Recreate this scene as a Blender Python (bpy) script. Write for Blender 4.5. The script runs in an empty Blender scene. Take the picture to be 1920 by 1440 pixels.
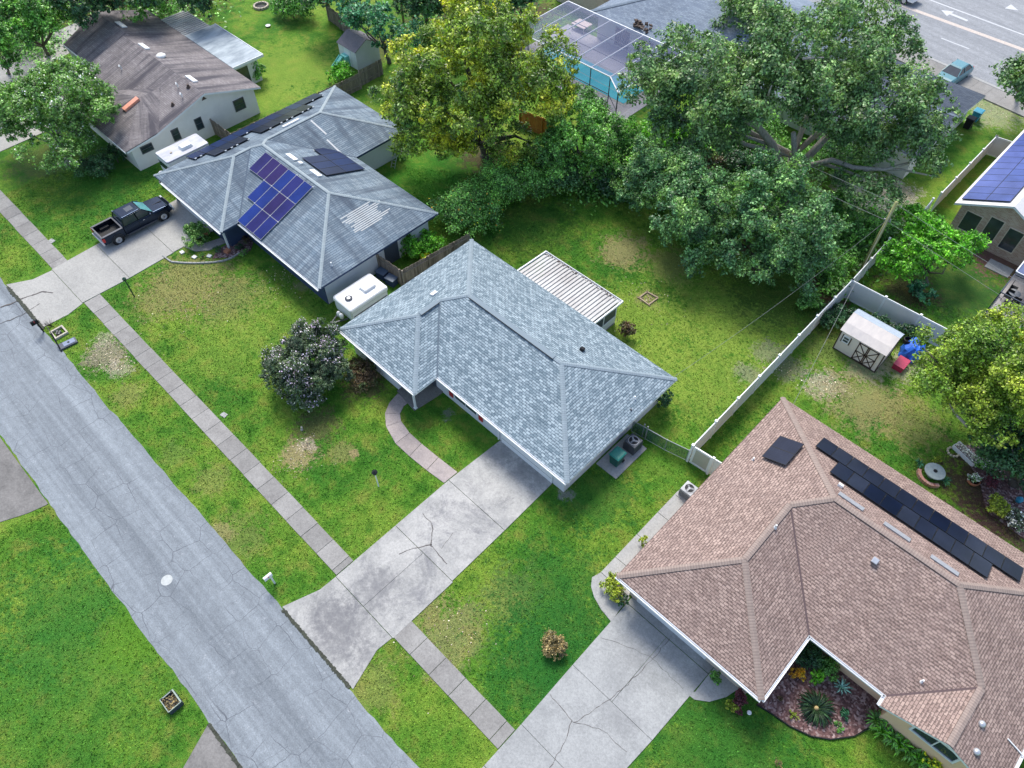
import bpy, math, random
import numpy as np
from mathutils import Vector, Matrix
R = math.radians
rnd = random.Random(7)
scene = bpy.context.scene
COL = scene.collection
# ------------------------------------------------------------------ camera, sky, sun, exposure
CAM_H = 40.0; FPX = 1381.8; PITCH = R(52.844); YAW = R(134.22)
cam_d = bpy.data.cameras.new('camera'); cam = bpy.data.objects.new('camera', cam_d); COL.objects.link(cam)
cam.location = (0, 0, CAM_H); cam.rotation_euler = (R(90) - PITCH, 0, YAW - R(90))
cam_d.sensor_width = 36.0; cam_d.lens = 36.0 * FPX / 1920.0; cam_d.clip_end = 2000.0
scene.camera = cam
SUN_DIR = Vector((-0.75, 0.55, 1.35)).normalized()
world = bpy.data.worlds.new("World"); scene.world = world; world.use_nodes = True
wn = world.node_tree; wn.nodes.clear()
wo = wn.nodes.new('ShaderNodeOutputWorld'); wb = wn.nodes.new('ShaderNodeBackground'); ws = wn.nodes.new('ShaderNodeTexSky')
ws.sky_type = 'NISHITA'; ws.sun_disc = False; ws.sun_elevation = math.asin(SUN_DIR.z); ws.sun_rotation = math.atan2(SUN_DIR.x, SUN_DIR.y)
ws.altitude = 0; ws.air_density = 1.0; ws.dust_density = 2.0; ws.ozone_density = 0.4
wb.inputs['Strength'].default_value = 0.15
wn.links.new(ws.outputs[0], wb.inputs[0]); wn.links.new(wb.outputs[0], wo.inputs[0])
sd = bpy.data.lights.new('sun', 'SUN'); sd.energy = 2.1; sd.angle = R(22); sd.color = (1.0, 0.975, 0.90)
so = bpy.data.objects.new('sun', sd); COL.objects.link(so); so.rotation_euler = SUN_DIR.to_track_quat('Z', 'Y').to_euler()
so.location = (-30, 20, 60)
scene.view_settings.view_transform = 'Standard'; scene.view_settings.look = 'None'
scene.view_settings.exposure = 0.84; scene.view_settings.gamma = 1.0

# ------------------------------------------------------------------ a picture point on a level plane -> place in the world
_fw = Vector((math.cos(PITCH) * math.cos(YAW), math.cos(PITCH) * math.sin(YAW), -math.sin(PITCH)))
_rt = Vector((math.sin(YAW), -math.cos(YAW), 0)); _up = _rt.cross(_fw)
def G(px, py, z=0.0):
    d = _fw * FPX + _rt * (px - 960) - _up * (py - 720)
    t = (z - CAM_H) / d.z
    return Vector((d.x * t, d.y * t, z))
def mpp(p):                                    # metres per photo pixel at a place
    return (p - Vector((0, 0, CAM_H))).dot(_fw) / FPX

# ------------------------------------------------------------------ materials
MATS = {}
def new_mat(name):
    m = bpy.data.materials.new(name); m.use_nodes = True; nt = m.node_tree
    b = nt.nodes['Principled BSDF']; MATS[name] = m
    return m, nt, b
def N(nt, t, **kw):
    n = nt.nodes.new(t)
    for k, v in kw.items():
        if k.startswith('i_'):
            n.inputs[k[2:].replace('_', ' ')].default_value = v
        else: setattr(n, k, v)
    return n
def coords(nt, kind='Object'):
    return N(nt, 'ShaderNodeTexCoord').outputs[kind]
def noise(nt, vec, scale, detail=4, rough=0.6, dist=0.0):
    n = N(nt, 'ShaderNodeTexNoise'); n.inputs['Scale'].default_value = scale; n.inputs['Detail'].default_value = detail
    n.inputs['Roughness'].default_value = rough; n.inputs['Distortion'].default_value = dist
    nt.links.new(vec, n.inputs['Vector']); return n.outputs['Fac']
def ramp(nt, fac, stops, interp='LINEAR'):
    r = N(nt, 'ShaderNodeValToRGB'); cr = r.color_ramp; cr.interpolation = interp
    while len(cr.elements) > 1: cr.elements.remove(cr.elements[-1])
    for i, (p, c) in enumerate(stops):
        e = cr.elements[0] if i == 0 else cr.elements.new(p)
        e.position = p; c = c if isinstance(c, tuple) else (c, c, c); e.color = (c[0], c[1], c[2], 1)
    nt.links.new(fac, r.inputs[0]); return r.outputs[0]
def mix(nt, fac, a, b, mode='MIX'):
    m = N(nt, 'ShaderNodeMixRGB', blend_type=mode)
    for s, v in ((m.inputs[0], fac), (m.inputs[1], a), (m.inputs[2], b)):
        if isinstance(v, (int, float)): s.default_value = v
        elif isinstance(v, tuple): s.default_value = (v[0], v[1], v[2], 1)
        else: nt.links.new(v, s)
    return m.outputs[0]
def math_(nt, op, a, b=None, clamp=False):
    m = N(nt, 'ShaderNodeMath', operation=op, use_clamp=clamp)
    for s, v in ((m.inputs[0], a), (m.inputs[1], b)):
        if v is None: continue
        if isinstance(v, (int, float)): s.default_value = v
        else: nt.links.new(v, s)
    return m.outputs[0]
def vmul(nt, vec, s):
    m = N(nt, 'ShaderNodeVectorMath', operation='MULTIPLY'); m.inputs[1].default_value = s
    nt.links.new(vec, m.inputs[0]); return m.outputs[0]
def bump(nt, b, h, strength=0.3, dist=0.02):
    n = N(nt, 'ShaderNodeBump'); n.inputs['Strength'].default_value = strength; n.inputs['Distance'].default_value = dist
    nt.links.new(h, n.inputs['Height']); nt.links.new(n.outputs[0], b.inputs['Normal'])
def simple(name, col, rough=0.6, metal=0.0, var=0.15, scale=6.0, spec=None, coat=0):
    m, nt, b = new_mat(name)
    c = coords(nt); f = noise(nt, c, scale, 5, 0.65)
    lo = tuple(x * (1 - var) for x in col); hi = tuple(min(1, x * (1 + var)) for x in col)
    nt.links.new(ramp(nt, f, [(0.3, lo), (0.7, hi)]), b.inputs['Base Color'])
    b.inputs['Roughness'].default_value = rough; b.inputs['Metallic'].default_value = metal
    if spec is not None: b.inputs['Specular IOR Level'].default_value = spec
    if coat: b.inputs['Coat Weight'].default_value = coat; b.inputs['Coat Roughness'].default_value = 0.05
    return m
def shingle(name, c1, c2, gap, streak=None, row=0.15, wid=0.3, big=0.25, rough=0.85, streak_amt=0.6, dashes=0.0):
    m, nt, b = new_mat(name)
    uv = coords(nt, 'UV')
    bt = N(nt, 'ShaderNodeTexBrick'); nt.links.new(uv, bt.inputs['Vector'])
    bt.offset = 0.5; bt.inputs['Scale'].default_value = 1.0
    bt.inputs['Color1'].default_value = (*c1, 1); bt.inputs['Color2'].default_value = (*c2, 1); bt.inputs['Mortar'].default_value = (*gap, 1)
    bt.inputs['Mortar Size'].default_value = 0.016; bt.inputs['Mortar Smooth'].default_value = 0.3; bt.inputs['Bias'].default_value = 0.0
    bt.inputs['Brick Width'].default_value = wid; bt.inputs['Row Height'].default_value = row
    col = bt.outputs['Color']
    if dashes:                                  # shadow gaps under the raised laminate teeth
        b2 = N(nt, 'ShaderNodeTexBrick'); nt.links.new(uv, b2.inputs['Vector']); b2.offset = 0.5
        b2.inputs['Color1'].default_value = (0, 0, 0, 1); b2.inputs['Color2'].default_value = (1, 1, 1, 1); b2.inputs['Mortar'].default_value = (0, 0, 0, 1)
        b2.inputs['Scale'].default_value = 1.0; b2.inputs['Mortar Size'].default_value = 0.02
        b2.inputs['Brick Width'].default_value = wid * 0.8; b2.inputs['Row Height'].default_value = row
        sx = N(nt, 'ShaderNodeSeparateXYZ'); nt.links.new(uv, sx.inputs[0])
        fr = math_(nt, 'LESS_THAN', math_(nt, 'FRACT', math_(nt, 'DIVIDE', sx.outputs[1], row)), 0.42)
        mk_ = math_(nt, 'MULTIPLY', math_(nt, 'GREATER_THAN', b2.outputs['Color'], 0.52), fr)
        col = mix(nt, math_(nt, 'MULTIPLY', mk_, dashes), col, gap)
    f = noise(nt, uv, 0.35, 5, 0.7)
    col = mix(nt, 1.0, col, ramp(nt, f, [(0.25, 1 - big), (0.75, 1 + big * 0.6)]), 'MULTIPLY')
    g = noise(nt, uv, 30, 2, 0.6)
    col = mix(nt, 1.0, col, ramp(nt, g, [(0.2, 0.82), (0.8, 1.15)]), 'MULTIPLY')
    if streak:                                  # algae running down the slope
        st = noise(nt, vmul(nt, uv, (1.1, 0.12, 1)), 1.0, 4, 0.7, 0.3)
        col = mix(nt, math_(nt, 'MULTIPLY', ramp(nt, st, [(0.44, 0.0), (0.66, 1.0)]), streak_amt), col, streak)
    nt.links.new(col, b.inputs['Base Color']); b.inputs['Roughness'].default_value = rough
    b.inputs['Specular IOR Level'].default_value = 0.25
    bump(nt, b, bt.outputs['Color'], 0.5, 0.015)
    return m
def capmat(name, c1, c2):
    m, nt, b = new_mat(name); uv = coords(nt, 'UV')
    w = N(nt, 'ShaderNodeTexWave', wave_type='BANDS', bands_direction='X', wave_profile='SAW'); nt.links.new(uv, w.inputs['Vector'])
    w.inputs['Scale'].default_value = 2.2; w.inputs['Distortion'].default_value = 0.0
    f = noise(nt, uv, 5, 3)
    col = mix(nt, w.outputs['Fac'], c1, c2); col = mix(nt, 1.0, col, ramp(nt, f, [(0.3, 0.85), (0.7, 1.1)]), 'MULTIPLY')
    nt.links.new(col, b.inputs['Base Color']); b.inputs['Roughness'].default_value = 0.85
    return m
M_roof_main = shingle('slate_blue_shingle', (0.15, 0.205, 0.24), (0.37, 0.445, 0.485), (0.06, 0.09, 0.12), big=0.08, dashes=0.6, row=.16, wid=.30)
M_cap_main = capmat('slate_blue_cap', (0.19, 0.24, 0.275), (0.27, 0.325, 0.36))
M_roof_blue = shingle('old_blue_shingle', (0.155, 0.205, 0.25), (0.255, 0.31, 0.35), (0.05, 0.08, 0.125), streak=(0.065, 0.085, 0.115), row=0.17, wid=0.9, big=0.3, streak_amt=0.85)
M_cap_blue = capmat('old_blue_cap', (0.25, 0.30, 0.325), (0.34, 0.39, 0.41))
M_roof_brown = shingle('brown_shingle', (0.275, 0.195, 0.168), (0.43, 0.318, 0.272), (0.10, 0.07, 0.062), streak=(0.20, 0.148, 0.135), row=0.15, wid=0.27, big=0.12, streak_amt=0.3, dashes=0.8)
M_cap_brown = capmat('brown_cap', (0.22, 0.165, 0.14), (0.33, 0.26, 0.225))
M_roof_tan = shingle('weathered_shingle', (0.20, 0.178, 0.178), (0.27, 0.245, 0.245), (0.14, 0.125, 0.13), streak=(0.065, 0.06, 0.072), row=0.16, wid=0.5, big=0.35, streak_amt=0.95)
M_roof_pool = shingle('grey_blue_shingle', (0.16, 0.20, 0.26), (0.25, 0.30, 0.36), (0.12, 0.15, 0.20), row=0.17, wid=0.4, big=0.2)
M_cap_pool = capmat('grey_blue_cap', (0.10, 0.14, 0.19), (0.16, 0.2, 0.25))
M_roof_dark = shingle('dark_navy_shingle', (0.045, 0.06, 0.09), (0.085, 0.105, 0.14), (0.03, 0.04, 0.055), row=0.17, wid=0.4, big=0.3)

def siding(name, col, pitch=0.0, var=0.06):
    m, nt, b = new_mat(name); c = coords(nt)
    f = noise(nt, c, 1.3, 5, 0.65)
    cc = ramp(nt, f, [(0.25, tuple(x * (1 - var) for x in col)), (0.75, tuple(min(1, x * (1 + var)) for x in col))])
    nt.links.new(cc, b.inputs['Base Color']); b.inputs['Roughness'].default_value = 0.75
    bump(nt, b, noise(nt, c, 25, 4), 0.15, 0.01)
    return m
M_white_wall = siding('white_stucco', (0.66, 0.66, 0.66)); M_cream_wall = siding('cream_stucco', (0.74, 0.72, 0.69))
M_navy = siding('navy_paint', (0.028, 0.05, 0.11)); M_tan_wall = siding('tan_stucco', (0.80, 0.54, 0.34))
M_lilac_wall = siding('pale_stucco', (0.62, 0.62, 0.66)); M_beige_side = siding('beige_siding', (0.74, 0.65, 0.57))
M_trim = simple('white_trim', (0.74, 0.75, 0.76), 0.5, var=0.04); M_darktrim = simple('dark_trim', (0.05, 0.06, 0.085), 0.5)
M_brownwood = simple('dark_brown_wood', (0.07, 0.045, 0.035), 0.7, var=0.3); M_red = simple('red_paint', (0.42, 0.03, 0.04), 0.5)
def brickmat(name, c1, c2, mortar):
    m, nt, b = new_mat(name); c = coords(nt)
    sep = N(nt, 'ShaderNodeSeparateXYZ'); nt.links.new(c, sep.inputs[0]); cmb = N(nt, 'ShaderNodeCombineXYZ')
    nt.links.new(math_(nt, 'ADD', sep.outputs[0], sep.outputs[1]), cmb.inputs[0]); nt.links.new(sep.outputs[2], cmb.inputs[1])
    bt = N(nt, 'ShaderNodeTexBrick'); nt.links.new(cmb.outputs[0], bt.inputs['Vector']); bt.inputs['Scale'].default_value = 1
    bt.inputs['Color1'].default_value = (*c1, 1); bt.inputs['Color2'].default_value = (*c2, 1); bt.inputs['Mortar'].default_value = (*mortar, 1)
    bt.inputs['Brick Width'].default_value = 0.22; bt.inputs['Row Height'].default_value = 0.075; bt.inputs['Mortar Size'].default_value = 0.008
    nt.links.new(bt.outputs['Color'], b.inputs['Base Color']); b.inputs['Roughness'].default_value = 0.85
    return m
M_brick = brickmat('tan_brick', (0.36, 0.20, 0.14), (0.52, 0.38, 0.29), (0.5, 0.45, 0.4))
M_brick_pale = brickmat('pale_brick', (0.55, 0.42, 0.32), (0.62, 0.52, 0.42), (0.6, 0.55, 0.5))
M_planter_brick = brickmat('red_brick', (0.42, 0.16, 0.11), (0.55, 0.32, 0.25), (0.5, 0.42, 0.38))
def glassmat(name, col, rough=0.08):
    m, nt, b = new_mat(name); c = coords(nt)
    nt.links.new(ramp(nt, noise(nt, c, 1.5, 2), [(0.3, tuple(x * 0.6 for x in col)), (0.7, col)]), b.inputs['Base Color'])
    b.inputs['Roughness'].default_value = rough; b.inputs['Specular IOR Level'].default_value = 0.8
    return m
M_glass = glassmat('window_glass', (0.04, 0.055, 0.07)); M_blind = simple('window_blind', (0.42, 0.43, 0.46), 0.6)
M_shield = glassmat('windshield_glass', (0.12, 0.38, 0.40), 0.05)
def solarmat(name, c1, c2, rough=0.15, lines=True):
    m, nt, b = new_mat(name); uv = coords(nt, 'UV'); c = coords(nt)
    g = N(nt, 'ShaderNodeNewGeometry')
    col = mix(nt, N(nt, 'ShaderNodeObjectInfo').outputs['Random'], c1, c2)
    f = noise(nt, c, 0.5, 3); col = mix(nt, 1.0, col, ramp(nt, f, [(0.3, 0.75), (0.7, 1.25)]), 'MULTIPLY')
    if lines:
        bt = N(nt, 'ShaderNodeTexBrick'); bt.offset = 0.0; nt.links.new(uv, bt.inputs['Vector']); bt.inputs['Scale'].default_value = 1
        bt.inputs['Brick Width'].default_value = 0.165; bt.inputs['Row Height'].default_value = 0.165; bt.inputs['Mortar Size'].default_value = 0.004
        bt.inputs['Color1'].default_value = (1, 1, 1, 1); bt.inputs['Color2'].default_value = (0.9, 0.9, 0.95, 1); bt.inputs['Mortar'].default_value = (0.6, 0.6, 0.65, 1)
        col = mix(nt, 1.0, col, bt.outputs['Color'], 'MULTIPLY')
    nt.links.new(col, b.inputs['Base Color']); b.inputs['Roughness'].default_value = rough
    b.inputs['Specular IOR Level'].default_value = 0.14
    return m
M_sol_purple = solarmat('violet_solar_cells', (0.007, 0.034, 0.19), (0.028, 0.018, 0.095), 0.3)
M_sol_navy = solarmat('navy_solar_cells', (0.006, 0.020, 0.080), (0.012, 0.020, 0.05), 0.3)
M_sol_black = solarmat('black_solar_cells', (0.004, 0.008, 0.026), (0.022, 0.028, 0.048), 0.3)
M_sol_sky = solarmat('blue_solar_cells', (0.06, 0.09, 0.26), (0.09, 0.12, 0.32), 0.3)
M_black = simple('black_metal', (0.012, 0.013, 0.016), 0.5, spec=.25); M_alu = simple('aluminium', (0.55, 0.56, 0.58), 0.35, 0.6, 0.08)
M_white = simple('white_plastic', (0.78, 0.78, 0.77), 0.4, var=0.04); M_grey = simple('grey_metal', (0.32, 0.33, 0.35), 0.45, 0.2)
M_dgrey = simple('dark_grey_metal', (0.08, 0.085, 0.10), 0.5, 0.2); M_rubber = simple('rubber', (0.02, 0.02, 0.02), 0.8)
M_truck = simple('black_car_paint', (0.022, 0.034, 0.058), 0.16, 0.85, 0.1); M_rim = simple('wheel_alloy', (0.55, 0.56, 0.58), 0.3, 0.7)
M_tail = simple('tail_lamp_red', (0.5, 0.02, 0.02), 0.3); M_lamp = simple('headlamp_clear', (0.6, 0.62, 0.65), 0.15)
M_teal = simple('teal_plastic', (0.02, 0.20, 0.16), 0.5, var=0.1); M_tealdark = simple('dark_teal_plastic', (0.01, 0.09, 0.08), 0.5)
M_bluebin = simple('blue_plastic', (0.03, 0.25, 0.38), 0.45); M_tarp = simple('blue_tarp', (0.02, 0.13, 0.62), 0.45, var=0.45, scale=3)
M_redplastic = simple('crimson_plastic', (0.42, 0.03, 0.08), 0.45); M_terra = simple('terracotta', (0.42, 0.17, 0.09), 0.8)
M_mint = simple('mint_plastic', (0.18, 0.55, 0.48), 0.5); M_greenpost = simple('green_metal', (0.012, 0.05, 0.03), 0.5)
M_vinyl = simple('white_vinyl', (0.82, 0.83, 0.84), 0.45, var=0.04, scale=1.5); M_vinylpanel = simple('grey_vinyl_panel', (0.70, 0.69, 0.69), 0.5, var=0.06, scale=1.2)
M_stone = simple('rough_stone', (0.42, 0.36, 0.29), 0.9, var=0.4, scale=9); M_oldwood = simple('sunbleached_wood', (0.38, 0.29, 0.20), 0.85, var=0.35, scale=9)
def fencewood(name, a, bcol):
    m, nt, b = new_mat(name); c = coords(nt)
    g = N(nt, 'ShaderNodeNewGeometry')
    f = noise(nt, vmul(nt, c, (14, 14, 1.5)), 1.0, 4)
    col = mix(nt, g.outputs['Random Per Island'], a, bcol); col = mix(nt, 1.0, col, ramp(nt, f, [(0.3, 0.6), (0.7, 1.25)]), 'MULTIPLY')
    nt.links.new(col, b.inputs['Base Color']); b.inputs['Roughness'].default_value = 0.9
    return m
M_fwood = fencewood('grey_fence_wood', (0.16, 0.13, 0.10), (0.30, 0.25, 0.20)); M_fwood_org = fencewood('orange_fence_wood', (0.42, 0.15, 0.03), (0.5, 0.22, 0.06))
M_pole = fencewood('treated_pole_wood', (0.30, 0.30, 0.12), (0.36, 0.35, 0.16)); M_bark = fencewood('bark', (0.10, 0.085, 0.07), (0.14, 0.12, 0.10))
M_bark_pale = fencewood('pale_bark', (0.34, 0.31, 0.27), (0.44, 0.40, 0.35))
def metalroof(name, col, lo, axis='X', period=0.3, strength=0.5):
    m, nt, b = new_mat(name); c = coords(nt)
    f = noise(nt, vmul(nt, c, (1.0, 0.35, 1)), 1.2, 5, 0.7)
    cc = ramp(nt, f, [(0.3, lo), (0.62, col)])
    nt.links.new(cc, b.inputs['Base Color']); b.inputs['Roughness'].default_value = 0.5; b.inputs['Metallic'].default_value = 0.0
    return m
M_metal_white = metalroof('white_pan_roof', (0.50, 0.50, 0.485), (0.33, 0.31, 0.30)); M_metal_old = metalroof('stained_flat_roof', (0.36, 0.42, 0.46), (0.12, 0.165, 0.21))
M_camper = metalroof('camper_roof', (0.50, 0.50, 0.52), (0.24, 0.26, 0.34)); M_cream_roof = metalroof('cream_roof', (0.66, 0.60, 0.56), (0.50, 0.46, 0.45))
def translucent(name, col, alpha, rough=0.6):
    m, nt, b = new_mat(name); b.inputs['Base Color'].default_value = (*col, 1); b.inputs['Alpha'].default_value = alpha; b.inputs['Roughness'].default_value = rough
    return m
M_screen = translucent('screen_mesh', (0.06, 0.085, 0.20), 0.46); M_chain = translucent('chain_link_mesh', (0.05, 0.13, 0.10), 0.45)
M_screen_white = translucent('pale_screen_mesh', (0.3, 0.33, 0.45), 0.35)

# leaves: hue varies from clump to clump; random leaf brightness also paints in lit and dark sprays
def leafmat(name, dark, mid, light, scale=0.45, trans=0.25, lift=0.0):
    m = bpy.data.materials.new(name); m.use_nodes = True; nt = m.node_tree; nt.nodes.clear(); MATS[name] = m
    o = N(nt, 'ShaderNodeOutputMaterial'); c = coords(nt); g = N(nt, 'ShaderNodeNewGeometry')
    f = noise(nt, c, scale, 3, 0.6)
    dark, mid, light = (tuple(min(.8, x * k) for x in q) for q, k in ((dark, 1.7), (mid, 1.95), (light, 2.05)))
    base = ramp(nt, f, [(0.32, dark), (0.5, mid), (0.68, light)])
    r = math_(nt, 'ADD', math_(nt, 'MULTIPLY', math_(nt, 'POWER', g.outputs['Random Per Island'], 1.8), 1.75), 0.38)
    col = mix(nt, 1.0, base, r, 'MULTIPLY')
    d = N(nt, 'ShaderNodeBsdfPrincipled'); d.inputs['Roughness'].default_value = 0.42; d.inputs['Specular IOR Level'].default_value = 0.5
    nt.links.new(col, d.inputs['Base Color'])
    t = N(nt, 'ShaderNodeBsdfTranslucent'); nt.links.new(mix(nt, 1.0, col, (1.1, 1.25, 0.6), 'MULTIPLY'), t.inputs['Color'])
    mx = N(nt, 'ShaderNodeMixShader'); mx.inputs[0].default_value = trans
    nt.links.new(d.outputs[0], mx.inputs[1]); nt.links.new(t.outputs[0], mx.inputs[2]); nt.links.new(mx.outputs[0], o.inputs[0])
    return m
L_oak = leafmat('oak_leaves', (0.045, 0.095, 0.042), (0.085, 0.155, 0.055), (0.17, 0.24, 0.075), 0.5)
L_oak2 = leafmat('dense_oak_leaves', (0.038, 0.095, 0.045), (0.072, 0.155, 0.055), (0.15, 0.25, 0.065), 0.55)
L_cam = leafmat('camphor_leaves', (0.04, 0.10, 0.022), (0.12, 0.18, 0.022), (0.37, 0.35, 0.028), 0.34)
L_mid = leafmat('mid_green_leaves', (0.045, 0.115, 0.03), (0.085, 0.20, 0.04), (0.15, 0.30, 0.05), 0.6)
L_dark = leafmat('dark_green_leaves', (0.012, 0.04, 0.018), (0.025, 0.07, 0.028), (0.05, 0.12, 0.035), 0.5)
L_bright = leafmat('bright_green_leaves', (0.045, 0.15, 0.012), (0.08, 0.24, 0.016), (0.14, 0.31, 0.024), 0.8)
L_yellow = leafmat('yellow_green_leaves', (0.11, 0.16, 0.02), (0.18, 0.22, 0.022), (0.28, 0.28, 0.025), 0.6)
L_lime = leafmat('lime_leaves', (0.30, 0.38, 0.01), (0.5, 0.55, 0.01), (0.65, 0.62, 0.02), 1.2)
L_crape = leafmat('crape_myrtle_leaves', (0.05, 0.12, 0.03), (0.09, 0.175, 0.04), (0.14, 0.24, 0.055), 0.6)
L_myrtle = leafmat('grey_green_leaves', (0.025, 0.042, 0.026), (0.045, 0.07, 0.036), (0.08, 0.12, 0.05), 0.9)
L_teal = leafmat('blue_green_leaves', (0.018, 0.075, 0.035), (0.03, 0.115, 0.055), (0.055, 0.17, 0.075), 0.6)
L_red = leafmat('russet_leaves', (0.05, 0.032, 0.02), (0.09, 0.06, 0.03), (0.06, 0.11, 0.035), 1.6)
L_brown = leafmat('brown_tipped_leaves', (0.05, 0.05, 0.03), (0.16, 0.12, 0.05), (0.28, 0.21, 0.09), 2.5)
L_orange = leafmat('orange_leaves', (0.30, 0.12, 0.01), (0.55, 0.25, 0.02), (0.6, 0.4, 0.03), 2.0)
L_wine = leafmat('wine_leaves', (0.04, 0.01, 0.015), (0.09, 0.02, 0.03), (0.14, 0.05, 0.05), 1.5)
L_flower = leafmat('lilac_flowers', (0.28, 0.20, 0.34), (0.42, 0.34, 0.48), (0.55, 0.5, 0.58), 1.0)
L_wflower = leafmat('white_flowers', (0.45, 0.42, 0.40), (0.6, 0.56, 0.54), (0.7, 0.68, 0.66), 1.0)
L_yflower = leafmat('yellow_flowers', (0.6, 0.42, 0.01), (0.7, 0.5, 0.02), (0.75, 0.6, 0.03), 1.0)
L_grass = leafmat('grass_blades', (0.04, 0.118, 0.012), (0.075, 0.165, 0.016), (0.125, 0.205, 0.022), 0.35, 0.2)
L_agave = leafmat('agave_blades', (0.12, 0.25, 0.2), (0.17, 0.3, 0.25), (0.2, 0.35, 0.3), 1.0)
M_wire = simple('wire_grey', (0.22, 0.23, 0.24), 0.6)
L_sago = leafmat('sago_fronds', (0.005, 0.015, 0.006), (0.008, 0.022, 0.008), (0.014, 0.034, 0.010), 2.0, 0.05)
# ------------------------------------------------------------------ helpers: things, parts, meshes
def tag(o, label=None, cat=None, group=None, kind=None):
    if label: o['label'] = label
    if cat: o['category'] = cat
    if group: o['group'] = group
    if kind: o['kind'] = kind
    return o
def thing(name, label, cat, loc, rz=0.0, group=None):
    o = bpy.data.objects.new(name, None); COL.objects.link(o); o.location = loc; o.rotation_euler = (0, 0, rz)
    o.empty_display_size = 0.3
    o['origin'] = tuple(loc); return tag(o, label, cat, group)
def root_loc(o):
    while o.parent: o = o.parent
    return Vector(o['origin']) if 'origin' in o else Vector((0, 0, 0))
class MB:
    def __init__(s): s.v = []; s.f = []; s.uv = []
    def face(s, pts, uv=None):
        i = len(s.v); s.v += [tuple(p) for p in pts]; s.f.append(tuple(range(i, i + len(pts)))); s.uv.append(uv)
    def quadgrid(s, P): pass
    def prism(s, pts, z0, z1, bottom=True):      # plan polygon, counter-clockwise
        a = sum(pts[i][0] * pts[(i + 1) % len(pts)][1] - pts[(i + 1) % len(pts)][0] * pts[i][1] for i in range(len(pts)))
        if a < 0: pts = pts[::-1]
        n = len(pts); i = len(s.v)
        s.v += [(p[0], p[1], z0) for p in pts] + [(p[0], p[1], z1) for p in pts]
        s.f.append(tuple(range(i + n, i + 2 * n))); s.uv.append(None)
        if bottom: s.f.append(tuple(range(i + n - 1, i - 1, -1))); s.uv.append(None)
        for k in range(n):
            j = (k + 1) % n; s.f.append((i + k, i + j, i + n + j, i + n + k)); s.uv.append(None)
        return s
    def box(s, x0, x1, y0, y1, z0, z1): return s.prism([(x0, y0), (x1, y0), (x1, y1), (x0, y1)], z0, z1)
    def obox(s, c, u, v, w, a, b, h):            # centre, three unit axes, full sizes
        c = Vector(c); u = Vector(u).normalized(); v = Vector(v).normalized(); w = Vector(w).normalized(); i = len(s.v)
        for dz in (-.5, .5):
            for dx, dy in ((-.5, -.5), (.5, -.5), (.5, .5), (-.5, .5)): s.v.append(tuple(c + u * a * dx + v * b * dy + w * h * dz))
        for q in ((4, 5, 6, 7), (3, 2, 1, 0), (0, 1, 5, 4), (1, 2, 6, 5), (2, 3, 7, 6), (3, 0, 4, 7)):
            s.f.append(tuple(i + k for k in q)); s.uv.append(None)
        return s
    def bar(s, p, q, w, h, up=(0, 0, 1)):
        p = Vector(p); q = Vector(q); u = (q - p); L = u.length; u.normalize(); upv = Vector(up)
        if abs(u.dot(upv)) > .98: upv = Vector((1, 0, 0))
        v = upv.cross(u).normalized(); wv = u.cross(v); return s.obox((p + q) / 2, u, v, wv, L, w, h)
    def tube(s, pts, rad, n=8, cap=True):
        pts = [Vector(p) for p in pts]; rad = rad if isinstance(rad, (list, tuple)) else [rad] * len(pts); i0 = len(s.v)
        ref = Vector((0.31, 0.17, 0.93))
        for k, p in enumerate(pts):
            d = (pts[min(k + 1, len(pts) - 1)] - pts[max(k - 1, 0)]).normalized()
            a = d.cross(ref)
            if a.length < .05: a = d.cross(Vector((1, 0, 0)))
            a.normalize(); b = d.cross(a)
            for j in range(n):
                t = 2 * math.pi * j / n; s.v.append(tuple(p + (a * math.cos(t) + b * math.sin(t)) * rad[k]))
        for k in range(len(pts) - 1):
            for j in range(n):
                j2 = (j + 1) % n; s.f.append((i0 + k * n + j, i0 + k * n + j2, i0 + (k + 1) * n + j2, i0 + (k + 1) * n + j)); s.uv.append(None)
        if cap:
            s.f.append(tuple(i0 + j for j in range(n))[::-1]); s.uv.append(None)
            s.f.append(tuple(i0 + (len(pts) - 1) * n + j for j in range(n))); s.uv.append(None)
        return s
    def cyl(s, c, r, z0, z1, n=20, r2=None): return s.tube([(c[0], c[1], z0), (c[0], c[1], z1)], [r, r if r2 is None else r2], n)
    def lathe(s, c, prof, n=20, axis='Z'):
        i0 = len(s.v); c = Vector(c)
        for (r, h) in prof:
            for j in range(n):
                t = 2 * math.pi * j / n; a, b = r * math.cos(t), r * math.sin(t)
                s.v.append(tuple(c + (Vector((a, b, h)) if axis == 'Z' else Vector((h, a, b)) if axis == 'X' else Vector((a, h, b)))))
        for k in range(len(prof) - 1):
            for j in range(n):
                j2 = (j + 1) % n; s.f.append((i0 + k * n + j, i0 + k * n + j2, i0 + (k + 1) * n + j2, i0 + (k + 1) * n + j)); s.uv.append(None)
        s.f.append(tuple(i0 + j for j in range(n))[::-1]); s.uv.append(None)
        s.f.append(tuple(i0 + (len(prof) - 1) * n + j for j in range(n))); s.uv.append(None)
        return s
    def build(s, name, mat, parent=None, local=False, smooth=False, bevel=0.0, fixn=True):
        off = root_loc(parent) if (parent is not None and not local) else Vector((0, 0, 0))
        me = bpy.data.meshes.new(name)
        me.from_pydata([(a - off.x, b - off.y, c - off.z) for a, b, c in s.v], [], s.f)
        if any(u is not None for u in s.uv):
            ul = me.uv_layers.new(name='UVMap').data; k = 0
            for f, u in zip(s.f, s.uv):
                for j in range(len(f)):
                    ul[k].uv = u[j] if u is not None else (0, 0); k += 1
        if smooth: me.polygons.foreach_set('use_smooth', [True] * len(me.polygons))
        me.materials.append(mat)
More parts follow.
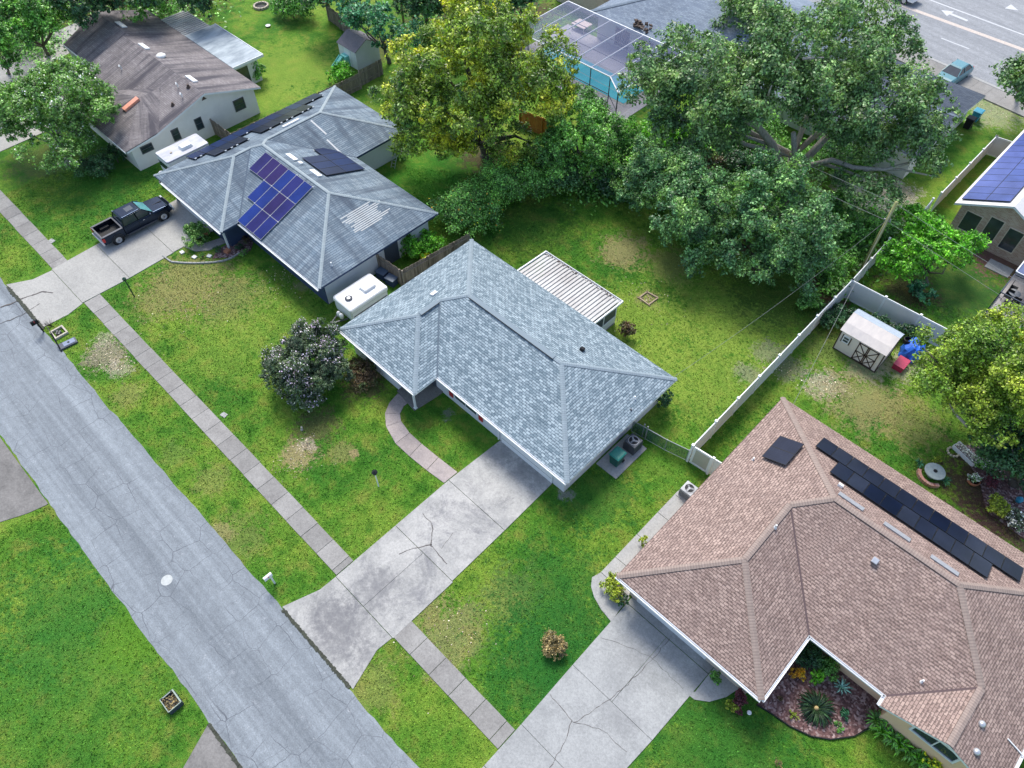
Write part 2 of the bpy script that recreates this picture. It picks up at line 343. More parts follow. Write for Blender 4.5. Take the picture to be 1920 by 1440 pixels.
        if fixn and not any(u is not None for u in s.uv):
            import bmesh
            bm = bmesh.new(); bm.from_mesh(me); bmesh.ops.recalc_face_normals(bm, faces=bm.faces)
            if bevel:
                bmesh.ops.remove_doubles(bm, verts=bm.verts, dist=1e-5)
                es = [e for e in bm.edges if len(e.link_faces) == 2 and e.calc_face_angle(0) > 0.5]
                bmesh.ops.bevel(bm, geom=es, offset=bevel, segments=2, profile=0.6, affect='EDGES', clamp_overlap=True)
            bm.to_mesh(me); bm.free()
        me.update()
        o = bpy.data.objects.new(name, me); COL.objects.link(o)
        if parent is not None: o.parent = parent
        return o
def slope_uv(pts):
    a = Vector((0, 0, 0))
    for i in range(len(pts)):
        p = Vector(pts[i]); q = Vector(pts[(i + 1) % len(pts)]); a += p.cross(q)
    n = a.normalized()
    if n.z < 0: n = -n
    u = Vector((0, 0, 1)).cross(n)
    if u.length < 1e-3: u = Vector((1, 0, 0))
    u.normalize(); v = n.cross(u)
    return [(Vector(p).dot(u), Vector(p).dot(v)) for p in pts]
def up_face(pts):
    a = Vector((0, 0, 0))
    for i in range(len(pts)): a += Vector(pts[i]).cross(Vector(pts[(i + 1) % len(pts)]))
    return pts if a.z > 0 else pts[::-1]
def structure(name, mb, mat, smooth=False): return tag(mb.build(name, mat, None, smooth=smooth), kind='structure')
def copy_tree(o, parent=None):
    c = o.copy(); COL.objects.link(c); c.parent = parent
    for ch in list(o.children): copy_tree(ch, c)
    return c

# ------------------------------------------------------------------ ground: one sheet, lawns with worn, dry and sandy places and some painted shade
def ground_mat(name='lawn', blades=False):
    m, nt, b = new_mat(name); geo = N(nt, 'ShaderNodeNewGeometry'); pos = geo.outputs['Position']
    n1 = noise(nt, pos, 0.16, 4, 0.6); n2 = noise(nt, pos, 0.8, 5, 0.65); n3 = noise(nt, pos, 4.5, 4, 0.7); n4 = noise(nt, pos, 18, 3, 0.75)
    base = ramp(nt, n1, [(0.36, (0.048, 0.168, 0.017)), (0.50, (0.100, 0.235, 0.023)), (0.63, (0.185, 0.30, 0.035))])
    base = mix(nt, ramp(nt, n2, [(0.50, 0.0), (0.66, 0.7)]), base, (0.22, 0.25, 0.045))
    base = mix(nt, ramp(nt, n2, [(0.32, 0.8), (0.48, 0.0)]), base, (0.03, 0.13, 0.010))
    base = mix(nt, 1.0, base, ramp(nt, n3, [(0.25, 0.70), (0.75, 1.25)]), 'MULTIPLY')
    base = mix(nt, 1.0, base, ramp(nt, n4, [(0.25, 0.48), (0.5, 1.0), (0.78, 1.6)]), 'MULTIPLY')
    # patches of other colour, some painting in shade: (picture x, y, radius m, colour, amount, raggedness)
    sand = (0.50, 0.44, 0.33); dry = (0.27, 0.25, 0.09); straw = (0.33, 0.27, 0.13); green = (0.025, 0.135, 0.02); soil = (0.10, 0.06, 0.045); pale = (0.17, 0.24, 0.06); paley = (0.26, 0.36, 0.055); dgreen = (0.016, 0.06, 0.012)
    spots = [(350, 530, 3.6, dry, .75), (430, 560, 3.0, dry, .55), (300, 560, 2.5, dry, .45), (560, 850, 1.3, straw, .85), (590, 800, 1.6, (0.13, 0.11, 0.05), .7), (575, 835, .6, sand, .6),  # dark olive patch below the myrtle: its shade painted over bare ground
             (640, 850, .9, dry, .6), (665, 850, .3, straw, .9), (200, 665, 1.7, (0.30, 0.25, 0.18), .75), (225, 690, 1.0, sand, .45), (195, 640, 1.0, sand, .4), (240, 740, 1.2, dry, .5),
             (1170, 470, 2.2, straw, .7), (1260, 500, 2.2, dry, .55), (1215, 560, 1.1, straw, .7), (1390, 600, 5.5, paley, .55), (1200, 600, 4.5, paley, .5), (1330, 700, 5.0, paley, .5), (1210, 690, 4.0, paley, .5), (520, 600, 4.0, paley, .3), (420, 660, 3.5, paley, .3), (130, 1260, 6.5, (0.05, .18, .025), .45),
             (1545, 720, 1.5, sand, .65), (1620, 750, 3.0, straw, .6), (1700, 790, 2.5, dry, .6), (1620, 690, 1.6, sand, .35), (1480, 690, 1.4, (0.22, 0.2, 0.17), .5), (1560, 650, 2.5, dry, .35),
             (1650, 365, 3.0, (0.62, 0.6, 0.48), .9), (1600, 345, 2.0, (0.6, 0.58, 0.48), .7), (1860, 210, 3.0, sand, .45), (1690, 360, 1.6, sand, .7),
             (850, 1190, 2.2, straw, .5), (800, 1140, 1.4, dry, .5), (960, 1120, 2.0, dry, .45), (700, 1290, 1.6, dry, .4), (1050, 1130, 4.2, green, .6), (1060, 1200, 3.4, green, .55), (1000, 1260, 3.4, green, .65), (1350, 1410, 5.0, green, .6),
             (1120, 930, 2.6, green, .6), (1240, 880, 2.4, (0.05, .2, .02), .5), (200, 330, 5.5, (0.035, 0.15, 0.02), .6), (80, 300, 3.0, (0.12, 0.14, 0.05), .6), (120, 1150, 4.5, (0.035, .17, .025), .5), (250, 1190, 2.2, (0.12, .26, .02), .6), (170, 1010, 1.5, (0.04, .18, .03), .5),  # first green patch: shade beside the middle house painted into the grass
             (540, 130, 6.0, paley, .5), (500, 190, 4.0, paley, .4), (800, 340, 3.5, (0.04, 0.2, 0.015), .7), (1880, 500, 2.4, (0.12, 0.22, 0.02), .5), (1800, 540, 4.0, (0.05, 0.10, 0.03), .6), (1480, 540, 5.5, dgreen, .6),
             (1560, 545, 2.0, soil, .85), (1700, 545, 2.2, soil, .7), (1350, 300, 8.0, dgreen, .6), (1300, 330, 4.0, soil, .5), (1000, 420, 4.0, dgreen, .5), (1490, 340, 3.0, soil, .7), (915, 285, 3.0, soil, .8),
             (250, 10, 9.0, soil, .85), (900, 20, 8, soil, .85), (700, 90, 3.0, soil, .6), (1000, 20, 3.5, soil, .5), (1060, 925, .5, (0.3, .28, .26), .7), (840, 775, .5, (0.2, .2, .19), .6), (540, 510, 1.3, (0.08, .15, .03), .4),
             (1850, 920, 3.0, soil, .9), (1900, 970, 2.5, soil, .9), (1890, 480, 3.4, (0.20, 0.11, 0.09), .95), (1850, 470, 1.8, (0.18, 0.1, 0.085), .9), (1690, 690, 1.6, sand, .5), (685, 715, 1.7, (0.12, 0.08, 0.05), .7), (1185, 700, 1.2, pale, .3),
             (20, 60, 6, (0.05, 0.10, 0.03), .5), (1400, 700, 1.0, (0.25, .23, .2), .5), (1440, 660, 1.2, (0.25, .23, .2), .45), (440, 1010, 2.0, dry, .35), (400, 900, 1.2, dry, .4), (330, 850, 1.1, pale, .4), (420, 1000, .8, straw, .5), (600, 480 + 60, .8, (0.25, .22, .15), .5), (570, 535, .7, (0.25, .22, .15), .5)]
    warp = noise(nt, pos, 0.9, 4, 0.7)
    fine = noise(nt, pos, 3.5, 4, 0.75)
    wob = math_(nt, 'ADD', math_(nt, 'MULTIPLY', math_(nt, 'SUBTRACT', warp, 0.5), 2.2), math_(nt, 'MULTIPLY', math_(nt, 'SUBTRACT', fine, 0.5), 3.0))
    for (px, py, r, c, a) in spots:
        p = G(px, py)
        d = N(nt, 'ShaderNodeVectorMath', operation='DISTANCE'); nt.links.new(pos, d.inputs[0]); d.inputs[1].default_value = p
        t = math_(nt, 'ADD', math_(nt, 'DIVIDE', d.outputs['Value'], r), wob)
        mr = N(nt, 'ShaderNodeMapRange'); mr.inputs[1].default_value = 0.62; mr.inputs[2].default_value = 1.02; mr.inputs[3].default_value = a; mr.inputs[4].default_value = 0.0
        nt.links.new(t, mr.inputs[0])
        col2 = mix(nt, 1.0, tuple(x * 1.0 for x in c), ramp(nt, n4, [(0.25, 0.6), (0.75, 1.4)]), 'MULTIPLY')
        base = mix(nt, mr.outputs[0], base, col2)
    if blades:
        base = mix(nt, 1.0, base, math_(nt, 'ADD', math_(nt, 'MULTIPLY', geo.outputs['Random Per Island'], 0.9), 0.68), 'MULTIPLY')
        nt.links.new(base, b.inputs['Base Color']); b.inputs['Roughness'].default_value = 0.7; b.inputs['Specular IOR Level'].default_value = 0.2; return m
    nt.links.new(base, b.inputs['Base Color']); b.inputs['Roughness'].default_value = 0.9; b.inputs['Specular IOR Level'].default_value = 0.15
    h = math_(nt, 'ADD', math_(nt, 'MULTIPLY', n3, 0.8), math_(nt, 'MULTIPLY', n4, 0.6)); bump(nt, b, h, 0.9, 0.12)
    return m
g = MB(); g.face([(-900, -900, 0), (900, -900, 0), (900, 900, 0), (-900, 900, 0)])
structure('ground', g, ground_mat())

def concrete(name, base, stain, amt=0.6, scale=0.5, island=0.12, dark=None, spots=()):
    m, nt, b = new_mat(name); geo = N(nt, 'ShaderNodeNewGeometry'); pos = geo.outputs['Position']
    col = ramp(nt, noise(nt, pos, scale, 6, 0.72, 0.4), [(0.32, stain), (0.60, base)])
    col = mix(nt, 1 - amt, col, base)
    if dark: col = mix(nt, ramp(nt, noise(nt, pos, scale * 0.55, 6, 0.8, 0.8), [(0.52, 0.0), (0.67, 0.65)]), col, dark)
    col = mix(nt, 1.0, col, ramp(nt, noise(nt, pos, 9, 6, 0.85), [(0.28, 0.66), (0.72, 1.25)]), 'MULTIPLY')
    wv = noise(nt, pos, 2.2, 6, 0.8)
    for (px, py, r, a) in spots:                # tyre and mildew stains
        d = N(nt, 'ShaderNodeVectorMath', operation='DISTANCE'); nt.links.new(pos, d.inputs[0]); d.inputs[1].default_value = G(px, py)
        t = math_(nt, 'ADD', math_(nt, 'DIVIDE', d.outputs['Value'], r), math_(nt, 'MULTIPLY', math_(nt, 'SUBTRACT', wv, 0.5), 4.5))
        mr = N(nt, 'ShaderNodeMapRange'); mr.inputs[1].default_value = 0.3; mr.inputs[2].default_value = 1.4; mr.inputs[3].default_value = a * .75; mr.inputs[4].default_value = 0.0
        nt.links.new(t, mr.inputs[0]); col = mix(nt, mr.outputs[0], col, (0.13, 0.13, 0.14))
    isl = math_(nt, 'ADD', math_(nt, 'MULTIPLY', geo.outputs['Random Per Island'], 2 * island), 1 - island)
    col = mix(nt, 1.0, col, isl, 'MULTIPLY')
    nt.links.new(col, b.inputs['Base Color']); b.inputs['Roughness'].default_value = 0.88; b.inputs['Specular IOR Level'].default_value = 0.2
    bump(nt, b, noise(nt, pos, 20, 4, 0.7), 0.15, 0.01)
    return m
C_walk = concrete('old_concrete', (0.29, 0.28, 0.265), (0.19, 0.18, 0.172), 0.7, 0.7)
C_drive = concrete('stained_concrete', (0.42, 0.41, 0.39), (0.25, 0.25, 0.245), 0.9, 0.5, 0.05, dark=(0.15, 0.15, 0.165), spots=[(700, 1110, 1.2, .6), (640, 1180, 1.6, .75), (620, 1150, 1.0, .6), (690, 1230, .8, .6), (930, 850, .9, .55), (975, 880, .7, .6), (720, 1090, .8, .5), (1010, 900, .5, .4)])
C_drive2 = concrete('pale_concrete', (0.38, 0.37, 0.345), (0.29, 0.285, 0.27), 0.8, 0.35, 0.04)
C_drive3 = concrete('grey_concrete', (0.35, 0.355, 0.35), (0.24, 0.245, 0.245), 0.9, 0.35, 0.05, spots=[(1230, 1180, .9, .4), (1265, 1225, .7, .4), (1190, 1240, .8, .3), (1160, 1340, .9, .3)])
C_clean = concrete('clean_concrete', (0.37, 0.37, 0.36), (0.29, 0.29, 0.29), 0.6, 0.5, 0.04)
C_dirty = concrete('dark_concrete', (0.22, 0.21, 0.20), (0.12, 0.115, 0.11), 0.9, 0.6, 0.05)
def asphalt(name, lo, hi, along=(1, 0, 0), cracks=True, grain=1.0):
    m, nt, b = new_mat(name); geo = N(nt, 'ShaderNodeNewGeometry'); pos = geo.outputs['Position']
    tr = N(nt, 'ShaderNodeMapping'); tr.inputs['Rotation'].default_value = (0, 0, -math.atan2(along[1], along[0])); nt.links.new(pos, tr.inputs[0]); p = tr.outputs[0]
    lane = noise(nt, vmul(nt, p, (0.02, 1.1, 1)), 1.0, 4, 0.65, 0.15)
    col = ramp(nt, lane, [(0.34, lo), (0.66, hi)])
    col = mix(nt, 1.0, col, ramp(nt, noise(nt, pos, 0.9, 6, 0.8), [(0.25, 0.84), (0.75, 1.14)]), 'MULTIPLY')
    col = mix(nt, 1.0, col, ramp(nt, noise(nt, pos, 14 * grain, 5, 0.85), [(0.28, 0.62), (0.72, 1.30)]), 'MULTIPLY')
    col = mix(nt, 1.0, col, ramp(nt, noise(nt, pos, 2.8, 5, 0.8), [(0.3, 0.84), (0.7, 1.12)]), 'MULTIPLY')
    col = mix(nt, ramp(nt, noise(nt, pos, 1.7, 5, 0.85), [(0.60, 0.0), (0.74, 0.5)]), col, (0.55, 0.56, 0.58))
    if cracks:
        w = N(nt, 'ShaderNodeTexNoise'); w.inputs['Scale'].default_value = 1.3; w.inputs['Detail'].default_value = 4; nt.links.new(p, w.inputs['Vector'])
        add = N(nt, 'ShaderNodeVectorMath', operation='MULTIPLY_ADD'); nt.links.new(w.outputs['Color'], add.inputs[0]); add.inputs[1].default_value = (0.30, 0.30, 0); nt.links.new(p, add.inputs[2])
        msk = ramp(nt, noise(nt, pos, 0.35, 3), [(0.40, 0.15), (0.60, 1.0)])
        for sc, th, st, vv in ((0.5, 0.009, 0.75, (1.0, 1.2, 0)), (0.95, 0.008, 0.5, (0.8, 1.2, 0))):
            vo = N(nt, 'ShaderNodeTexVoronoi', feature='DISTANCE_TO_EDGE'); vo.inputs['Scale'].default_value = sc; vo.inputs['Randomness'].default_value = 0.45
            nt.links.new(vmul(nt, add.outputs[0], vv), vo.inputs['Vector'])
            k = math_(nt, 'MULTIPLY', math_(nt, 'LESS_THAN', vo.outputs['Distance'], th), st)
            col = mix(nt, math_(nt, 'MULTIPLY', k, msk), col, (0.075, 0.08, 0.095))
    col = mix(nt, ramp(nt, noise(nt, pos, 2.6, 2, 0.9), [(0.79, 0.0), (0.80, 0.7)]), col, (0.06, 0.065, 0.075))
    nt.links.new(col, b.inputs['Base Color']); b.inputs['Roughness'].default_value = 0.85; b.inputs['Specular IOR Level'].default_value = 0.25
    bump(nt, b, noise(nt, pos, 30, 4, 0.7), 0.25, 0.01)
    return m
A_street = asphalt('weathered_asphalt', (0.165, 0.185, 0.205), (0.28, 0.31, 0.335))
A_main = asphalt('pale_asphalt', (0.235, 0.245, 0.26), (0.30, 0.31, 0.325), along=(9.65, -1.6, 0), cracks=False)

def ragged(p0, p1, step, amp, seed):              # a broken edge line between two plan points
    r = random.Random(seed); p0 = Vector(p0[:2]); p1 = Vector(p1[:2]); d = p1 - p0; n = Vector((-d.y, d.x)).normalized(); k = max(2, int(d.length / step)); out = []; o = 0
    for i in range(k + 1):
        o = o * 0.7 + r.uniform(-amp, amp); out.append(tuple(p0 + d * i / k + n * o))
    return out
# the street, y from -4.35 to 1.68
st = MB(); up_ = ragged((-150, 1.66), (40, 1.66), 0.45, 0.05, 3); lo_ = ragged((40, -4.32), (-150, -4.32), 0.45, 0.05, 4)
st.face(up_face([(x, y, 0.012) for x, y in lo_ + up_]))
structure('road', st, A_street)
# the big road behind, slightly skewed to the street
rd0 = G(1736, 106); rd1 = G(1886, 172); dR = (rd1 - rd0).normalized(); nR = Vector((-dR.y, dR.x, 0))
def RP(a, o, z=0.0): q = rd0 + dR * a + nR * o; return (q.x, q.y, z)
br = MB(); br.face([RP(-160, 0.0, .02), RP(120, 0.0, .02), RP(120, 22, .02), RP(-160, 22, .02)]); structure('main_road', br, A_main)
kb = MB(); kb.prism([RP(-160, -0.35)[:2], RP(120, -0.35)[:2], RP(120, 0.02)[:2], RP(-160, 0.02)[:2]], -0.05, 0.13); structure('road_kerb', kb, C_clean)
sw = MB()
for k in range(-90, 60): sw.prism([RP(k * 1.5, -2.9)[:2], RP(k * 1.5 + 1.485, -2.9)[:2], RP(k * 1.5 + 1.485, -0.36)[:2], RP(k * 1.5, -0.36)[:2]], -0.05, 0.11)
structure('pavement_main_road', sw, C_walk)
mk = MB(); P_ = lambda px, py: G(px, py, .026)
def px_strip(px0, py0, px1, py1, w, ext=0.0):
    a = G(px0, py0); b_ = G(px1, py1); d = (b_ - a).normalized(); n = Vector((-d.y, d.x, 0)) * w / 2; a = a - d * ext; b_ = b_ + d * ext; z = Vector((0, 0, .026))
    mk.face(up_face([a - n + z, b_ - n + z, b_ + n + z, a + n + z]))
px_strip(1743, 0, 1920, 66, 0.22, 40); px_strip(1765, 72, 1817, 92, 0.16); px_strip(1600, 8, 1645, 26, 0.16)
for (px, py, L, W) in ((1790, 29, 2.4, 0.9),):
    a = G(px, py, .026); z = Vector((0, 0, 0)); mk.face(up_face([a - dR * 1.6 , a - dR * .5 + nR * .75, a - dR * .5 + nR * .2, a + dR * 1.5 + nR * .2, a + dR * 1.5 - nR * .2, a - dR * .5 - nR * .2, a - dR * .5 - nR * .75]))
    a = G(1885, 10, .026); mk.face(up_face([a + dR * 1.5, a + dR * .3 + nR * .7, a + dR * .3 - nR * .7])) 
structure('road_marking', mk, simple('road_paint', (0.50, 0.51, 0.52), 0.7, var=0.15))
mo = MB(); a = G(1670, 3); b_ = G(1920, 94); d = (b_ - a).normalized(); n = Vector((-d.y, d.x, 0)) * .3
mo.face(up_face([a - d * 40 - n + Vector((0, 0, .025)), b_ + d * 40 - n + Vector((0, 0, .025)), b_ + d * 40 + n + Vector((0, 0, .025)), a - d * 40 + n + Vector((0, 0, .025))]))
structure('road_centre_marking', mo, simple('worn_orange_paint', (0.50, 0.43, 0.38), 0.8, var=0.2))

# pavement along the street in slabs, broken by the driveways
pv = MB(); pr = random.Random(5)
def slabs(x0, x1, y0, y1, step=1.5, z=.045):
    x = x0
    while x < x1 - .05:
        e = min(x + step * pr.choice((1, 1, 1, 1.0)), x1); pv.box(x, e - .03, y0 + pr.uniform(-.015, .015), y1 + pr.uniform(-.015, .015), -.06, z + pr.uniform(-.004, .006)); x = e
slabs(-100, -54.2, 4.97, 6.2); slabs(-49.15, -18.75, 4.97, 6.2); slabs(-13.9, -5.8, 4.97, 6.2); slabs(-.8, 14, 4.97, 6.2)
structure('pavement', pv, C_walk)
# driveways
def poly(mb, pts, z): mb.prism(pts, -.06, z); return mb
d1 = MB()
poly(d1, [(-18.72, 4.9), (-16.25, 4.9), (-16.25, 9.3), (-18.72, 9.3)], .05); poly(d1, [(-16.23, 4.9), (-13.72, 4.9), (-13.72, 9.3), (-16.23, 9.3)], .048)
poly(d1, [(-18.72, 9.33), (-13.8, 9.33), (-13.86, 13.6), (-18.72, 13.6)], .052); poly(d1, [(-18.72, 13.63), (-13.86, 13.63), (-14.0, 18.6), (-18.45, 18.6)], .05)
poly(d1, [(-18.72, 4.87), (-13.78, 4.87), (-13.86, 3.9), (-13.2, 1.75), (-19.45, 1.75), (-18.75, 3.8)], .035)
structure('driveway', d1, C_drive)
d2 = MB()
poly(d2, [(-54.3, 4.9), (-49.25, 4.9), (-49.15, 8.6), (-54.45, 8.6)], .05); poly(d2, [(-54.45, 8.63), (-49.15, 8.63), (-49.25, 12.4), (-54.7, 12.4)], .052); poly(d2, [(-54.7, 12.43), (-49.3, 12.43), (-49.3, 16.6), (-54.9, 16.6)], .05)
poly(d2, [(-54.2, 4.87), (-49.2, 4.87), (-48.9, 3.6), (-49.0, 1.75), (-55.2, 1.75), (-54.3, 3.4)], .035)
structure('driveway_of_solar_house', d2, C_drive2)
d3 = MB()
poly(d3, [(-5.78, 4.0), (-.9, 4.0), (-.85, 6.6), (-5.78, 6.6)], .05); poly(d3, [(-5.78, 6.62), (-.85, 6.62), (-.6, 10.6), (-5.85, 10.6)], .052); poly(d3, [(-5.85, 10.62), (-3.2, 10.62), (-3.2, 15.2), (-5.9, 15.2)], .05); poly(d3, [(-3.18, 10.62), (-.6, 10.62), (-.45, 15.2), (-3.18, 15.2)], .05)
poly(d3, [(-5.9, 15.24), (-.45, 15.24), (-.45, 16.2), (-5.9, 16.2)], .054); poly(d3, [(-5.9, 1.75), (-.5, 1.75), (-.9, 3.97), (-5.78, 3.97)], .035)
structure('driveway_of_brown_house', d3, C_drive3)
d4 = MB(); poly(d4, [(-60, -4.42), (-34.9, -4.42), (-35.2, -5.6), (-35.9, -7.2), (-40, -14), (-60, -14)], .03); poly(d4, [(-17.1, -4.4), (-9, -4.4), (-9, -14), (-15.8, -14), (-16.2, -6.4)], .03)
structure('driveway_across_street', d4, C_dirty)
d5 = MB(); poly(d5, [(-86.3, 1.7), (-80, 1.7), (-84.8, 26), (-89.5, 26)], .03); structure('side_street', d5, C_drive2)
d6 = MB(); poly(d6, [(-77, 1.7), (-72.0, 1.7), (-72.2, 15.5), (-76.8, 19)], .05); structure('driveway_of_tan_house', d6, C_drive2)
# curved front walk of the middle house
wk = MB()
outer = [G(p[0], p[1]) for p in ((746, 738), (730, 756), (722, 776), (724, 800), (742, 832), (768, 856), (800, 882), (833, 906))]
inner = [G(p[0], p[1]) for p in ((772, 750), (757, 762), (750, 776), (752, 790), (768, 812), (790, 832), (822, 858), (858, 886))]
for i in range(len(outer) - 1):
    s0, s1 = .01, .99
    a, b_, c, d = outer[i].lerp(outer[i + 1], s0), outer[i].lerp(outer[i + 1], s1), inner[i].lerp(inner[i + 1], s1), inner[i].lerp(inner[i + 1], s0)
    wk.prism([a[:2], b_[:2], c[:2], d[:2]], -.05, .04 + .003 * (i % 2))
structure('front_walk', wk, concrete('rosy_concrete', (0.36, 0.31, 0.29), (0.25, 0.22, 0.22), 0.8, 0.8))
ps = MB(); ps.prism([(-26.25, 15.85), (-24.2, 15.6), (-23.98, 17.6), (-23.98, 18.2), (-26.25, 18.2)], -.05, .12); structure('porch_slab', ps, C_dirty)
# side path and apron of the brown house
sp = MB()
for a, b_ in ((22.9, 20.9), (20.87, 18.9), (18.87, 16.9), (16.87, 15.6)): sp.prism([(-8.1, b_), (-6.1, b_), (-6.1, a), (-8.1, a)], -.05, .045)
arc = [G(*p) for p in ((1110, 1083), (1108, 1100), (1114, 1120), (1127, 1143), (1146, 1166))]
sp.prism([tuple(p[:2]) for p in arc] + [(-5.95, 14.6), (-6.0, 15.57), (-6.1, 15.57), (-8.1, 15.57)], -.05, .046)
structure('side_path', sp, C_clean)
ap = MB(); arc = [G(*p) for p in ((1283, 1297), (1302, 1312), (1330, 1316), (1362, 1307), (1384, 1292))]
ap.prism([tuple(p[:2]) for p in arc] + [(1.6, 16.1), (-.42, 16.1), (-.42, 14.0)], -.05, .046); structure('round_apron', ap, C_clean)
wk2 = MB(); wk2.prism([tuple(G(*p)[:2]) for p in ((343, 462), (366, 472), (392, 470), (425, 455), (432, 440), (405, 450), (380, 458), (362, 455))], -.05, .06); structure('entry_walk', wk2, C_walk)
# cracks in the driveways: thin real lines of dark joint filler
ck = MB()
def crack(pts, w, z, seed):
    r = random.Random(seed); out = []
    P = [G(*p) for p in pts]
    for i in range(len(P) - 1):
        k = max(2, int((P[i + 1] - P[i]).length / .22))
        for j in range(k): q = P[i].lerp(P[i + 1], j / k); out.append(q + Vector((r.uniform(-.05, .05), r.uniform(-.05, .05), 0)))
    out.append(P[-1])
    for i in range(len(out) - 1):
        d = out[i + 1] - out[i]
        if d.length < .01: continue
        n = Vector((-d.y, d.x, 0)).normalized() * w / 2 * r.uniform(.5, 1.3); zz = Vector((0, 0, z)); ck.face(up_face([out[i] - n + zz, out[i + 1] - n + zz, out[i + 1] + n + zz, out[i] + n + zz]))
crack([(793, 965), (812, 985), (808, 1022), (838, 1058)], .05, .057, 1); crack([(808, 1022), (770, 1030), (748, 1040)], .06, .057, 2); crack([(850, 1000), (828, 1030)], .02, .057, 3)
crack([(1128, 1196), (1165, 1208), (1224, 1235), (1262, 1275), (1280, 1292)], .02, .058, 4); crack([(1255, 1198), (1220, 1240), (1170, 1290), (1118, 1330), (1075, 1355)], .025, .058, 5)
crack([(1030, 1302), (1072, 1352), (1055, 1400), (1030, 1440)], .03, .058, 6); crack([(1072, 1352), (1130, 1370), (1175, 1410)], .025, .058, 7)
crack([(0, 578), (45, 560), (80, 548), (100, 550)], .12, .041, 8); crack([(0, 608), (40, 592), (75, 570)], .06, .041, 9)
structure('driveway_crack', ck, simple('crack_filler', (0.10, 0.09, 0.085), 0.9))
je = MB(); rr = random.Random(2)
for x in np.arange(-54.9, -48.9, .16): je.prism([(x, 1.62 + rr.uniform(-.08, .02)), (x + .17, 1.6 + rr.uniform(-.08, .02)), (x + .17, 1.82 + rr.uniform(-.03, .06)), (x, 1.8 + rr.uniform(-.03, .06))], -.02, .05)
for x in np.arange(-19.3, -13.4, .16): je.prism([(x, 1.62 + rr.uniform(-.06, .02)), (x + .17, 1.6 + rr.uniform(-.06, .02)), (x + .17, 1.78 + rr.uniform(-.03, .03)), (x, 1.76 + rr.uniform(-.03, .04))], -.02, .042)
for x in np.arange(-17.1, -10.0, .16): je.prism([(x, -4.46 + rr.uniform(-.06, .02)), (x + .17, -4.46), (x + .17, -4.3 + rr.uniform(-.02, .04)), (x, -4.3)], -.02, .038)
structure('gutter_dirt', je, simple('wet_dirt', (0.045, 0.05, 0.035), 0.9, var=0.5))
# mulch bed at the brown house and garden soil
mb_ = MB(); mb_.prism([tuple(G(*p)[:2]) for p in ((1518, 1206), (1428, 1312), (1418, 1322), (1445, 1338), (1480, 1362), (1520, 1380), (1556, 1386), (1600, 1380), (1630, 1362), (1662, 1345), (1664, 1325))], -.05, .06)
def mulch(name, a, b2, c):
    m, nt, b = new_mat(name); geo = N(nt, 'ShaderNodeNewGeometry'); pos = geo.outputs['Position']
    vo = N(nt, 'ShaderNodeTexVoronoi'); vo.inputs['Scale'].default_value = 9; nt.links.new(vmul(nt, pos, (1, 1, 0)), vo.inputs['Vector'])
    sp_ = N(nt, 'ShaderNodeSeparateXYZ'); nt.links.new(vo.outputs['Color'], sp_.inputs[0])
    col = ramp(nt, sp_.outputs[0], [(0.0, a), (0.55, b2), (1.0, c)]); col = mix(nt, 1.0, col, ramp(nt, noise(nt, pos, 1.2, 4), [(0.3, 0.7), (0.7, 1.3)]), 'MULTIPLY')
    nt.links.new(col, b.inputs['Base Color']); b.inputs['Roughness'].default_value = 0.95; bump(nt, b, sp_.outputs[1], 0.8, 0.05); return m
M_mulch = mulch('bark_mulch', (0.07, 0.035, 0.035), (0.17, 0.09, 0.085), (0.36, 0.27, 0.26))
structure('mulch_bed', mb_, M_mulch)
m2 = MB(); m2.prism([tuple(G(*p)[:2]) for p in ((398, 485), (440, 482), (470, 470), (475, 455), (445, 430), (420, 440), (432, 455), (410, 468))], -.05, .05); structure('porch_garden_soil', m2, M_mulch)
for nm, pts in (('garden_soil', ((1800, 840), (1835, 900), (1850, 960), (1920, 1010), (1920, 860), (1850, 820))),):
    q = MB(); q.prism([tuple(G(*p)[:2]) for p in pts], -.05, .04); structure(nm, q, M_mulch)
# ------------------------------------------------------------------ buildings
def roof_part(parent, faces, outline, ze, mat, capmat_, caps, th=.17, capw=.3, name='roof', fascia=None, gutter=None):
    mb = MB()
    for f in faces: f = up_face([Vector(p) for p in f]); mb.face(f, slope_uv(f))
    ro = mb.build(name, mat, parent)
    cb = MB()
    for a, b_ in caps:
        a = Vector(a); b_ = Vector(b_); d = (b_ - a); L = d.length; u = d.normalized(); v = Vector((0, 0, 1)).cross(u).normalized(); w = u.cross(v)
        for s in (-1, 1):
            e = v * s * capw / 2 - w * (.055 if abs(u.z) > .05 else .045); pts = [a + w * .05, b_ + w * .05, b_ + e + w * .05, a + e + w * .05]
            uvs = [(0, 0), (L, 0), (L, .15), (0, .15)]
            if sum((pts[i].cross(pts[(i + 1) % 4])).z for i in range(4)) < 0: pts = pts[::-1]; uvs = uvs[::-1]
            cb.face(pts, uvs)
    if caps: cb.build('ridge_cap', capmat_, ro)
    # fascia boards and soffit
    fb = MB(); n = len(outline)
    for i in range(n):
        a = Vector((*outline[i][:2], outline[i][2] if len(outline[i]) > 2 else ze)); j = (i + 1) % n; b_ = Vector((*outline[j][:2], outline[j][2] if len(outline[j]) > 2 else ze))
        fb.face([a - Vector((0, 0, th)), b_ - Vector((0, 0, th)), b_ - Vector((0, 0, .012)), a - Vector((0, 0, .012))])
    if all(len(p) < 3 or abs(p[2] - ze) < 1e-4 for p in outline): fb.face([(p[0], p[1], ze - th) for p in outline][::-1])
    else:
        for f in faces: fb.face([Vector(q) - Vector((0, 0, th * .9)) for q in up_face([Vector(q) for q in f])][::-1])
    fb.build('fascia', fascia or M_trim, ro, fixn=False)
    return ro
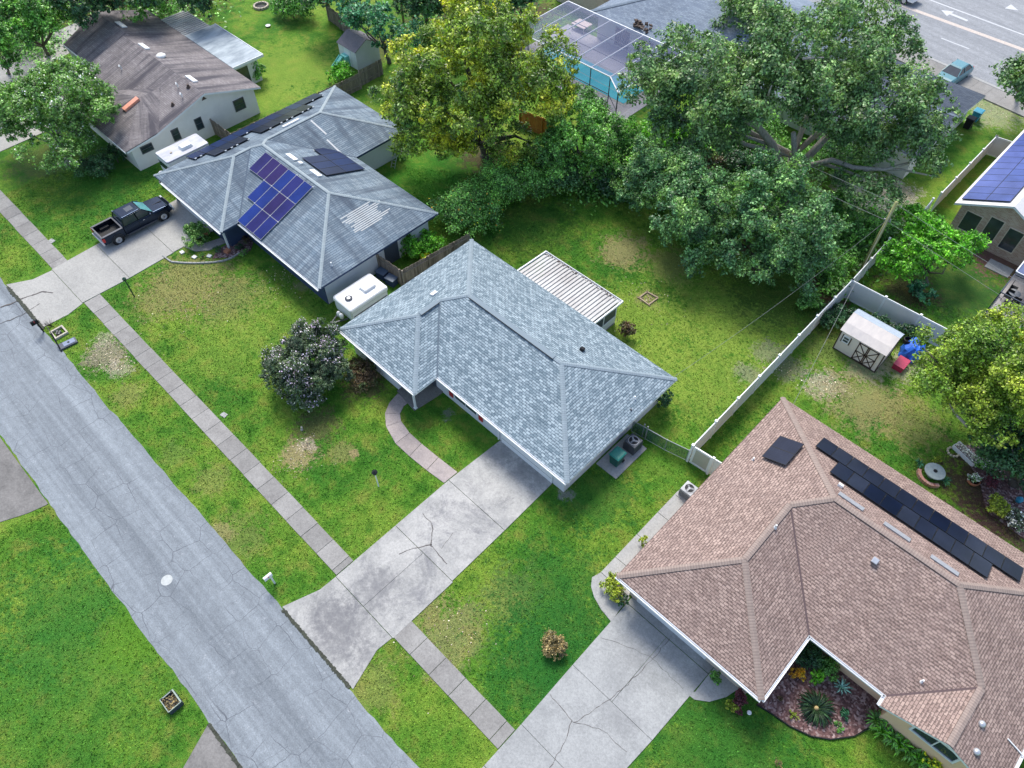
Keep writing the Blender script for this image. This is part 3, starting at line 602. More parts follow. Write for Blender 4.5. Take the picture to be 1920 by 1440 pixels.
def valleys(ro, segs, mat):
    for a, b_ in segs:
        m = MB(); a = Vector(a) + Vector((0, 0, .02)); b_ = Vector(b_) + Vector((0, 0, .02)); m.bar(a, b_, .10, .012); m.build('valley_flashing', mat, ro)
def gutters(ro, segs, mat=None, w=.13):
    for a, b_ in segs:
        m = MB(); m.bar(a, b_, w, .012); a = Vector(a); b_ = Vector(b_); n = Vector((0, 0, 1)).cross((b_ - a).normalized()) * w / 2
        m.bar(a + n + Vector((0, 0, .05)), b_ + n + Vector((0, 0, .05)), .02, .1); m.bar(a - n + Vector((0, 0, .05)), b_ - n + Vector((0, 0, .05)), .02, .1)
        m.build('gutter', mat or M_trim, ro)
def walls(parent, pts, z1, mat, name='wall'): m = MB(); m.prism(pts, -.1, z1); return m.build(name, mat, parent)
def window(parent, p0, p1, z0, z1, out, nx=1, nz=2, frame=M_trim, glass=M_glass, fw=.07, proud=.05, name='window'):
    """p0,p1: plan ends on the wall face; out: outward unit vector"""
    p0 = Vector((*p0, 0)); p1 = Vector((*p1, 0)); o = Vector((*out, 0)).normalized(); u = (p1 - p0).normalized(); Z = Vector((0, 0, 1)); W = (p1 - p0).length; H = z1 - z0; c = (p0 + p1) / 2 + Z * (z0 + z1) / 2
    fr = MB()
    for s in (-1, 1): fr.obox(c + u * s * (W / 2 - fw / 2) + o * proud / 2, u, o, Z, fw, proud, H); fr.obox(c + Z * s * (H / 2 - fw / 2) + o * proud / 2, u, o, Z, W - 2 * fw, proud, fw)
    for i in range(1, nx): fr.obox(c + u * (i / nx - .5) * W + o * proud * .45, u, o, Z, fw * .5, proud * .8, H - 2 * fw)
    for i in range(1, nz): fr.obox(c + Z * (i / nz - .5) * H + o * proud * .40, u, o, Z, W - 2 * fw, proud * .7, fw * .5)
    f = fr.build(name, frame, parent)
    pn = MB(); pn.obox(c + o * proud * .15, u, o, Z, W - fw, proud * .25, H - fw); pn.build('pane', glass, f)
    return f
def panel_array(parent, origin, u, v, n, cells, pw, ph, mat, name='solar_panel', gap=.02, lift=.12, frame=M_black):
    """cells: list of (i, j) places in the array along u (pw) and v (ph)"""
    for (i, j) in cells:
        c = origin + u * (pw + gap) * (i + .5) + v * (ph + gap) * (j + .5) + n * lift
        m = MB(); m.obox(c, u, v, n, pw, ph, .035); pz = m.build(name, frame, parent)
        q = MB(); a = c + n * .0205; hw, hh = pw / 2 - .02, ph / 2 - .02
        q.face([a - u * hw - v * hh, a + u * hw - v * hh, a + u * hw + v * hh, a - u * hw + v * hh], [(0, 0), (pw, 0), (pw, ph), (0, ph)])
        q.build('solar_cells', mat, pz)
def plane_pt(px, py, p0, n):                       # where the view ray meets a roof plane
    d = _fw * FPX + _rt * (px - 960) - _up * (py - 720); o = Vector((0, 0, CAM_H)); t = (p0 - o).dot(n) / d.dot(n); return o + d * t
def vent_box(parent, p, n, w, l, h, mat, u=None, name='roof_vent'):
    n = Vector(n).normalized(); u = (Vector((0, 0, 1)).cross(n)).normalized() if u is None else u; v = n.cross(u); m = MB(); m.obox(p + n * h / 2, u, v, n, l, w, h); return m.build(name, mat, parent, bevel=.015)
def pipe(parent, p, h, r, mat, name='vent_pipe'):
    m = MB(); m.cyl(p, r, p.z - .15, p.z + h, 10); m.cyl(p, r * 2.2, p.z - .1, p.z + .05, 10, r * 1.2); return m.build(name, mat, parent)

# ---- the middle house: slate blue hip roof
E = 2.6
x0, x1, y0, y1, xw, yw, s = -31.42, -12.47, 17.37, 27.95, -23.6, 15.48, .335
a = (xw - x0) / 2; b_ = (y1 - y0) / 2; ym = (y0 + y1) / 2; za = E + a * s; zb = E + b_ * s
H = thing('house', 'single storey house with new slate blue hip roof in the middle of the photo', 'house', ((x0 + x1) / 2, ym, 0))
p = dict(A=(x0, yw, E), B=(xw, yw, E), C=(xw, y0, E), D=(x1, y0, E), F=(x1, y1, E), Gg=(x0, y1, E), P=(x0 + a, yw + a, za), Q=(x0 + a, y0 + a, za), R1=(x0 + b_, ym, zb), R2=(x1 - b_, ym, zb))
ro = roof_part(H, [[p['A'], p['B'], p['P']], [p['B'], p['C'], p['Q'], p['P']], [p['C'], p['D'], p['R2'], p['R1'], p['Q']], [p['D'], p['F'], p['R2']], [p['F'], p['Gg'], p['R1'], p['R2']], [p['Gg'], p['A'], p['P'], p['Q'], p['R1']]],
    [p[k] for k in ('A', 'B', 'C', 'D', 'F', 'Gg')], E, M_roof_main, M_cap_main,
    [(p['A'], p['P']), (p['B'], p['P']), (p['P'], p['Q']), (p['Q'], p['R1']), (p['Gg'], p['R1']), (p['D'], p['R2']), (p['F'], p['R2']), (p['R1'], p['R2'])])
for a_, b2 in (((x0 + a + .03, yw + a + .1), (x0 + a + .03, y0 + a - .2)),):
    m = MB(); m.box(a_[0] - .17, a_[0] + .17, a_[1], b2[1], za + .05, za + .085); m.build('ridge_vent', M_cap_main, ro)
    m = MB(); m.box(a_[0] + .172, a_[0] + .20, a_[1], b2[1], za + .03, za + .07); m.build('ridge_vent_slot', M_black, ro)
m = MB(); m.box(x0 + b_ + .3, x1 - b_ - .6, ym - .17, ym + .17, zb + .05, zb + .085); m.build('ridge_vent', M_cap_main, ro)
m = MB(); m.box(x0 + b_ + .3, x1 - b_ - .6, ym - .20, ym - .172, zb + .03, zb + .07); m.build('ridge_vent_slot', M_black, ro)
nL = Vector((-s, 0, 1)).normalized(); nB = Vector((0, s, 1)).normalized(); nF = Vector((0, -s, 1)).normalized(); nR_ = Vector((s, 0, 1)).normalized()
vent_box(ro, plane_pt(814, 551, Vector(p['A']), nL), nL, .34, .48, .1, M_mint if False else M_white, name='roof_vent')
vent_box(ro, plane_pt(1091, 657, Vector(p['F']), nB), nB, .26, .26, .22, M_black, name='vent_cap')
pipe(ro, plane_pt(1190, 748, Vector(p['D']), nR_), .25, .04, M_white); pipe(ro, plane_pt(1183, 769, Vector(p['D']), nR_), .14, .04, M_dgrey)
gutters(ro, [((xw + .03, y0 - .08, E - .1), (x1, y0 - .08, E - .1)), ((x0, yw - .08, E - .1), (xw, yw - .08, E - .1))])
wz = E - .17
walls(H, [(x0 + .5, yw + .55), (-26.25, yw + .55), (-26.25, y0 + .6), (-24.05, y0 + .6), (x1 - .6, y0 + .6), (x1 - .6, y1 - .5), (x0 + .5, y1 - .5)], wz, M_lilac_wall)
m = MB(); m.box(-24.33, -24.21, 15.72, 15.84, .1, wz); m.box(-24.37, -24.17, 15.68, 15.88, .1, .2); m.build('porch_post', M_trim, H)
window(H, (-29.9, yw + .55), (-27.2, yw + .55), .9, 2.1, (0, -1), 2, 2)
window(H, (-22.8, y0 + .6), (-20.6, y0 + .6), .55, 2.1, (0, -1), 2, 2)
for xa in (-23.25, -20.45): m = MB(); m.box(xa, xa + .35, y0 + .53, y0 + .597, .45, 2.2); m.build('shutter', M_red, H)
gd = MB(); gd.box(-18.35, -14.0, y0 + .52, y0 + .597, .06, 2.2)
gdo = gd.build('garage_door', M_trim, H)
for z in (.55, 1.05, 1.55): m = MB(); m.box(-18.3, -14.05, y0 + .505, y0 + .522, z, z + .03); m.build('groove', M_grey, gdo)
m = MB(); m.tube([(-18.6, y0 + .5, .1), (-18.6, y0 + .5, wz - .35), (-18.6, y0 - .02, wz - .02)], .045, 8); m.build('downpipe', M_trim, H)
m = MB(); m.box(-25.5, -24.6, y0 + .53, y0 + .597, .12, 2.15); m.build('front_door', M_darktrim, H)
m = MB(); m.box(x1 - .597, x1 - .53, 23.2, 24.2, .9, 2.0); m.build('side_window', M_glass, H)
# screened patio with the white pan roof
LN = thing('patio_room', 'screened patio room with ribbed white pan roof behind the slate blue house', 'patio room', (-23, 29.7, 0))
lx0, lx1, ly0, ly1 = -26.75, -19.45, 27.97, 31.15
m = MB(); n_r = 24
prof = []
for i in range(n_r):
    xa = lx0 + .15 + (lx1 - lx0 - .3) * i / n_r; w_ = (lx1 - lx0 - .3) / n_r
    prof += [(xa, 0), (xa + w_ * .76, 0), (xa + w_ * .80, .07), (xa + w_ * .96, .07)]
prof.append((lx1 - .15, 0))
for (xa, ha), (xb, hb) in zip(prof[:-1], prof[1:]): m.face(up_face([Vector((xa, ly0, 2.42 + ha)), Vector((xb, ly0, 2.42 + hb)), Vector((xb, ly1 - .12, 2.26 + ha)), Vector((xa, ly1 - .12, 2.26 + ha + (hb - ha)))]))
pr_ = m.build('pan_roof', M_metal_white, LN, fixn=False)
m = MB(); m.bar((lx0, ly0, 2.40), (lx0, ly1, 2.24), .1, .16); m.bar((lx1, ly0, 2.40), (lx1, ly1, 2.24), .1, .16); m.bar((lx0, ly1, 2.20), (lx1, ly1, 2.20), .04, .2); m.bar((lx0, ly1 - .12, 2.12), (lx1, ly1 - .12, 2.12), .2, .02); m.build('edge_gutter', M_trim, pr_)
m = MB(); r_ = random.Random(3)
for i in range(70): xa = r_.uniform(lx0 + .2, lx1 - .3); m.obox((xa, ly1 - r_.uniform(.1, .3), 2.30), (1, r_.uniform(-1, 1), 0), (0, 1, 0), (0, 0, 1), r_.uniform(.05, .16), .06, .03)
m.build('leaf_litter', M_brownwood, pr_)
m = MB(); m.prism([(lx0 + .2, ly0), (lx1 - .2, ly0), (lx1 - .2, ly1 - .25), (lx0 + .2, ly1 - .25)], -.05, .1); m.build('floor', C_walk, LN)
m = MB()
for (xa, ya) in [(lx1 - .25, ly0 + .1), (lx1 - .25, ly0 + 1.5), (lx1 - .25, ly1 - .3), (lx0 + .25, ly1 - .3), (-24.5, ly1 - .3), (-22.2, ly1 - .3), (lx0 + .25, ly0 + .1)]: m.box(xa - .04, xa + .04, ya - .04, ya + .04, .1, 2.24)
m.box(lx1 - .29, lx1 - .21, ly0 + .14, ly1 - .34, .75, .83); m.box(lx0 + .3, lx1 - .3, ly1 - .34, ly1 - .26, .75, .83)
m.build('frame', M_trim, LN)
m = MB(); m.box(lx1 - .27, lx1 - .23, ly0 + .14, ly1 - .34, .1, .75); m.box(lx0 + .3, lx1 - .3, ly1 - .32, ly1 - .28, .1, .75); m.build('kick_panel', M_trim, LN)
m = MB(); m.box(lx1 - .26, lx1 - .24, ly0 + .14, ly1 - .34, .83, 2.2); m.box(lx0 + .3, lx1 - .3, ly1 - .31, ly1 - .29, .83, 2.15); m.build('screen', M_darktrim, LN)

valleys(ro, [(p['Q'], p['C'])], simple('slate_valley', (.10, .135, .17), .9))

# ---- the blue grey house with solar panels
x0, x1, y0, y1, xr, yf, yb, s = -55.4, -35.4, 16.85, 28.2, -45.5, 15.28, 33.6, .36
a = (xr - x0) / 2; b_ = (y1 - y0) / 2; ym = (y0 + y1) / 2; za = E + a * s; zb = E + b_ * s; xm = x0 + a
H = thing('house', 'old blue grey hip roofed house with solar panels behind the black pickup', 'house', (-46, 22, 0))
F1, F2 = (x0, yf, E), (xr, yf, E); V1 = (xr, y0, E); B1, B2 = (x1, y0, E), (x1, y1, E); V2 = (xr, y1, E); K1, K2 = (xr, yb, E), (x0, yb, E)
P1 = (xm, yf + a, za); Q1 = (xm, y0 + a, za); T1 = (x0 + b_, ym, zb); T2 = (x1 - b_, ym, zb); Q2 = (xm, y1 - a, za); P2 = (xm, yb - a, za)
ro = roof_part(H, [[F1, F2, P1], [F2, V1, Q1, P1], [V1, B1, T2, T1, Q1], [B1, B2, T2], [B2, V2, Q2, T1, T2], [V2, K1, P2, Q2], [K1, K2, P2], [K2, F1, P1, Q1, T1, Q2, P2]],
    [F1, F2, V1, B1, B2, V2, K1, K2], E, M_roof_blue, M_cap_blue, [(F1, P1), (F2, P1), (P1, Q1), (Q1, T1), (T1, T2), (B1, T2), (B2, T2), (T1, Q2), (Q2, P2), (K1, P2), (K2, P2)], capw=.25, fascia=M_navy)
gutters(ro, [((xr + .1, y0 - .1, E - .12), (x1, y0 - .1, E - .12)), ((x0 + 1.2, yf - .1, E - .12), (xr, yf - .1, E - .12))])
valleys(ro, [(Q1, V1), (Q2, V2)], simple('blue_valley', (.08, .11, .15), .9))
walls(H, [(x0 + .6, yf + .75), (-46.6, yf + .75), (-46.6, y0 + .75), (x1 - .65, y0 + .75), (x1 - .65, y1 - .6), (xr - .6, y1 - .6), (xr - .6, yb - .6), (x0 + .6, yb - .6)], wz, M_white_wall)
m = MB(); m.box(-46.6, x1 - .65, y0 + .70, y0 + .745, -.05, wz); m.build('front_cladding', M_navy, H)
m = MB(); m.box(x0 + .6, -46.6, yf + .70, yf + .745, -.05, wz); m.box(-46.595, -46.55, yf + .75, y0 + .7, 0, wz); m.build('garage_cladding', M_navy, H)
m = MB(); m.box(-54.0, -49.2, yf + .64, yf + .698, .05, 2.15); gd = m.build('garage_door', M_trim, H)
window(H, (-43.8, y0 + .7), (-41.6, y0 + .7), .9, 2.0, (0, -1), 2, 2); window(H, (-39.9, y0 + .7), (-38.1, y0 + .7), .9, 2.0, (0, -1), 2, 2)
m = MB(); pp = G(430, 466, 0); m.bar((pp.x, pp.y, .05), (pp.x, pp.y, wz), .13, .13, (1, 0, 0)); m.build('porch_post', M_trim, H)
m = MB(); m.box(x1 - .648, x1 - .60, y0 + 6.3, y0 + 7.6, .05, 2.1); m.build('side_door', M_darktrim, H)
nL = Vector((-s, 0, 1)).normalized(); nB = Vector((0, s, 1)).normalized(); nF = Vector((0, -s, 1)).normalized(); nR_ = Vector((s, 0, 1)).normalized()
U = Vector((1, 0, 0)); Vf = nF.cross(U)
o = plane_pt(443, 414, Vector(V1), nF); o = plane_pt(441, 416, Vector(V1), nF)
# violet panels on the street side: three rows stepping up to the ridge
c0 = plane_pt(444, 417, Vector(V1), nF); rowv = Vf
for k, (px_, py_, n_) in enumerate(((444, 416, 3), (466, 370, 4), (470, 318, 6))):
    oo = Vector(V1) + U * (3.0 - n_ * 1.035) + Vf * (.02 + k * 1.875); panel_array(ro, oo, U, Vf, nF, [(i, 0) for i in range(n_)], 1.02, 1.86, M_sol_purple, gap=.015, frame=M_grey)
for (u_, v_) in ((-.1, 1.9), (.95, 1.9), (1.98, 1.9), (3.0, 1.9), (-1.1, 3.77), (-.1, 3.77), (.95, 3.77), (1.98, 3.77), (3.02, 5.65), (1.0, 5.65)):
    c_ = Vector(V1) + U * u_ + Vf * v_ + nF * .15; m = MB(); m.obox(c_, U, Vf, nF, .12, .06, .04); m.build('panel_clamp', M_alu, ro)
# dark panels on the back slope of the right block
Ub = Vector((-1, 0, 0)); Vb = nB.cross(Ub)
oo = Vector(B2) + Ub * 7.9 + Vb * .85
panel_array(ro, oo, Ub, Vb, nB, [(i, 0) for i in range(4)], 1.05, 1.86, M_sol_navy, gap=.02)
panel_array(ro, oo, Ub, Vb, nB, [(i, 1) for i in range(3)], 1.05, 1.86, M_sol_navy, gap=.02)
for q in ((547, 296), (592, 326)): vent_box(ro, plane_pt(q[0], q[1], Vector(B2), nB), nB, .42, 1.15, .12, M_white, name='ridge_vent')
vent_box(ro, plane_pt(563, 307, Vector(B2), nB), nB, .3, .4, .14, M_white, name='roof_vent')
# dark panels all along the slope that faces the tan house
Vl = nL.cross(Vector((0, -1, 0))); Ul = Vector((0, -1, 0))
oo = Vector((x0, yb, E)) + Ul * 2.15 - Vl * .25
panel_array(ro, oo, Ul, Vl, nL, [(i, 0) for i in range(12)], 1.07, 1.78, M_sol_navy, gap=.02)
panel_array(ro, oo, Ul, Vl, nL, [(i, 1) for i in range(2, 7)] + [(i, 1) for i in (8, 9, 10)], 1.07, 1.78, M_sol_black, gap=.02)
for (u_, v_) in [(2.3 + 1.09 * k, 1.62) for k in range(0, 2)] + [(4.5 + 1.09 * k, 3.50) for k in range(5)] + [(10.2, 1.62)] + [(11.0 + 1.09 * k, 3.50) for k in range(3)] + [(14.6, 1.62), (15.1, 1.62), (5.0, 3.50), (7.2, 3.5), (12.6, 3.5)]:
    c_ = Vector((x0, yb, E)) + Ul * u_ + Vl * v_ + nL * .14; m = MB(); m.obox(c_, Ul, Vl, nL, .16, .09, .06); m.build('panel_clamp', M_white, ro)
vent_box(ro, plane_pt(546, 232, Vector(F1), nL), nL, .4, 1.6, .12, M_white, name='ridge_vent')
mk2 = MB(); r_ = random.Random(4)
for i in range(22):
    q = plane_pt(622 + r_.uniform(0, 62), 412 + r_.uniform(-1, 1), Vector(B1), nR_); yy = q.y + 0
for i in range(11):
    ya, yb2, zrow = r_.uniform(21.6, 22.4), r_.uniform(24.2, 25.8), i
    xx = -38.9 + i * .155; z_ = E + (x1 - xx) * s
    c = Vector((xx, (ya + yb2) / 2, z_)) + nR_ * .012
    mk2.obox(c, Vector((0, 1, 0)), nR_.cross(Vector((0, 1, 0))), nR_, (yb2 - ya), .08, .012)
mk2.build('patched_shingles', simple('pale_patch', (0.52, 0.53, 0.52), .8), ro)
pipe(ro, plane_pt(622, 498, Vector(B1), nR_), .3, .045, M_white); pipe(ro, plane_pt(590, 165 + 120, Vector(V2), nR_), .2, .04, M_white)
mk3 = MB()
for (pa, pb) in (((583, 226), (612, 252)), ((613, 262), (640, 288))): mk3.bar(plane_pt(*pa, Vector(V2), nR_) + nR_ * .02, plane_pt(*pb, Vector(V2), nR_) + nR_ * .02, .14, .012, nR_)
mk3.build('sealant_streak', simple('pale_sealant', (0.55, .56, .56), .8), ro)

# ---- tan gabled house, upper left
H = thing('house', 'long white walled house with dark weathered gable roof beside the flat extension, upper left', 'house', (-68, 22, 0))
xe = -60.1; zr = 4.25; yr = 23.45; yb = 28.7; yl = 18.2; ys = 15.35
xj, yj = -74.2, 19.55
fb = lambda y: E + (yb - y) * (zr - E) / (yb - yr)
ff = lambda y: E + .12 + (y - yl) * (zr - E - .12) / (yr - yl)
faces = [[(xe, yb, E), (xj, yb, E), (xj, yr, zr), (xe, yr, zr)], [(xe, yr, zr), (xj, yr, zr), (xj, yl, E + .12), (xe, yl, E + .12)], [(xe, yl, E + .12), (xj, yl, E + .12), (xj, ys, 2.42), (xe, ys, 2.42)],
    [(xj, yb + .2, E - .12), (-81.0, yb + .2, E - .12), (-81.0, yr + .5, zr - .15), (xj, yr + .5, zr - .15)], [(xj, yr + .5, zr - .15), (-81.0, yr + .5, zr - .15), (-80.3, yj, E), (xj, yj, E)]]
ro = roof_part(H, faces, [(xe, ys, 2.42), (xe, yl, E + .12), (xe, yr, zr), (xe, yb, E), (xj, yb, E), (xj, yr, zr), (xj, yl, E + .12), (xj, ys, 2.42)], E, M_roof_tan, M_cap_brown, [], fascia=M_trim)
m = MB(); m.face([(-81.0, yr + .5, zr - .15), (-81.0, yb + .2, E - .12), (-80.9, yb, 0), (-80.3, yj + .5, 0), (-80.3, yj, E)]); m.build('gable_end', M_cream_wall, H, fixn=False)
m = MB(); m.bar((-80.3, yj - .02, E - .06), (xj, yj - .02, E - .06), .05, .16); m.build('fascia', M_trim, ro)
# low cross wing on the street side
ax, ay = -64.6, 21.6; az = ff(21.6) + .02
rp = (ax, 19.6, az - .04); e1, e2 = (xe - .01, ys - .1, 2.46), (-69.2, ys - .1, 2.46)
faces = [[(ax, ay, az), rp, (xe - .01, yl + .3, E + .2)], [rp, e1, (xe - .01, yl + .3, E + .2)], [(ax, ay, az), rp, (-69.2, yl + .3, E + .2)], [rp, e2, (-69.2, yl + .3, E + .2)], [rp, e1, e2]]
m = MB()
for f in faces: f = up_face([Vector(q) for q in f]); m.face(f, slope_uv(f))
wing = m.build('cross_wing_roof', M_roof_tan, H)
m = MB(); m.bar((-74.2, ys - .12, 2.36), (xe, ys - .12, 2.36), .05, .17); m.build('fascia', M_trim, wing)
m = MB(); m.prism([(xe - .5, ys + .5), (xe - .5, yb - .5), (-80.5, yb - .3), (-80, yj + .6), (xj, yj + .6), (xj, ys + .5)], -.1, 2.4); wl = m.build('wall', M_cream_wall, H)
m = MB(); m.face([(xe - .494, ys + .5, 2.3), (xe - .494, yb - .5, 2.3), (xe - .494, yb - .5, E - .02), (xe - .494, yr, zr - .2), (xe - .494, yl, E - .08), (xe - .494, ys + .5, 2.34)]); m.build('gable_wall', M_cream_wall, wl, fixn=False)
X = xe - .5
for ya, yb_, z0_, z1_ in ((25.9, 27.0, 1.1, 2.2), (21.9, 22.6, 1.1, 2.2), (19.6, 20.3, 1.1, 2.2), (16.6, 17.7, 1.3, 2.0)): window(H, (X, ya), (X, yb_), z0_, z1_, (1, 0), 1, 2, frame=M_dgrey, glass=M_glass)
m = MB(); m.face([(X + .03, yr + .25, 3.45), (X + .03, yr - .25, 3.45), (X + .03, yr, 3.8)]); m.build('gable_vent', M_brownwood, H, fixn=False)
nF = Vector((0, -(zr - E) / (yr - yl), 1)).normalized(); pF = Vector((xe, yl, E + .12)); nB = Vector((0, (zr - E) / (yb - yr), 1)).normalized(); pB = Vector((xe, yb, E))
vent_box(ro, plane_pt(227, 47, pB, nB), nB, .5, 1.5, .1, M_white, name='ridge_vent'); vent_box(ro, plane_pt(270, 88, pB, nB), nB, .45, 1.4, .12, M_white, name='ridge_vent'); vent_box(ro, plane_pt(359, 149, pB, nB), nB, .45, 1.4, .12, M_white, name='ridge_vent')
q = plane_pt(302, 106, pB, nB); m = MB(); m.lathe(q, [(.05, -.1), (.42, -.05), (.45, .1), (.3, .22), (.03, .26)], 18); m.build('turbine_vent', M_cream_wall, ro, smooth=True)
nw = (Vector(e1) - Vector(rp)).cross(Vector(e2) - Vector(rp)).normalized(); nw = nw if nw.z > 0 else -nw; vent_box(ro, plane_pt(247, 197, Vector(rp), nw), nw, .5, 1.6, .22, simple('orange_skylight', (.72, .30, .20), .4), (Vector((0, 1, 0)) - nw * nw.y).normalized(), name='skylight')
for q in ((228, 130), (334, 163), (342, 182)):
    w_ = plane_pt(q[0], q[1], pF, nF); m = MB(); m.tube([w_, w_ + Vector((0, 0, .35)), w_ + Vector((.12, -.1, .5)), w_ + Vector((.28, -.2, .42))], .05, 8); m.build('vent_pipe', M_white, ro)
for q in ((353, 162), (324, 196)): pipe(ro, plane_pt(q[0], q[1], pF, nF), .2, .1, M_brownwood)
m = MB(); w_ = plane_pt(278, 35, pB, nB); m.tube([w_, w_ + Vector((0, 0, 2.4))], .03, 6); m.build('mast', M_alu, ro)
# flat extensions
m = MB()
for i in range(13):
    xa = -78.1 + i * .375
    m.prism([(xa, 28.75), (xa + .27, 28.75), (xa + .27, 31.6), (xa, 31.6)], 2.42, 2.5); m.prism([(xa + .27, 28.75), (xa + .375, 28.75), (xa + .375, 31.6), (xa + .27, 31.6)], 2.42, 2.57)
m.build('pan_roof', M_metal_white, H)
m = MB(); m.box(-73.2, -64.75, 28.75, 32.1, 2.42, 2.6); fx = m.build('flat_roof', M_metal_old, H)
m = MB(); m.bar((-73.2, 32.13, 2.52), (-64.72, 32.13, 2.52), .06, .24); m.bar((-64.72, 28.75, 2.52), (-64.72, 32.1, 2.52), .06, .24); m.build('flat_roof_edge', M_trim, fx)
m = MB(); m.prism([(-77.6, 28.2), (-65.2, 28.2), (-65.2, 31.6), (-77.6, 31.6)], -.1, 2.42); m.build('extension_wall', M_cream_wall, H)
window(H, (-65.2, 29.1), (-65.2, 30.5), .1, 2.1, (1, 0), 1, 1, glass=M_glass)

# ---- brown house, lower right
x0, x1, y0, y1, xw, yw, s = -6.85, 12.0, 19.38, 31.42, 2.12, 15.02, .43
a = (xw - x0) / 2; b_ = (y1 - y0) / 2; ym = (y0 + y1) / 2; za = E + a * s; zb = E + b_ * s; xm = x0 + a
H = thing('house', 'brown shingled hip roofed house with a black solar array, lower right', 'house', (2.5, 24, 0))
A_, B_, C_ = (x0, yw, E), (xw, yw, E), (xw, y0, E); P1, Q1 = (xm, yw + a, za), (xm, y0 + a, za)
gx0, gx1, gy = 6.32, 12.0, 18.75; ga = (gx1 - gx0) / 2; gm = gx0 + ga; zg = E + ga * s
D0 = (gx0, y0, E); D1 = (gx0, gy, E); D2 = (gm, gy, zg); D3 = (gx1, gy, E); GV = (gm, y0 + ga, zg)
R1, R2 = (x0 + b_, ym, zb), (x1 - b_, ym, zb); Fc, Gc = (x1, y1, E), (x0, y1, E)
ro = roof_part(H, [[A_, B_, P1], [B_, C_, Q1, P1], [C_, D0, GV, R2, R1, Q1], [D0, D1, D2, GV], [D2, D3, Fc, R2, GV], [Fc, Gc, R1, R2], [Gc, A_, P1, Q1, R1]],
    [A_, B_, C_, D0, D1, D2, D3, Fc, Gc], E, M_roof_brown, M_cap_brown, [(A_, P1), (B_, P1), (P1, Q1), (Q1, R1), (Gc, R1), (R1, R2), (R2, Fc), (R2, GV), (GV, D2)], capw=.34)
gutters(ro, [((x0, yw - .08, E - .1), (xw, yw - .08, E - .1)), ((xw + .08, yw, E - .1), (xw + .08, y0, E - .1)), ((xw, y0 - .08, E - .1), (gx0, y0 - .08, E - .1)), ((gx0 - .08, y0, E - .1), (gx0 - .08, gy, E - .1)), ((x1 + .08, gy, E - .1), (x1 + .08, y1, E - .1))], w=.12)
valleys(ro, [(Q1, C_), (GV, D0)], simple('brown_valley', (.11, .075, .075), .9))
walls(H, [(x0 + .7, yw + .75), (xw - .6, yw + .75), (xw - .6, y0 + .8), (gx0 + .6, y0 + .8), (gx0 + .6, gy + .6), (gx1 - .6, gy + .6), (gx1 - .6, y1 - .6), (x0 + .7, y1 - .6)], wz, M_tan_wall)
m = MB(); m.face([(gx0 + .6, gy + .594, 2.3), (gx1 - .6, gy + .594, 2.3), (gx1 - .6, gy + .594, E + .1), (gm, gy + .594, zg - .15), (gx0 + .6, gy + .594, E + .1)]); m.build('gable_wall', M_tan_wall, H, fixn=False)
window(H, (2.95, y0 + .8), (3.4, y0 + .8), 1.2, 2.2, (0, -1), 1, 1); window(H, (3.7, y0 + .8), (4.75, y0 + .8), 1.2, 2.2, (0, -1), 3, 1, fw=.09); window(H, (4.76, y0 + .8), (5.8, y0 + .8), 1.2, 2.2, (0, -1), 3, 1, fw=.09)
window(H, (8.0, gy + .6), (10.2, gy + .6), 1.5, 2.6, (0, -1), 2, 1, fw=.1, proud=.08)
m = MB(); m.box(-5.6, -1.0, yw + .66, yw + .745, .06, 2.2); gd = m.build('garage_door', M_trim, H)
for a_, b2 in ((x0 + .72, -5.62), (-.98, xw - .62)): m = MB(); m.box(a_, b2, yw + .68, yw + .745, .06, 2.3); m.build('brick_facing', M_brick_pale, H)
nL = Vector((-s, 0, 1)).normalized(); nB = Vector((0, s, 1)).normalized(); nF = Vector((0, -s, 1)).normalized()
pL, pB, pF = Vector(A_), Vector(Gc), Vector(C_)
# single pair of panels on the left slope
Vl = nL.cross(Vector((0, -1, 0))); oo = plane_pt(1452, 822, pL, nL)
oo = plane_pt(1432, 862, pL, nL); oo2 = plane_pt(1455, 823, pL, nL)
panel_array(ro, pL + Vector((0, 13.1, 0)) + Vl * 1.8, Vector((0, -1, 0)), Vl, nL, [(0, 0), (1, 0)], .985, 1.5, M_sol_black, lift=.2, gap=.008)
Ub = Vector((1, 0, 0)); Vb = nB.cross(Vector((-1, 0, 0)))      # Vb points up the back slope
Vdn = -Vb
oo = plane_pt(1572, 872, pB, nB)                                # upper row
lo_cells = 9
o1 = plane_pt(1552, 888, pB, nB)
def row(o_, n_, pw=1.13, ph=1.72, mats=(M_sol_black,)):
    for i in range(n_): panel_array(ro, o_ + Ub * (pw + .015) * i, Ub, Vdn, nB, [(0, 0)], pw, ph, mats[i % len(mats)], gap=.0, lift=.14)
row(pB + Ub * 4.98 + Vb * 4.76, 9, pw=.965, ph=1.5)
row(pB + Ub * 3.48 + Vb * 3.2, 12, pw=.96, ph=1.44)
for q in (((1595, 941)), ((1681, 998)), ((1770, 1061))): vent_box(ro, plane_pt(q[0], q[1], pB, nB), nB, .34, 1.45, .08, M_grey, name='ridge_vent')
vent_box(ro, plane_pt(1575, 912, pB, nB), nB, .2, .28, .16, M_white, name='junction_box')
vent_box(ro, plane_pt(1640, 1052, pF, nF), nF, .3, .3, .25, M_alu, name='vent_cap')
for q, pl, nn in (((1412, 862), pL, nL), ((1454, 988), pL, nL), ((1728, 1278), pF, nF)): pipe(ro, plane_pt(q[0], q[1], pl, nn), .22, .05, M_white)
nR_ = Vector((s, 0, 1)).normalized(); pR = Vector(D3)
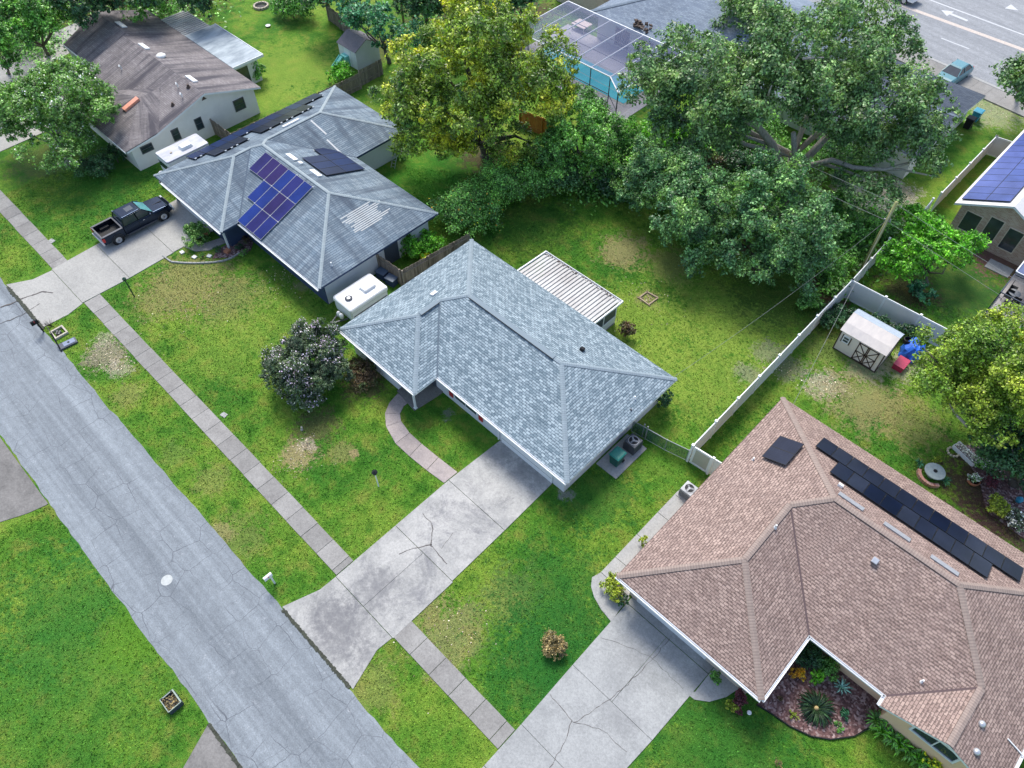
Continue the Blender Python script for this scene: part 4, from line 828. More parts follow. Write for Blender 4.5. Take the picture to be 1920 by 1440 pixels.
for q in ((1840, 1358), (1830, 1410)):
    w_ = plane_pt(q[0], q[1], pR, nR_); m = MB(); m.lathe(w_, [(.05, -.05), (.16, -.02), (.17, .1), (.1, .18), (.01, .2)], 14); m.build('dome_vent', M_alu, ro, smooth=True)
m = MB(); w_ = plane_pt(1888, 1385, pR, nR_); m.bar(w_ + nR_ * .05, w_ + nR_ * .05 + Vector((1.4, 0, -1.4 * s)), .05, .05); m.build('conduit', M_white, ro)

# ---- pool house roof at the top
H = thing('house', 'large grey blue roofed house behind the pool cage, top of the photo', 'house', (-36, 68, 0))
zE = 2.75; x0, x1, y0, y1 = -47.5, -24.0, 60.25, 78.0; s = .33; b_ = (y1 - y0) / 2; xg = -41.0
xe_ = x0 + 0
T1 = (x0 + b_, y0 + b_, zE + b_ * s); T2 = (x1 - b_, y0 + b_, zE + b_ * s)
ro = roof_part(H, [[(x0, y0, zE), (x1, y0, zE), T2, T1], [(x1, y0, zE), (x1, y1, zE), T2], [(x1, y1, zE), (x0, y1, zE), T1, T2], [(x0, y1, zE), (x0, y0, zE), T1]], [(x0, y0, zE), (x1, y0, zE), (x1, y1, zE), (x0, y1, zE)], zE, M_roof_pool, M_cap_pool,
    [((x0, y0, zE), T1), ((x1, y0, zE), T2), (T1, T2), ((x0, y1, zE), T1)], capw=.5)
walls(H, [(x0 + .7, y0 + .7), (x1 - .7, y0 + .7), (x1 - .7, y1 - .7), (x0 + .7, y1 - .7)], zE - .17, M_cream_wall)
for xa in (-44.5, -41.5, -38.5): window(H, (xa, y0 + .7), (xa + 2, y0 + .7), .15, 2.1, (0, -1), 2, 1, frame=M_alu)
m = MB(); m.prism([(-55.5, 64.0), (-48.0, 64.0), (-48.0, 76), (-55.5, 76)], -.1, 2.7); m.build('side_wing_wall', M_brick_pale, H)
m = MB(); f = [Vector((-56, 63.5, 2.7)), Vector((-47, 63.5, 2.7)), Vector((-47, 70, 4.6)), Vector((-56, 70, 4.6))]; m.face(f, slope_uv(f)); f = [Vector((-56, 70, 4.6)), Vector((-47, 70, 4.6)), Vector((-47, 77, 2.7)), Vector((-56, 77, 2.7))]; m.face(f, slope_uv(f)); m.build('side_wing_roof', M_roof_dark, H)
w_ = Vector((-41.3, 61.0, 2.95)); m = MB(); r_ = random.Random(8)
for i in range(26): m.obox(w_ + Vector((r_.uniform(-.9, .9), r_.uniform(-.4, .4), r_.uniform(0, .5))), (r_.random(), r_.random(), 0), (-r_.random(), r_.random(), .2), (0, 0, 1), .3, .2, .14)
tag(m.build('dead_fronds', M_brownwood), 'heap of dry brown fronds on the edge of the grey blue roof above the pool', 'debris')

# pool and cage
pc = G(1110, 150)
pt = MB(); pt.prism([(-50.8, 51.2), (-35.2, 50.6), (-35.2, 60.9), (-50.8, 60.9)], -.05, .04); structure('pool_deck', pt, concrete('deck_concrete', (0.42, 0.40, 0.42), (0.34, 0.33, 0.36), .8))
wm, nt, b0 = new_mat('pool_water'); geo = N(nt, 'ShaderNodeNewGeometry')
nt.links.new(ramp(nt, noise(nt, geo.outputs['Position'], .25, 2), [(.3, (0.02, 0.34, 0.46)), (.7, (0.05, 0.46, 0.55))]), b0.inputs['Base Color']); b0.inputs['Roughness'].default_value = .08; bump(nt, b0, noise(nt, geo.outputs['Position'], 3, 2), .2, .03)
PO = thing('swimming_pool', 'turquoise swimming pool under the screen cage', 'pool', (-42, 55, 0))
m = MB(); m.box(-49.5, -36.6, 52.9, 56.9, .0, .055); m.build('pool_rim', C_clean, PO)
m = MB(); m.prism([(-49.2, 53.2), (-36.9, 53.2), (-36.9, 56.6), (-49.2, 56.6)], .0, .075); m.build('water', wm, PO)
m = MB()
for i in range(3): m.box(-49.1 + i * .55, -48.85 + i * .55, 53.5, 56.3, .05, .085)
m.build('pool_step', simple('pale_pool_plaster', (.45, .72, .74), .4), PO)
CG = thing('pool_cage', 'white framed screen enclosure over the turquoise pool', 'screen enclosure', (-43, 56, 0))
zc = 2.7; m = MB(); m2_ = MB(); px_ = [-50.4, -48.6, -46.7, -44.65, -42.55, -40.45, -38.1]
for xx in px_:
    m.bar((xx, 52.25, zc), (xx, 60.2, zc + .12), .09, .09); m2_.bar((xx, 52.25, .05), (xx, 52.25, zc), .07, .07)
m.bar((-50.4, 52.25, zc), (-38.1, 52.25, zc), .1, .1); m.bar((-38.1, 52.25, zc), (-35.9, 50.7, zc), .1, .1); m.bar((-35.9, 50.7, zc), (-35.9, 60.2, zc), .09, .09); m.bar((-50.4, 60.2, zc + .12), (-35.9, 60.2, zc + .12), .1, .1)
m.build('roof_beams', M_trim, CG); m2_.bar((-50.4, 52.25, .95), (-38.1, 52.25, .95), .06, .06); m2_.bar((-38.1, 52.25, .95), (-35.9, 50.7, .95), .06, .06); m2_.bar((-50.4, 52.25, .1), (-38.1, 52.25, .1), .06, .1); m2_.bar((-35.9, 50.7, .05), (-35.9, 50.7, zc), .08, .08); m2_.bar((-35.9, 55.5, .05), (-35.9, 55.5, zc), .07, .07)
m2_.build('side_posts', M_darktrim, CG)
m = MB()
for yy in (54.9, 57.6): m.bar((-50.4, yy, zc), (-35.9, yy, zc), .05, .05)
m.build('purlins', M_dgrey, CG)
m = MB(); m.face([(-50.4, 52.25, zc + .05), (-38.1, 52.25, zc + .05), (-35.9, 50.7, zc + .05), (-35.9, 60.2, zc + .17), (-50.4, 60.2, zc + .17)]); m.build('roof_screen', M_screen, CG, fixn=False); m = MB(); m.face([(-50.4, 52.25, .1), (-38.1, 52.25, .1), (-38.1, 52.25, zc), (-50.4, 52.25, zc)]); m.face([(-38.1, 52.25, .1), (-35.9, 50.7, .1), (-35.9, 50.7, zc), (-38.1, 52.25, zc)]); m.face([(-35.9, 50.7, .1), (-35.9, 60.2, .1), (-35.9, 60.2, zc), (-35.9, 50.7, zc)])
m.build('side_screen', translucent('side_screen_mesh', (.05, .07, .14), .22), CG, fixn=False)
m = MB(); c = G(1090, 55); m.box(c.x - .9, c.x + .9, c.y - .7, c.y + .7, .55, .62)
for sx in (-.8, .8):
    for sy in (-.6, .6): m.box(c.x + sx - .04, c.x + sx + .04, c.y + sy - .04, c.y + sy + .04, .04, .55)
tag(m.build('patio_table', simple('peach_table', (.62, .5, .46), .6)), 'pale peach table under the pool screen', 'table')

# ---- dark roofed house behind the oak
H = thing('house', 'dark navy roofed house between the big oak and the main road', 'house', (-18, 69, 0))
x0, x1, y0, y1 = -30, -11.86, 60.5, 73.7; zE = 2.6
ro = roof_part(H, [[(x0, y0, zE), (x1, y0, zE), (x1, 67, 3.5), (x0, 67, 3.5)], [(x0, 67, 3.5), (x1, 67, 3.5), (x1, y1, zE), (x0, y1, zE)]], [(x0, y0, zE), (x1, y0, zE), (x1, 67, 3.5), (x1, y1, zE), (x0, y1, zE)], zE, M_roof_dark, M_cap_pool, [((x0, 67, 3.5), (x1, 67, 3.5))])
walls(H, [(x0 + .6, y0 + .6), (x1 - .6, y0 + .6), (x1 - .6, y1 - .6), (x0 + .6, y1 - .6)], zE - .2, M_cream_wall); m = MB(); m.face([(x1 - .594, y0 + .6, 2.3), (x1 - .594, y1 - .6, 2.3), (x1 - .594, 67, 3.3)]); m.build('gable_wall', M_cream_wall, H, fixn=False)
window(H, (x1 - .6, 64), (x1 - .6, 65.4), 1, 2, (1, 0))

# ---- house with blue solar roof at the right edge
H = thing('house', 'brick house with sky blue solar roof at the right edge of the photo', 'house', (-3.7, 64, 0))
x0, x1, xm = -7.3, 0.1, -3.6; zE = 2.8; zt = 4.55; y0, y1 = 56.9, 72; s = (zt - zE) / (xm - x0)
ro = roof_part(H, [[(x0, y0, zE), (xm, y0, zt), (xm, y1, zt), (x0, y1, zE)], [(xm, y0, zt), (x1, y0, zE), (x1, y1, zE), (xm, y1, zt)]], [(x0, y0, zE), (xm, y0, zt), (x1, y0, zE), (x1, y1, zE), (xm, y1, zt), (x0, y1, zE)], zE, simple('white_roof_paint', (.62, .60, .60), .7, var=.08), M_cap_main, [])
walls(H, [(x0 + .5, y0 + .4), (x1 - .5, y0 + .4), (x1 - .5, y1 - .4), (x0 + .5, y1 - .4)], zE - .17, M_brick)
m = MB(); m.face([(x0 + .5, y0 + .394, 2.5), (x1 - .5, y0 + .394, 2.5), (x1 - .5, y0 + .394, zE), (xm, y0 + .394, zt - .25), (x0 + .5, y0 + .394, zE)]); m.build('gable_wall', M_brick, H, fixn=False)
for xa, xb, zt_ in ((-6.3, -5.0, 2.5), (-4.6, -3.5, 2.9), (-3.1, -1.9, 2.7)): window(H, (xa, y0 + .4), (xb, y0 + .4), .7, zt_, (0, -1), 1, 1, frame=M_brick_pale)
nL = Vector((-s, 0, 1)).normalized(); Vl = nL.cross(Vector((0, -1, 0))); Ul = Vector((0, 1, 0))
panel_array(ro, Vector((x0, y0 + .5, zE)) + Vl * .3, Ul, Vl, nL, [(i, j) for i in range(13) for j in range(2)], 1.05, 1.66, M_sol_sky, gap=.01)
# cage and slab at the right edge
CG = thing('lanai_cage', 'screened lanai with dark frame and patio furniture at the right edge', 'screen enclosure', (1, 52, 0))
m = MB(); m.box(-.85, 5, 50.4, 58, -.05, .05); m.build('lanai_floor', concrete('lanai_floor', (.36, .34, .34), (.28, .26, .27), .8), CG)
m = MB()
for yy in (50.5, 53.0): m.bar((-.8, yy, 2.3), (5, yy, 2.3), .07, .07); m.bar((-.8, yy, 0), (-.8, yy, 2.3), .07, .07)
m.bar((-.8, 50.5, .1), (5, 50.5, .1), .08, .1); m.bar((-.8, 50.5, .1), (-.8, 53, .1), .08, .1); m.bar((-.8, 50.5, 2.3), (-.8, 53, 2.3), .07, .07); m.bar((2, 50.5, 0), (2, 50.5, 2.3), .07, .07)
m.build('frame', M_darktrim, CG)
m = MB(); m.prism([(-.85, 53.2), (5, 53.2), (5, 57.5), (-.85, 57.5)], 2.3, 2.36); m.build('glass_roof', glassmat('lanai_glass', (.12, .15, .28), .1), CG)
m = MB(); 
for yy in (53.2, 54.6, 56.0, 57.5): m.bar((-.85, yy, 2.40), (5, yy, 2.40), .06, .06)
m.bar((-.85, 53.2, 2.4), (-.85, 57.5, 2.4), .08, .08); m.build('roof_rails', M_trim, CG)
m = MB(); a = G(1868, 501); m.box(a.x - .7, a.x + 1.1, a.y - .6, a.y + .6, -.02, .06); structure('stepping_slab', m, C_clean)
# ------------------------------------------------------------------ fences
VG = 'panels of the white vinyl fence'
def vinyl_run(label, p0, p1, h=1.83, ragged_top=False, seg=2.42):
    p0 = Vector((*p0, 0)); p1 = Vector((*p1, 0)); d = p1 - p0; L = d.length; u = d.normalized(); n = max(1, round(L / seg)); T = thing('vinyl_fence', label, 'fence', p0)
    v = Vector((-u.y, u.x, 0)); Z = Vector((0, 0, 1))
    for i in range(n + 1):
        c = p0 + d * i / n; m = MB(); m.obox(c + Z * (h + .08) / 2, u, v, Z, .13, .13, h + .08); m.obox(c + Z * (h + .1), u, v, Z, .17, .17, .05); m.build('post', M_vinyl, T)
    for i in range(n):
        a = p0 + d * i / n; b_ = p0 + d * (i + 1) / n; c = (a + b_) / 2; w = L / n - .13
        m = MB(); m.obox(c + Z * (h / 2 + .02), u, v, Z, w, .035, h - .2); m.build('fence_panel', M_vinylpanel, T)
        for zz in (h - .05, .12): m = MB(); m.obox(c + Z * zz, u, v, Z, w, .06, .14); m.build('rail', M_vinyl, T)
    return T
FG = (-8.95, 25.05)
cB = G(1598, 525, 1.85); cB = (cB.x, cB.y)
vinyl_run('long white vinyl fence between the lawn and the yard of the brown house', FG, cB)
e = G(1795, 627, 1.83); vinyl_run('white vinyl fence behind the beige shed and its hedge', cB, (e.x, e.y))
a1 = G(1668, 448, 1.83); vinyl_run('short white vinyl fence from the corner post towards the bright green tree', cB, (a1.x, a1.y))
a2 = G(1748, 376, 1.7); a3 = G(1697, 425, 1.83); vinyl_run('vine stained white fence piece under the oak branches', (a3.x + .3, a3.y + .3), (a2.x, a2.y))
a4 = G(1868, 256, 1.83); vinyl_run('white vinyl fence beside the blue solar roof', (a2.x + .15, a2.y + 1.2), (a4.x, a4.y)); a5 = G(1925, 275, 1.83); vinyl_run('white vinyl fence end at the corner of the blue solar roof', (a4.x, a4.y), (a5.x, a5.y))
# gate
T = thing('garden_gate', 'white vinyl gate with grey panel between the chain fence and the brown house', 'gate', (FG[0], FG[1], 0))
g0 = Vector((FG[0] + .1, FG[1] + .02, 0)); g1 = G(1338, 860, 1.8); g1.z = 0; u = (g1 - g0).normalized(); v = Vector((-u.y, u.x, 0)); Z = Vector((0, 0, 1)); W = (g1 - g0).length; c = (g0 + g1) / 2
m = MB()
for s in (-1, 1): m.obox(c + u * s * (W / 2 - .1) + Z * .95, u, v, Z, .16, .08, 1.75)
for z in (.16, 1.76): m.obox(c + Z * z, u, v, Z, W - .3, .08, .16)
m.build('gate_frame', M_vinyl, T); m = MB(); m.obox(c + Z * .95, u, v, Z, W - .34, .03, 1.5); m.build('gate_panel', simple('sand_vinyl', (.47, .46, .40), .5, var=.05), T)
m = MB(); m.obox(g1 + Z * .95, u, v, Z, .15, .15, 1.95); m.build('post', M_vinyl, T)
g2 = g1 + u * 1.1; m = MB(); m.obox((g1 + g2) / 2 + Z * .95, u, v, Z, 1.0, .04, 1.6); m.obox((g1 + g2) / 2 + Z * 1.8, u, v, Z, 1.0, .07, .12); m.build('side_panel', M_vinyl, T)
# chain link fence
T = thing('chain_link_fence', 'green chain link fence from the slate blue house to the white gate', 'fence', (-12.5, 24.5, 0))
pts = [G(1203, 812), G(1226, 838), G(1252, 855), G(1282, 866)]; pts = [Vector((-12.9, 24.35, 0)), Vector((-11.9, 24.5, 0)), Vector((-10.5, 24.7, 0)), Vector((FG[0] - .1, FG[1] - .02, 0))]
m = MB(); m2_ = MB()
for i, q in enumerate(pts): m.cyl(q, .03 if i != 1 else .045, 0, 1.25 if i != 1 else 1.45, 8)
m.cyl((pts[1].x - .25, pts[1].y, 0), .045, 0, 1.45, 8)
for i in range(3):
    m.tube([pts[i] + Z * 1.2, pts[i + 1] + Z * 1.2], .025, 6); m.tube([pts[i] + Z * .06, pts[i + 1] + Z * .06], .02, 6)
    d = (pts[i + 1] - pts[i]).normalized(); m2_.obox((pts[i] + pts[i + 1]) / 2 + Z * .63, d, Vector((-d.y, d.x, 0)), Z, (pts[i + 1] - pts[i]).length, .008, 1.12)
m.build('rail_and_posts', M_grey, T); m2_.build('mesh', M_chain, T)
# wood board fences
def board_fence(label, pts, h, mat=M_fwood, seed=1):
    T = thing('wooden_fence', label, 'fence', (pts[0][0], pts[0][1], 0)); r = random.Random(seed); m = MB(); m2_ = MB(); Z = Vector((0, 0, 1))
    for i in range(len(pts) - 1):
        a = Vector((*pts[i][:2], 0)); b_ = Vector((*pts[i + 1][:2], 0)); d = b_ - a; L = d.length; u = d.normalized(); v = Vector((-u.y, u.x, 0)); k = int(L / .145)
        for j in range(k):
            hh = h + r.uniform(-.05, .04); m.obox(a + u * (j + .5) * L / k + Z * hh / 2 + v * r.uniform(-.008, .008), u, v, Z, L / k - .012, .022, hh)
        for z in (.4, h - .35): m2_.obox((a + b_) / 2 + Z * z - v * .04, u, v, Z, L, .045, .09)
        for j in range(int(L / 2.4) + 1): m2_.obox(a + u * min(j * 2.4, L) + Z * (h + .03) / 2 - v * .06, u, v, Z, .1, .1, h + .03)
    m.build('boards', mat, T); m2_.build('rails_and_posts', mat, T); return T
a, b_, c = G(708, 477, 1.75), G(753, 507, 1.75), G(842, 460, 1.75)
board_fence('grey wooden board fence corner between the two blue roofs', [(a.x, a.y), (b_.x, b_.y), (c.x + .1, 29.0)], 1.75, seed=2)
board_fence('weathered wooden fence along the back lawn above the solar roof', [(-57.4, 23.4), (-56.95, 37.5)], 1.6, seed=3)
board_fence('short wooden fence reaching the white gable wall', [(-60.55, 23.4), (-57.45, 23.4)], 1.6, seed=4)
a, b_ = G(672, 135, 1.5), G(715, 112, 1.5); board_fence('grey wooden fence beside the small white shed', [(a.x, a.y), (b_.x, b_.y)], 1.6, seed=5)
a, b_ = G(975, 205, 1.8), G(1038, 228, 1.8); board_fence('orange wooden fence seen through the yellow green tree', [(a.x, a.y), (b_.x, b_.y)], 1.8, M_fwood_org, seed=6)
a, b_ = G(612, 10, 1.6), G(655, 42, 1.6); board_fence('mossy wooden fence at the far end of the upper lawn', [(a.x, a.y), (b_.x, b_.y)], 1.7, seed=7)

# ------------------------------------------------------------------ plants
def leaf_mesh(name, C, Nn, size, mat, parent=None, seed=0, aspect=.55, off=None):
    """C (n,3) centres, Nn (n,3) rough outward directions: n pointed leaf sprays"""
    rg = np.random.default_rng(seed); n = len(C)
    Nn = Nn / (np.linalg.norm(Nn, axis=1, keepdims=True) + 1e-9); Nn = Nn + rg.normal(0, .55, (n, 3)); Nn /= np.linalg.norm(Nn, axis=1, keepdims=True) + 1e-9
    t = rg.normal(0, 1, (n, 3)); t -= (t * Nn).sum(1, keepdims=True) * Nn; t /= np.linalg.norm(t, axis=1, keepdims=True) + 1e-9; b_ = np.cross(Nn, t)
    s = (size * rg.uniform(.6, 1.4, n))[:, None]
    V = np.empty((n, 4, 3)); V[:, 0] = C - t * s * .5; V[:, 1] = C + b_ * s * .5 * aspect + t * s * .05; V[:, 2] = C + t * s * .5 - Nn * s * .12; V[:, 3] = C - b_ * s * .5 * aspect + t * s * .05
    V = V.reshape(-1, 3)
    if off is not None: V = V - np.array(off)
    me = bpy.data.meshes.new(name); me.vertices.add(4 * n); me.vertices.foreach_set('co', V.astype('f4').ravel())
    me.loops.add(4 * n); me.loops.foreach_set('vertex_index', np.arange(4 * n, dtype='i4'))
    me.polygons.add(n); me.polygons.foreach_set('loop_start', np.arange(0, 4 * n, 4, dtype='i4'))
    me.update(calc_edges=True); me.materials.append(mat)
    o = bpy.data.objects.new(name, me); COL.objects.link(o)
    if parent is not None: o.parent = parent
    return o
def crown_points(ells, nl, lr, per, rg, zmin=.15, inner=.25):
    """lobes spread over the ellipsoids, sprays spread over each lobe"""
    cs, ns = [], []
    vol = np.array([e[3] * e[4] for e in ells]); vol = vol / vol.sum()
    for e, w in zip(ells, vol):
        k = max(3, int(nl * w)); d = rg.normal(0, 1, (k, 3)); d[:, 2] = np.abs(d[:, 2]) * 1.0 - .25; d /= np.linalg.norm(d, axis=1, keepdims=True)
        rad = rg.uniform(.55, 1.0, k)[:, None]; rad[rg.random(k) < inner] *= .55
        L = d * rad * np.array([e[3], e[3], e[4]]) + np.array(e[:3]); lrad = lr * rg.uniform(.55, 1.35, k)
        for c, r, dd in zip(L, lrad, d):
            m = max(8, int(per * (r / lr) ** 2)); q = rg.normal(0, 1, (m, 3)); q += dd * .5; q[:, 2] += .35; q /= np.linalg.norm(q, axis=1, keepdims=True)
            ks = max(5, m // 26); sc_ = q[:ks] * r * rg.uniform(.55, 1.15, (ks, 1)); p = c + (sc_[rg.integers(0, ks, m)] + rg.normal(0, r * .17, (m, 3))) * np.array([1, 1, .8]); q = (p - c) / r + rg.normal(0, .25, (m, 3)) + np.array([0, 0, .2])
            cs.append(p); ns.append(q + np.array([0, 0, .6]))
    C = np.concatenate(cs); Q = np.concatenate(ns); k = C[:, 2] > zmin; return C[k], Q[k]
TREE_N = [0]
def limbs(base, ells, tr, rg, n=9, mb=None):
    mb = mb or MB(); base = Vector(base); top = Vector((float(np.mean([e[0] for e in ells])), float(np.mean([e[1] for e in ells])), float(np.mean([e[2] for e in ells]))))
    fork = base.lerp(top, .35); mb.tube([base - Vector((0, 0, .1)), base + Vector((0, 0, .25)), base.lerp(fork, .6) + Vector((rg.normal(0, .05), 0, 0)), fork], [tr * 1.45, tr * 1.05, tr * .85, tr * .75], 9)
    for i in range(n):
        e = ells[i % len(ells)]; d = rg.normal(0, 1, 3); d[2] = abs(d[2]) * .7; d /= np.linalg.norm(d); tgt = Vector((e[0] + d[0] * e[3] * .8, e[1] + d[1] * e[3] * .8, e[2] + d[2] * e[4] * .7))
        m1 = fork.lerp(tgt, .4) + Vector((rg.normal(0, .3), rg.normal(0, .3), -.1)); m2_ = fork.lerp(tgt, .75) + Vector((rg.normal(0, .3), rg.normal(0, .3), .2)); mb.tube([fork, m1, m2_, tgt], [tr * .55, tr * .38, tr * .22, tr * .08], 6)
    return mb
def tree(name, label, cat, base, crowns, mat, nl=60, lr=1.0, per=260, leaf=.26, tr=.25, bark=M_bark, seed=1, group=None, flowers=None, zmin=.15, nlimb=9, aspect=.55, trunk=True, extra=None, names=('crown', 'trunk')):
    """base: picture point of the foot; crowns: (picture x, y, height, radius in picture px, vertical radius m)"""
    rg = np.random.default_rng(seed); bp = G(*base); ells = []
    for (px, py, z, r, rz) in crowns:
        p = G(px, py, z); ells.append((p.x, p.y, p.z, r * mpp(p), rz))
    T = thing(name, label, cat, bp, 0, group)
    C, Q = crown_points(ells, nl, lr, per, rg, zmin); TREE_N[0] += len(C)
    leaf_mesh(names[0], C, Q, leaf, mat, T, seed, aspect, off=bp)
    if flowers:
        fm, frac, fs = flowers; hi = Q[:, 2] / np.linalg.norm(Q, axis=1); idx = np.where(hi > .35)[0]; g_ = rg.normal(0, 1, (14, 3)); idx = rg.choice(idx, int(len(idx) * frac), replace=False)
        key = np.sin(C[idx, 0] * 1.9 + seed) + np.sin(C[idx, 1] * 2.3 + 1) + np.sin(C[idx, 2] * 2.1); idx = idx[key > -.1]
        leaf_mesh('blossom', C[idx] + Q[idx] * .07, Q[idx], fs, fm, T, seed + 5, .8, off=bp)
    if trunk: limbs(bp, ells, tr, rg, nlimb).build(names[1], bark, T, smooth=True)
    if extra:
        mb = MB()
        for pts, r0, r1 in extra:
            P = [G(*q) for q in pts]; n = len(P); mb.tube(P, [r0 + (r1 - r0) * i / (n - 1) for i in range(n)], 8)
        mb.build('limb', M_bark_pale, T, smooth=True)
    return T
def bush(label, base, r, h, mat, seed=1, leaf=.14, nl=14, per=160, group=None, name='shrub', cat='shrub', flowers=None, z0=None, lr=None):
    bp = G(*base); rm = r * mpp(bp); lr = lr or max(.12, rm * .42)
    return tree(name, label, cat, base, [(base[0], base[1], 0, r, h)], mat, nl, lr, per, leaf, .05, M_bark, seed, group, flowers, .03, 5, names=('foliage', 'stem')) if False else _bush(label, bp, rm, h, mat, seed, leaf, nl, per, group, name, cat, flowers, lr)
def _bush(label, bp, rm, h, mat, seed, leaf, nl, per, group, name, cat, flowers, lr):
    rg = np.random.default_rng(seed); T = thing(name, label, cat, bp, 0, group); e = (bp.x, bp.y, h * .45, max(.05, rm - lr * .45), max(.05, h * .55 - lr * .2))
    C, Q = crown_points([e], nl, lr, per, rg, .02, .35); TREE_N[0] += len(C); leaf_mesh('foliage', C, Q, leaf, mat, T, seed, .6, off=bp)
    if flowers:
        fm, frac, fs = flowers; idx = rg.choice(len(C), max(4, int(len(C) * frac)), replace=False); idx = idx[Q[idx, 2] > .2]
        leaf_mesh('blossom', C[idx] + Q[idx] * .04, Q[idx], fs, fm, T, seed + 5, .9, off=bp)
    m = MB()
    for i in range(4): d = rg.normal(0, .5, 2) * rm * .7; m.tube([bp, bp + Vector((d[0] * .4, d[1] * .4, h * .3)), bp + Vector((d[0], d[1], h * .7))], [.035, .025, .01], 5)
    m.build('stem', M_bark, T); return T

tree('camphor_tree', 'tall yellow green broadleaf tree with yellowing crown behind the solar roof', 'tree', (915, 292), [(890, 150, 8.0, 150, 6.0), (795, 195, 6.0, 88, 4.0), (1000, 160, 7.0, 85, 3.8), (905, 75, 10.5, 100, 3.2), (960, 285, 3.0, 48, 2.4), (800, 262, 3.6, 55, 2.4), (850, 290, 2.6, 40, 1.8)], L_cam, 270, .95, 360, .23, .6, M_bark, 11, nlimb=16)
tree('oak_tree', 'huge spreading oak with bare pale limbs beside the main road', 'tree', (1478, 338), [(1330, 150, 8.5, 115, 3.6), (1500, 90, 11, 130, 3.8), (1640, 180, 9, 105, 3.4), (1280, 260, 5.0, 55, 2.2), (1340, 255, 5.5, 45, 1.8), (1560, 200, 8.0, 70, 2.4), (1600, 265, 6.0, 50, 1.8), (1720, 230, 7.5, 65, 2.6), (1450, 160, 9.5, 90, 3.0), (1360, 190, 8, 55, 2), (1590, 60, 10, 75, 3), (1230, 165, 7.5, 60, 3.0), (1700, 280, 5.5, 70, 2.4), (1600, 350, 4.0, 70, 1.2), (1680, 95, 9, 35, 2)], L_oak, 420, 1.0, 330, .24, .45, M_bark_pale, 23, nlimb=6,
     extra=[([(1476, 336, 0), (1462, 305, 2.0), (1448, 270, 4.0), (1418, 235, 6.0), (1378, 218, 7.4)], .42, .24), ([(1482, 336, 0), (1490, 300, 2.5), (1488, 250, 6)], .36, .2), ([(1484, 338, 0), (1510, 300, 2.6), (1545, 262, 5.0), (1580, 220, 7)], .4, .22),
            ([(1488, 336, .4), (1512, 312, 2.6), (1560, 300, 4.4), (1600, 314, 4.6), (1660, 318, 4.8), (1705, 305, 5.2)], .3, .1), ([(1620, 318, 4.6), (1690, 318, 4.7), (1748, 330, 4.4)], .14, .05), ([(1540, 306, 3.6), (1590, 322, 3.8), (1612, 330, 3.8)], .16, .07),
            ([(1480, 165, 10.5), (1485, 120, 11.6), (1500, 100, 12)], .14, .05), ([(1400, 150, 9.5), (1412, 128, 10.2), (1380, 105, 10.8)], .12, .04), ([(1505, 110, 12), (1545, 108, 12.4)], .12, .05), ([(1440, 180, 10), (1447, 160, 10.8)], .1, .04)])
tree('oak_tree', 'low dense oak with drooping branches at the edge of the back lawn', 'tree', (1425, 500), [(1330, 415, 4.2, 90, 3.0), (1440, 400, 5.2, 100, 3.4), (1500, 450, 3.6, 70, 3.0), (1400, 480, 2.6, 70, 2.2), (1470, 510, 2.2, 50, 2.0), (1300, 445, 2.4, 50, 2.2)], L_oak2, 220, .78, 340, .2, .4, M_bark, 31)
tree('oak_tree', 'dense rounded oak left of the drooping oak at the lawn edge', 'tree', (1240, 390), [(1240, 330, 4.0, 75, 3.0), (1290, 370, 3.6, 55, 2.8), (1200, 360, 2.4, 45, 2.2)], L_oak2, 110, .75, 400, .18, .3, M_bark, 37)
tree('broadleaf_tree', 'bushy green tree right of the yellow green tree', 'tree', (1080, 340), [(1085, 270, 4.0, 65, 3.0), (1040, 300, 3.0, 50, 2.4), (1130, 255, 3.4, 45, 2.5), (1085, 215, 4.0, 40, 2.4)], L_mid, 110, .7, 380, .18, .25, M_bark, 41)
tree('broadleaf_tree', 'bright green bushy tree under the pool cage corner', 'tree', (1165, 300), [(1170, 265, 2.6, 42, 1.8), (1125, 310, 2.4, 38, 1.8)], L_mid, 34, .65, 260, .2, .16, M_bark, 43)
tree('broadleaf_tree', 'small vivid green tree between the dense oaks and the big oak', 'tree', (1310, 290), [(1300, 255, 2.6, 50, 1.8), (1240, 240, 2.2, 40, 1.6)], L_bright, 32, .7, 240, .22, .14, M_bark, 47)
tree('broadleaf_tree', 'vivid green tree behind the corner of the white fence', 'tree', (1735, 535), [(1735, 468, 3.0, 68, 2.0), (1690, 490, 2.2, 42, 1.6), (1790, 470, 2.4, 40, 1.6), (1720, 430, 2.6, 40, 1.5)], L_bright, 80, .6, 240, .21, .16, M_bark, 53)
tree('camphor_tree', 'yellow green tree above the backyard of the brown house, right edge', 'tree', (1900, 905), [(1800, 690, 5.0, 95, 2.6), (1880, 680, 6.2, 100, 3.2), (1900, 760, 5.0, 90, 3.0), (1768, 712, 3.8, 42, 1.6), (1830, 775, 4.0, 50, 1.6), (1905, 620, 6, 40, 2)], leafmat('sunny_camphor_leaves', (.05, .12, .02), (.11, .18, .02), (.22, .26, .028), .4), 200, .65, 360, .16, .35, M_bark, 59,
     extra=[([(1890, 830, 3.2), (1850, 812, 3.6), (1815, 800, 3.8), (1790, 775, 4.0), (1775, 745, 4.2)], .15, .05), ([(1850, 812, 3.6), (1820, 790, 4.0), (1835, 770, 4.2)], .07, .03)])
tree('broadleaf_tree', 'dark green tree at the right edge below the yellow green one', 'tree', (1925, 930), [(1905, 860, 2.6, 55, 2.2), (1860, 830, 2.2, 32, 1.6)], L_dark, 50, .6, 260, .19, .2, M_bark, 61)
